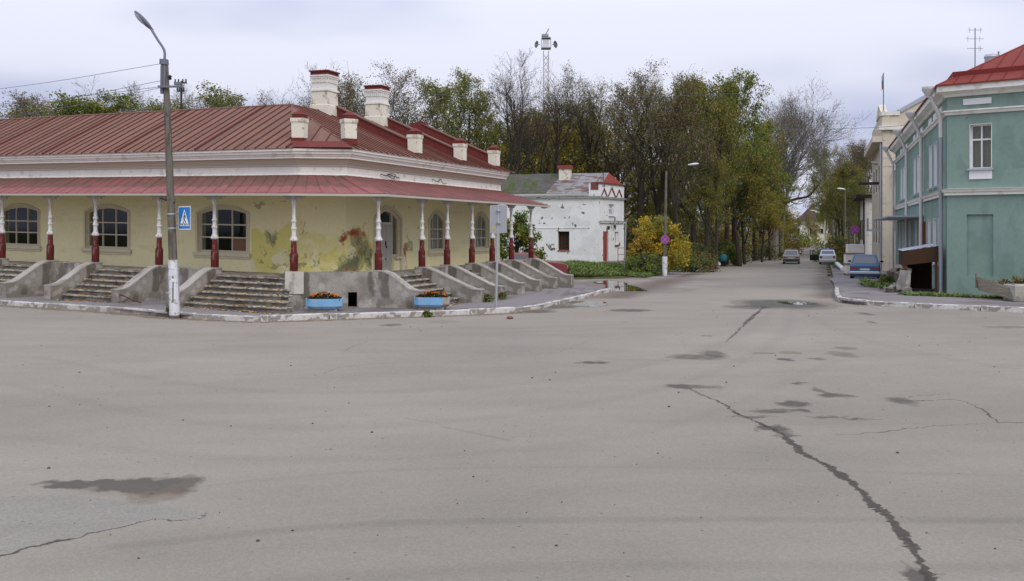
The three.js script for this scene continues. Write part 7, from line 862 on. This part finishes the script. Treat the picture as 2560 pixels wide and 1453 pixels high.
bush('green_bush', 'dark undergrowth below the big bare tree', 'bush', 1890, 108, 6, 2.2, 2600, [DG, OL, BR], 0.2, 51);
bush('green_bush', 'shaded undergrowth on right behind pallets', 'bush', 2110, 100, 6, 3.0, 2600, [DG, OL, OC], 0.2, 52);
bush('green_bush', 'undergrowth behind the trees left of bin', 'bush', 1780, 100, 9, 4, 4200, [DG, OL, BR, OC], 0.22, 53);
bush('green_bush', 'dark thicket behind trunks right of white house', 'bush', 1640, 92, 10, 4.5, 4500, [DG, OL, BR], 0.22, 54);
bush('brown_bush', 'twiggy dark thicket at the far left roadside', 'bush', 1935, 135, 9, 3.5, 3200, [BR, OL, OC], 0.25, 55);
{ // far woodland: the dim mass seen between the trunks
  const r = rng(88), list = [], pal = [OL, BR, DG, GY, OC, DG]; for (let i = 0; i < 34000; i++) { const a = r(), px = 700 + a * 1290, d = 125 + r() * 45, x = (px - CX) / F * d; if (x > leftEdge(d) - 4) continue; const hh = 4 + 6 * fbm(px * 0.012, 1, 90, 3); list.push([x, ty(x, d) + hh * r() ** 0.9, -d, 0.55 * (0.6 + 0.8 * r()), pal[Math.floor(pal.length * clamp(fbm(x * 0.25, d * 0.2, 91, 3) * 1.6 - 0.3, 0, 0.99))]]); }
  for (let i = 0; i < 15000; i++) { const d = 150 + r() * 90, x = rightEdge(d) + 5 + r() * 40; list.push([x, ty(x, d) + 9 * r() ** 0.9, -d, 0.6, pal[Math.floor(r() * 6)]]); }
  for (let i = 0; i < 9000; i++) { const d = 290 + r() * 30, x = 40 + r() * 80; list.push([x, -1.5 + 7 * r() ** 1.2, -d - 6, 0.9, pal[Math.floor(r() * 6)]]); }
  single('woodland', leafCloud(list, 89), M.leaf, 'dim autumn woodland filling the gaps far behind the trees', 'woodland', null, 'stuff');
}
// weeds at kerbs
[[1068, 798, 28.7, 0.25, 'small weed growing from the kerb joint below the planters'], [1218, 742, 33.2, 0.35, 'tuft of weeds between the second and third stair walls'], [1255, 738, 34.5, 0.3, 'tuft of weeds at a stair wall foot near sign post'], [432, 778, 27.9, 0.3, 'small weed at the foot of leaning lamp post']].forEach(([px, py, d, s, lb], i) => bush('weed', lb, 'weed', px, d, s * 1.5, s, 260, [GR, DG, YG], 0.05, 60 + i, gy((px - CX) / F * d, d) + (i ? 0.12 : 0)));
// grass on the verges: thousands of blades
{
  const blade = new THREE.BufferGeometry(); blade.setAttribute('position', new THREE.Float32BufferAttribute([-0.018, 0, 0, 0.018, 0, 0, 0.03, 1, 0.25, -0.05, 0, 0.02, -0.015, 0, -0.02, -0.12, 0.8, -0.1, 0.03, 0, 0.02, 0.06, 0, 0, 0.16, 0.7, -0.08], 3)); blade.setAttribute('uv', new THREE.Float32BufferAttribute(new Float32Array(18), 2)); blade.computeVertexNormals();
  const spots = [], r = rng(123), put = (n, fx, hh, col) => { for (let i = 0; i < n; i++) { const q = fx(); if (q) spots.push([...q, hh * (0.35 + r() * 0.8) * (0.35 + 1.3 * vnoise(q[0] * 0.9, q[2] * 0.9, 77)), col[Math.floor(r() * col.length)]]); } };
  const gc = [[0.12, 0.19, 0.045], [0.15, 0.20, 0.05], [0.19, 0.19, 0.065], [0.10, 0.16, 0.05]];
  put(20000, () => { const d = 53.5 + r() * 14, x = leftEdge(d) - 2 - r() * 13, s = leftEdge(d) - x; return d > 54.2 + Math.max(0, 3 - s * 0.6) * 0.5 + vnoise(x * 0.7, d * 0.7, 5) * 2.6 ? [x, ty(x, d) - 0.05 + 0.16 * vnoise(x * 0.8, d * 0.8, 9), -d] : null; }, 0.2, gc);
  put(9000, () => { const d = 66 + r() * 50, x = leftEdge(d) - 2.6 - r() * r() * 9; return [x, ty(x, d) - 0.08, -d]; }, 0.3, [...gc, [0.14, 0.11, 0.035], [0.11, 0.08, 0.03]]);
  put(1200, () => { const t = r(), e = r(); const x = 15.6 + t * 6.5 + e * 0.4, d = 36.6 - t * 4.4 + e * 0.9; return [x, -0.01, -d]; }, 0.13, gc);
  put(250, () => { const x = 16.3 + r() * 1.8, d = 40 + (x - 16.3) * 2.5 + r() * 3; return [x, 0, -d]; }, 0.22, gc);
  put(4000, () => { const d = 78 + r() * 60, x = rightEdge(d) + 0.5 + r() * 6; return [x, ty(x, d) - 0.05, -d]; }, 0.4, gc);
  const im = new THREE.InstancedMesh(blade, std({ roughness: 0.9 }), spots.length), m = new THREE.Matrix4(), qn = new THREE.Quaternion(), c = new THREE.Color(); spots.forEach(([x, y, z, h, cl], i) => { qn.setFromEuler(new THREE.Euler((r() - 0.5) * 0.5, r() * 6.28, (r() - 0.5) * 0.5)); m.compose(V(x, y, z), qn, V(1.5, h, 1.5)); im.setMatrixAt(i, m); im.setColorAt(i, c.setRGB(...cl)); }); im.name = 'grass'; im.castShadow = im.receiveShadow = true; tag(im, 'green grass on the verges and along the walls', 'grass', null, 'stuff'); scene.add(im);
}
single('verge', sheet((d) => steps(leftEdge(d) - 16, leftEdge(d) - 2.2, 22), steps(53.6, 118, 60), (x, d) => ty(x, d) - 0.07 + 0.14 * vnoise(x * 0.8, d * 0.8, 9) * smooth(2, 4, leftEdge(d) - x) - 0.3 * (1 - smooth(53.6, 55.6, d)) - 0.1 * (1 - smooth(2.2, 3.2, leftEdge(d) - x))), M.earth, null, null, null, 'structure');
single('verge', [sheet(steps(0, 1, 16).map((t) => t), steps(0, 1, 3), () => 0)].map((g) => { const p = g.attributes.position; for (let i = 0; i < p.count; i++) { const t = p.getX(i), e = -p.getZ(i), x = 15.4 + t * 7 + e * 0.5, d = 36.7 - t * 4.5 + e * 1.2; p.setXYZ(i, x, 0.012 - 0.06 * (e < 0.1 ? 1 : 0), -d); } g.computeVertexNormals(); return uvm(g); }), M.earth, null, null, null, 'structure');
// fallen leaves on the stairs and along the kerbs
{
  const g = new THREE.BufferGeometry(); g.setAttribute('position', new THREE.Float32BufferAttribute([-0.5, 0, 0, 0, 0.08, 0.34, 0.5, 0.03, 0, -0.5, 0, 0, 0.5, 0.03, 0, 0, 0.06, -0.34], 3)); g.setAttribute('uv', new THREE.Float32BufferAttribute(new Float32Array(12), 2)); g.computeVertexNormals();
  const r = rng(321), sp = [], cols = [[0.44, 0.27, 0.08], [0.33, 0.18, 0.055], [0.2, 0.1, 0.04], [0.52, 0.36, 0.14], [0.14, 0.08, 0.045]];
  const onStairs = (MM, x0, x1, n, skew = 0) => { for (let i = 0; i < n; i++) { const s = Math.floor(7 * r() ** 0.55), z = 0.1 + 0.3 * (s - 1) + 0.05 + 0.24 * r() * (s > 5 ? 1.6 : 1), y = Math.max(0, FLOOR - FLOOR / 6 * s), p = V(mix(x0, x1 + skew * z, r()), y + 0.008, z).applyMatrix4(MM); p.y += y > 0.01 ? climb(p.x, p.z) : pavY(p.x, -p.z); sp.push([p, 0.07 + 0.07 * r()]); } };
  onStairs(FCL, -3.2, -0.2, 950, 0.7); onStairs(FCL, -9.0, -6.25, 750); onStairs(FCL, -14.2, -11.9, 350); onStairs(FCR, 0.25, 2.9, 380); onStairs(FCR, 5.5, 7.3, 160); onStairs(FCR, 9.9, 11.6, 120);
  const along = (pts, n, off, spread, y0) => { const line = resample(pts, 0.3); for (let i = 0; i < n; i++) { const k = Math.floor(r() * (line.length - 1)), a = line[k], b = line[k + 1], x = mix(a[0], b[0], r()), d = mix(a[1], b[1], r()), dx = b[0] - a[0], dd = b[1] - a[1], l = Math.hypot(dx, dd), o = off + (r() ** 2) * spread; const X = x + dd / l * o, D = d - dx / l * o; sp.push([V(X, gy(X, D) + y0 + 0.008, -D), 0.035 + 0.045 * r()]); } };
  along(kerbLeft.slice(2), 700, 0.03, 0.5, 0); along(kerbRight.slice(2), 420, -0.03, -0.5, 0); along(kerbLeft.slice(2), 150, -0.25, -2.0, 0.12);
  for (let i = 0; i < 60; i++) { const d = 8 + r() * 30, x = (r() - 0.5) * d * 1.15; if (x > -6 && d > 27) continue; sp.push([V(x, gy(x, d) + 0.006, -d), 0.02 + 0.03 * r()]); }
  for (let i = 0; i < 700; i++) { const d = 58 + r() * 50, x = leftEdge(d) - r() * 3.2; sp.push([V(x, gy(x, d) + 0.05, -d), 0.1]); }
  const im = new THREE.InstancedMesh(g, std({ roughness: 0.9 }), sp.length), m = new THREE.Matrix4(), qn = new THREE.Quaternion(), c = new THREE.Color(); sp.forEach(([p, s], i) => { qn.setFromEuler(new THREE.Euler((r() - 0.5) * 0.4, r() * 6.28, (r() - 0.5) * 0.4)); m.compose(p, qn, V(s, s, s)); im.setMatrixAt(i, m); im.setColorAt(i, c.setRGB(...cols[Math.floor(r() * cols.length)])); }); im.name = 'fallen_leaves'; im.castShadow = im.receiveShadow = true; tag(im, 'dry fallen leaves on stairs, kerbs and road', 'leaves', null, 'stuff'); scene.add(im);
  // grit and small stones scattered on the road
  const sg = new THREE.IcosahedronGeometry(1, 0), st = []; for (let i = 0; i < 150; i++) { const d = 7.5 + r() * 24, x = (r() - 0.5) * d * 1.15; if (x > -8 && x < 2 && d > 27) continue; st.push([V(x, gy(x, d) + 0.003, -d), 0.006 + 0.016 * r() ** 3]); } const si = new THREE.InstancedMesh(sg, std({ color: lin(0.07, 0.065, 0.06) }), st.length); st.forEach(([p, s], i) => { m.compose(p, qn.setFromEuler(new THREE.Euler(r() * 3, r() * 3, 0)), V(s, s * 0.7, s * 1.2)); si.setMatrixAt(i, m); }); si.name = 'road_grit'; si.castShadow = si.receiveShadow = true; tag(si, 'small dark stones and grit scattered on the road', 'grit', null, 'stuff'); scene.add(si);
}
renderer.render(scene, camera);
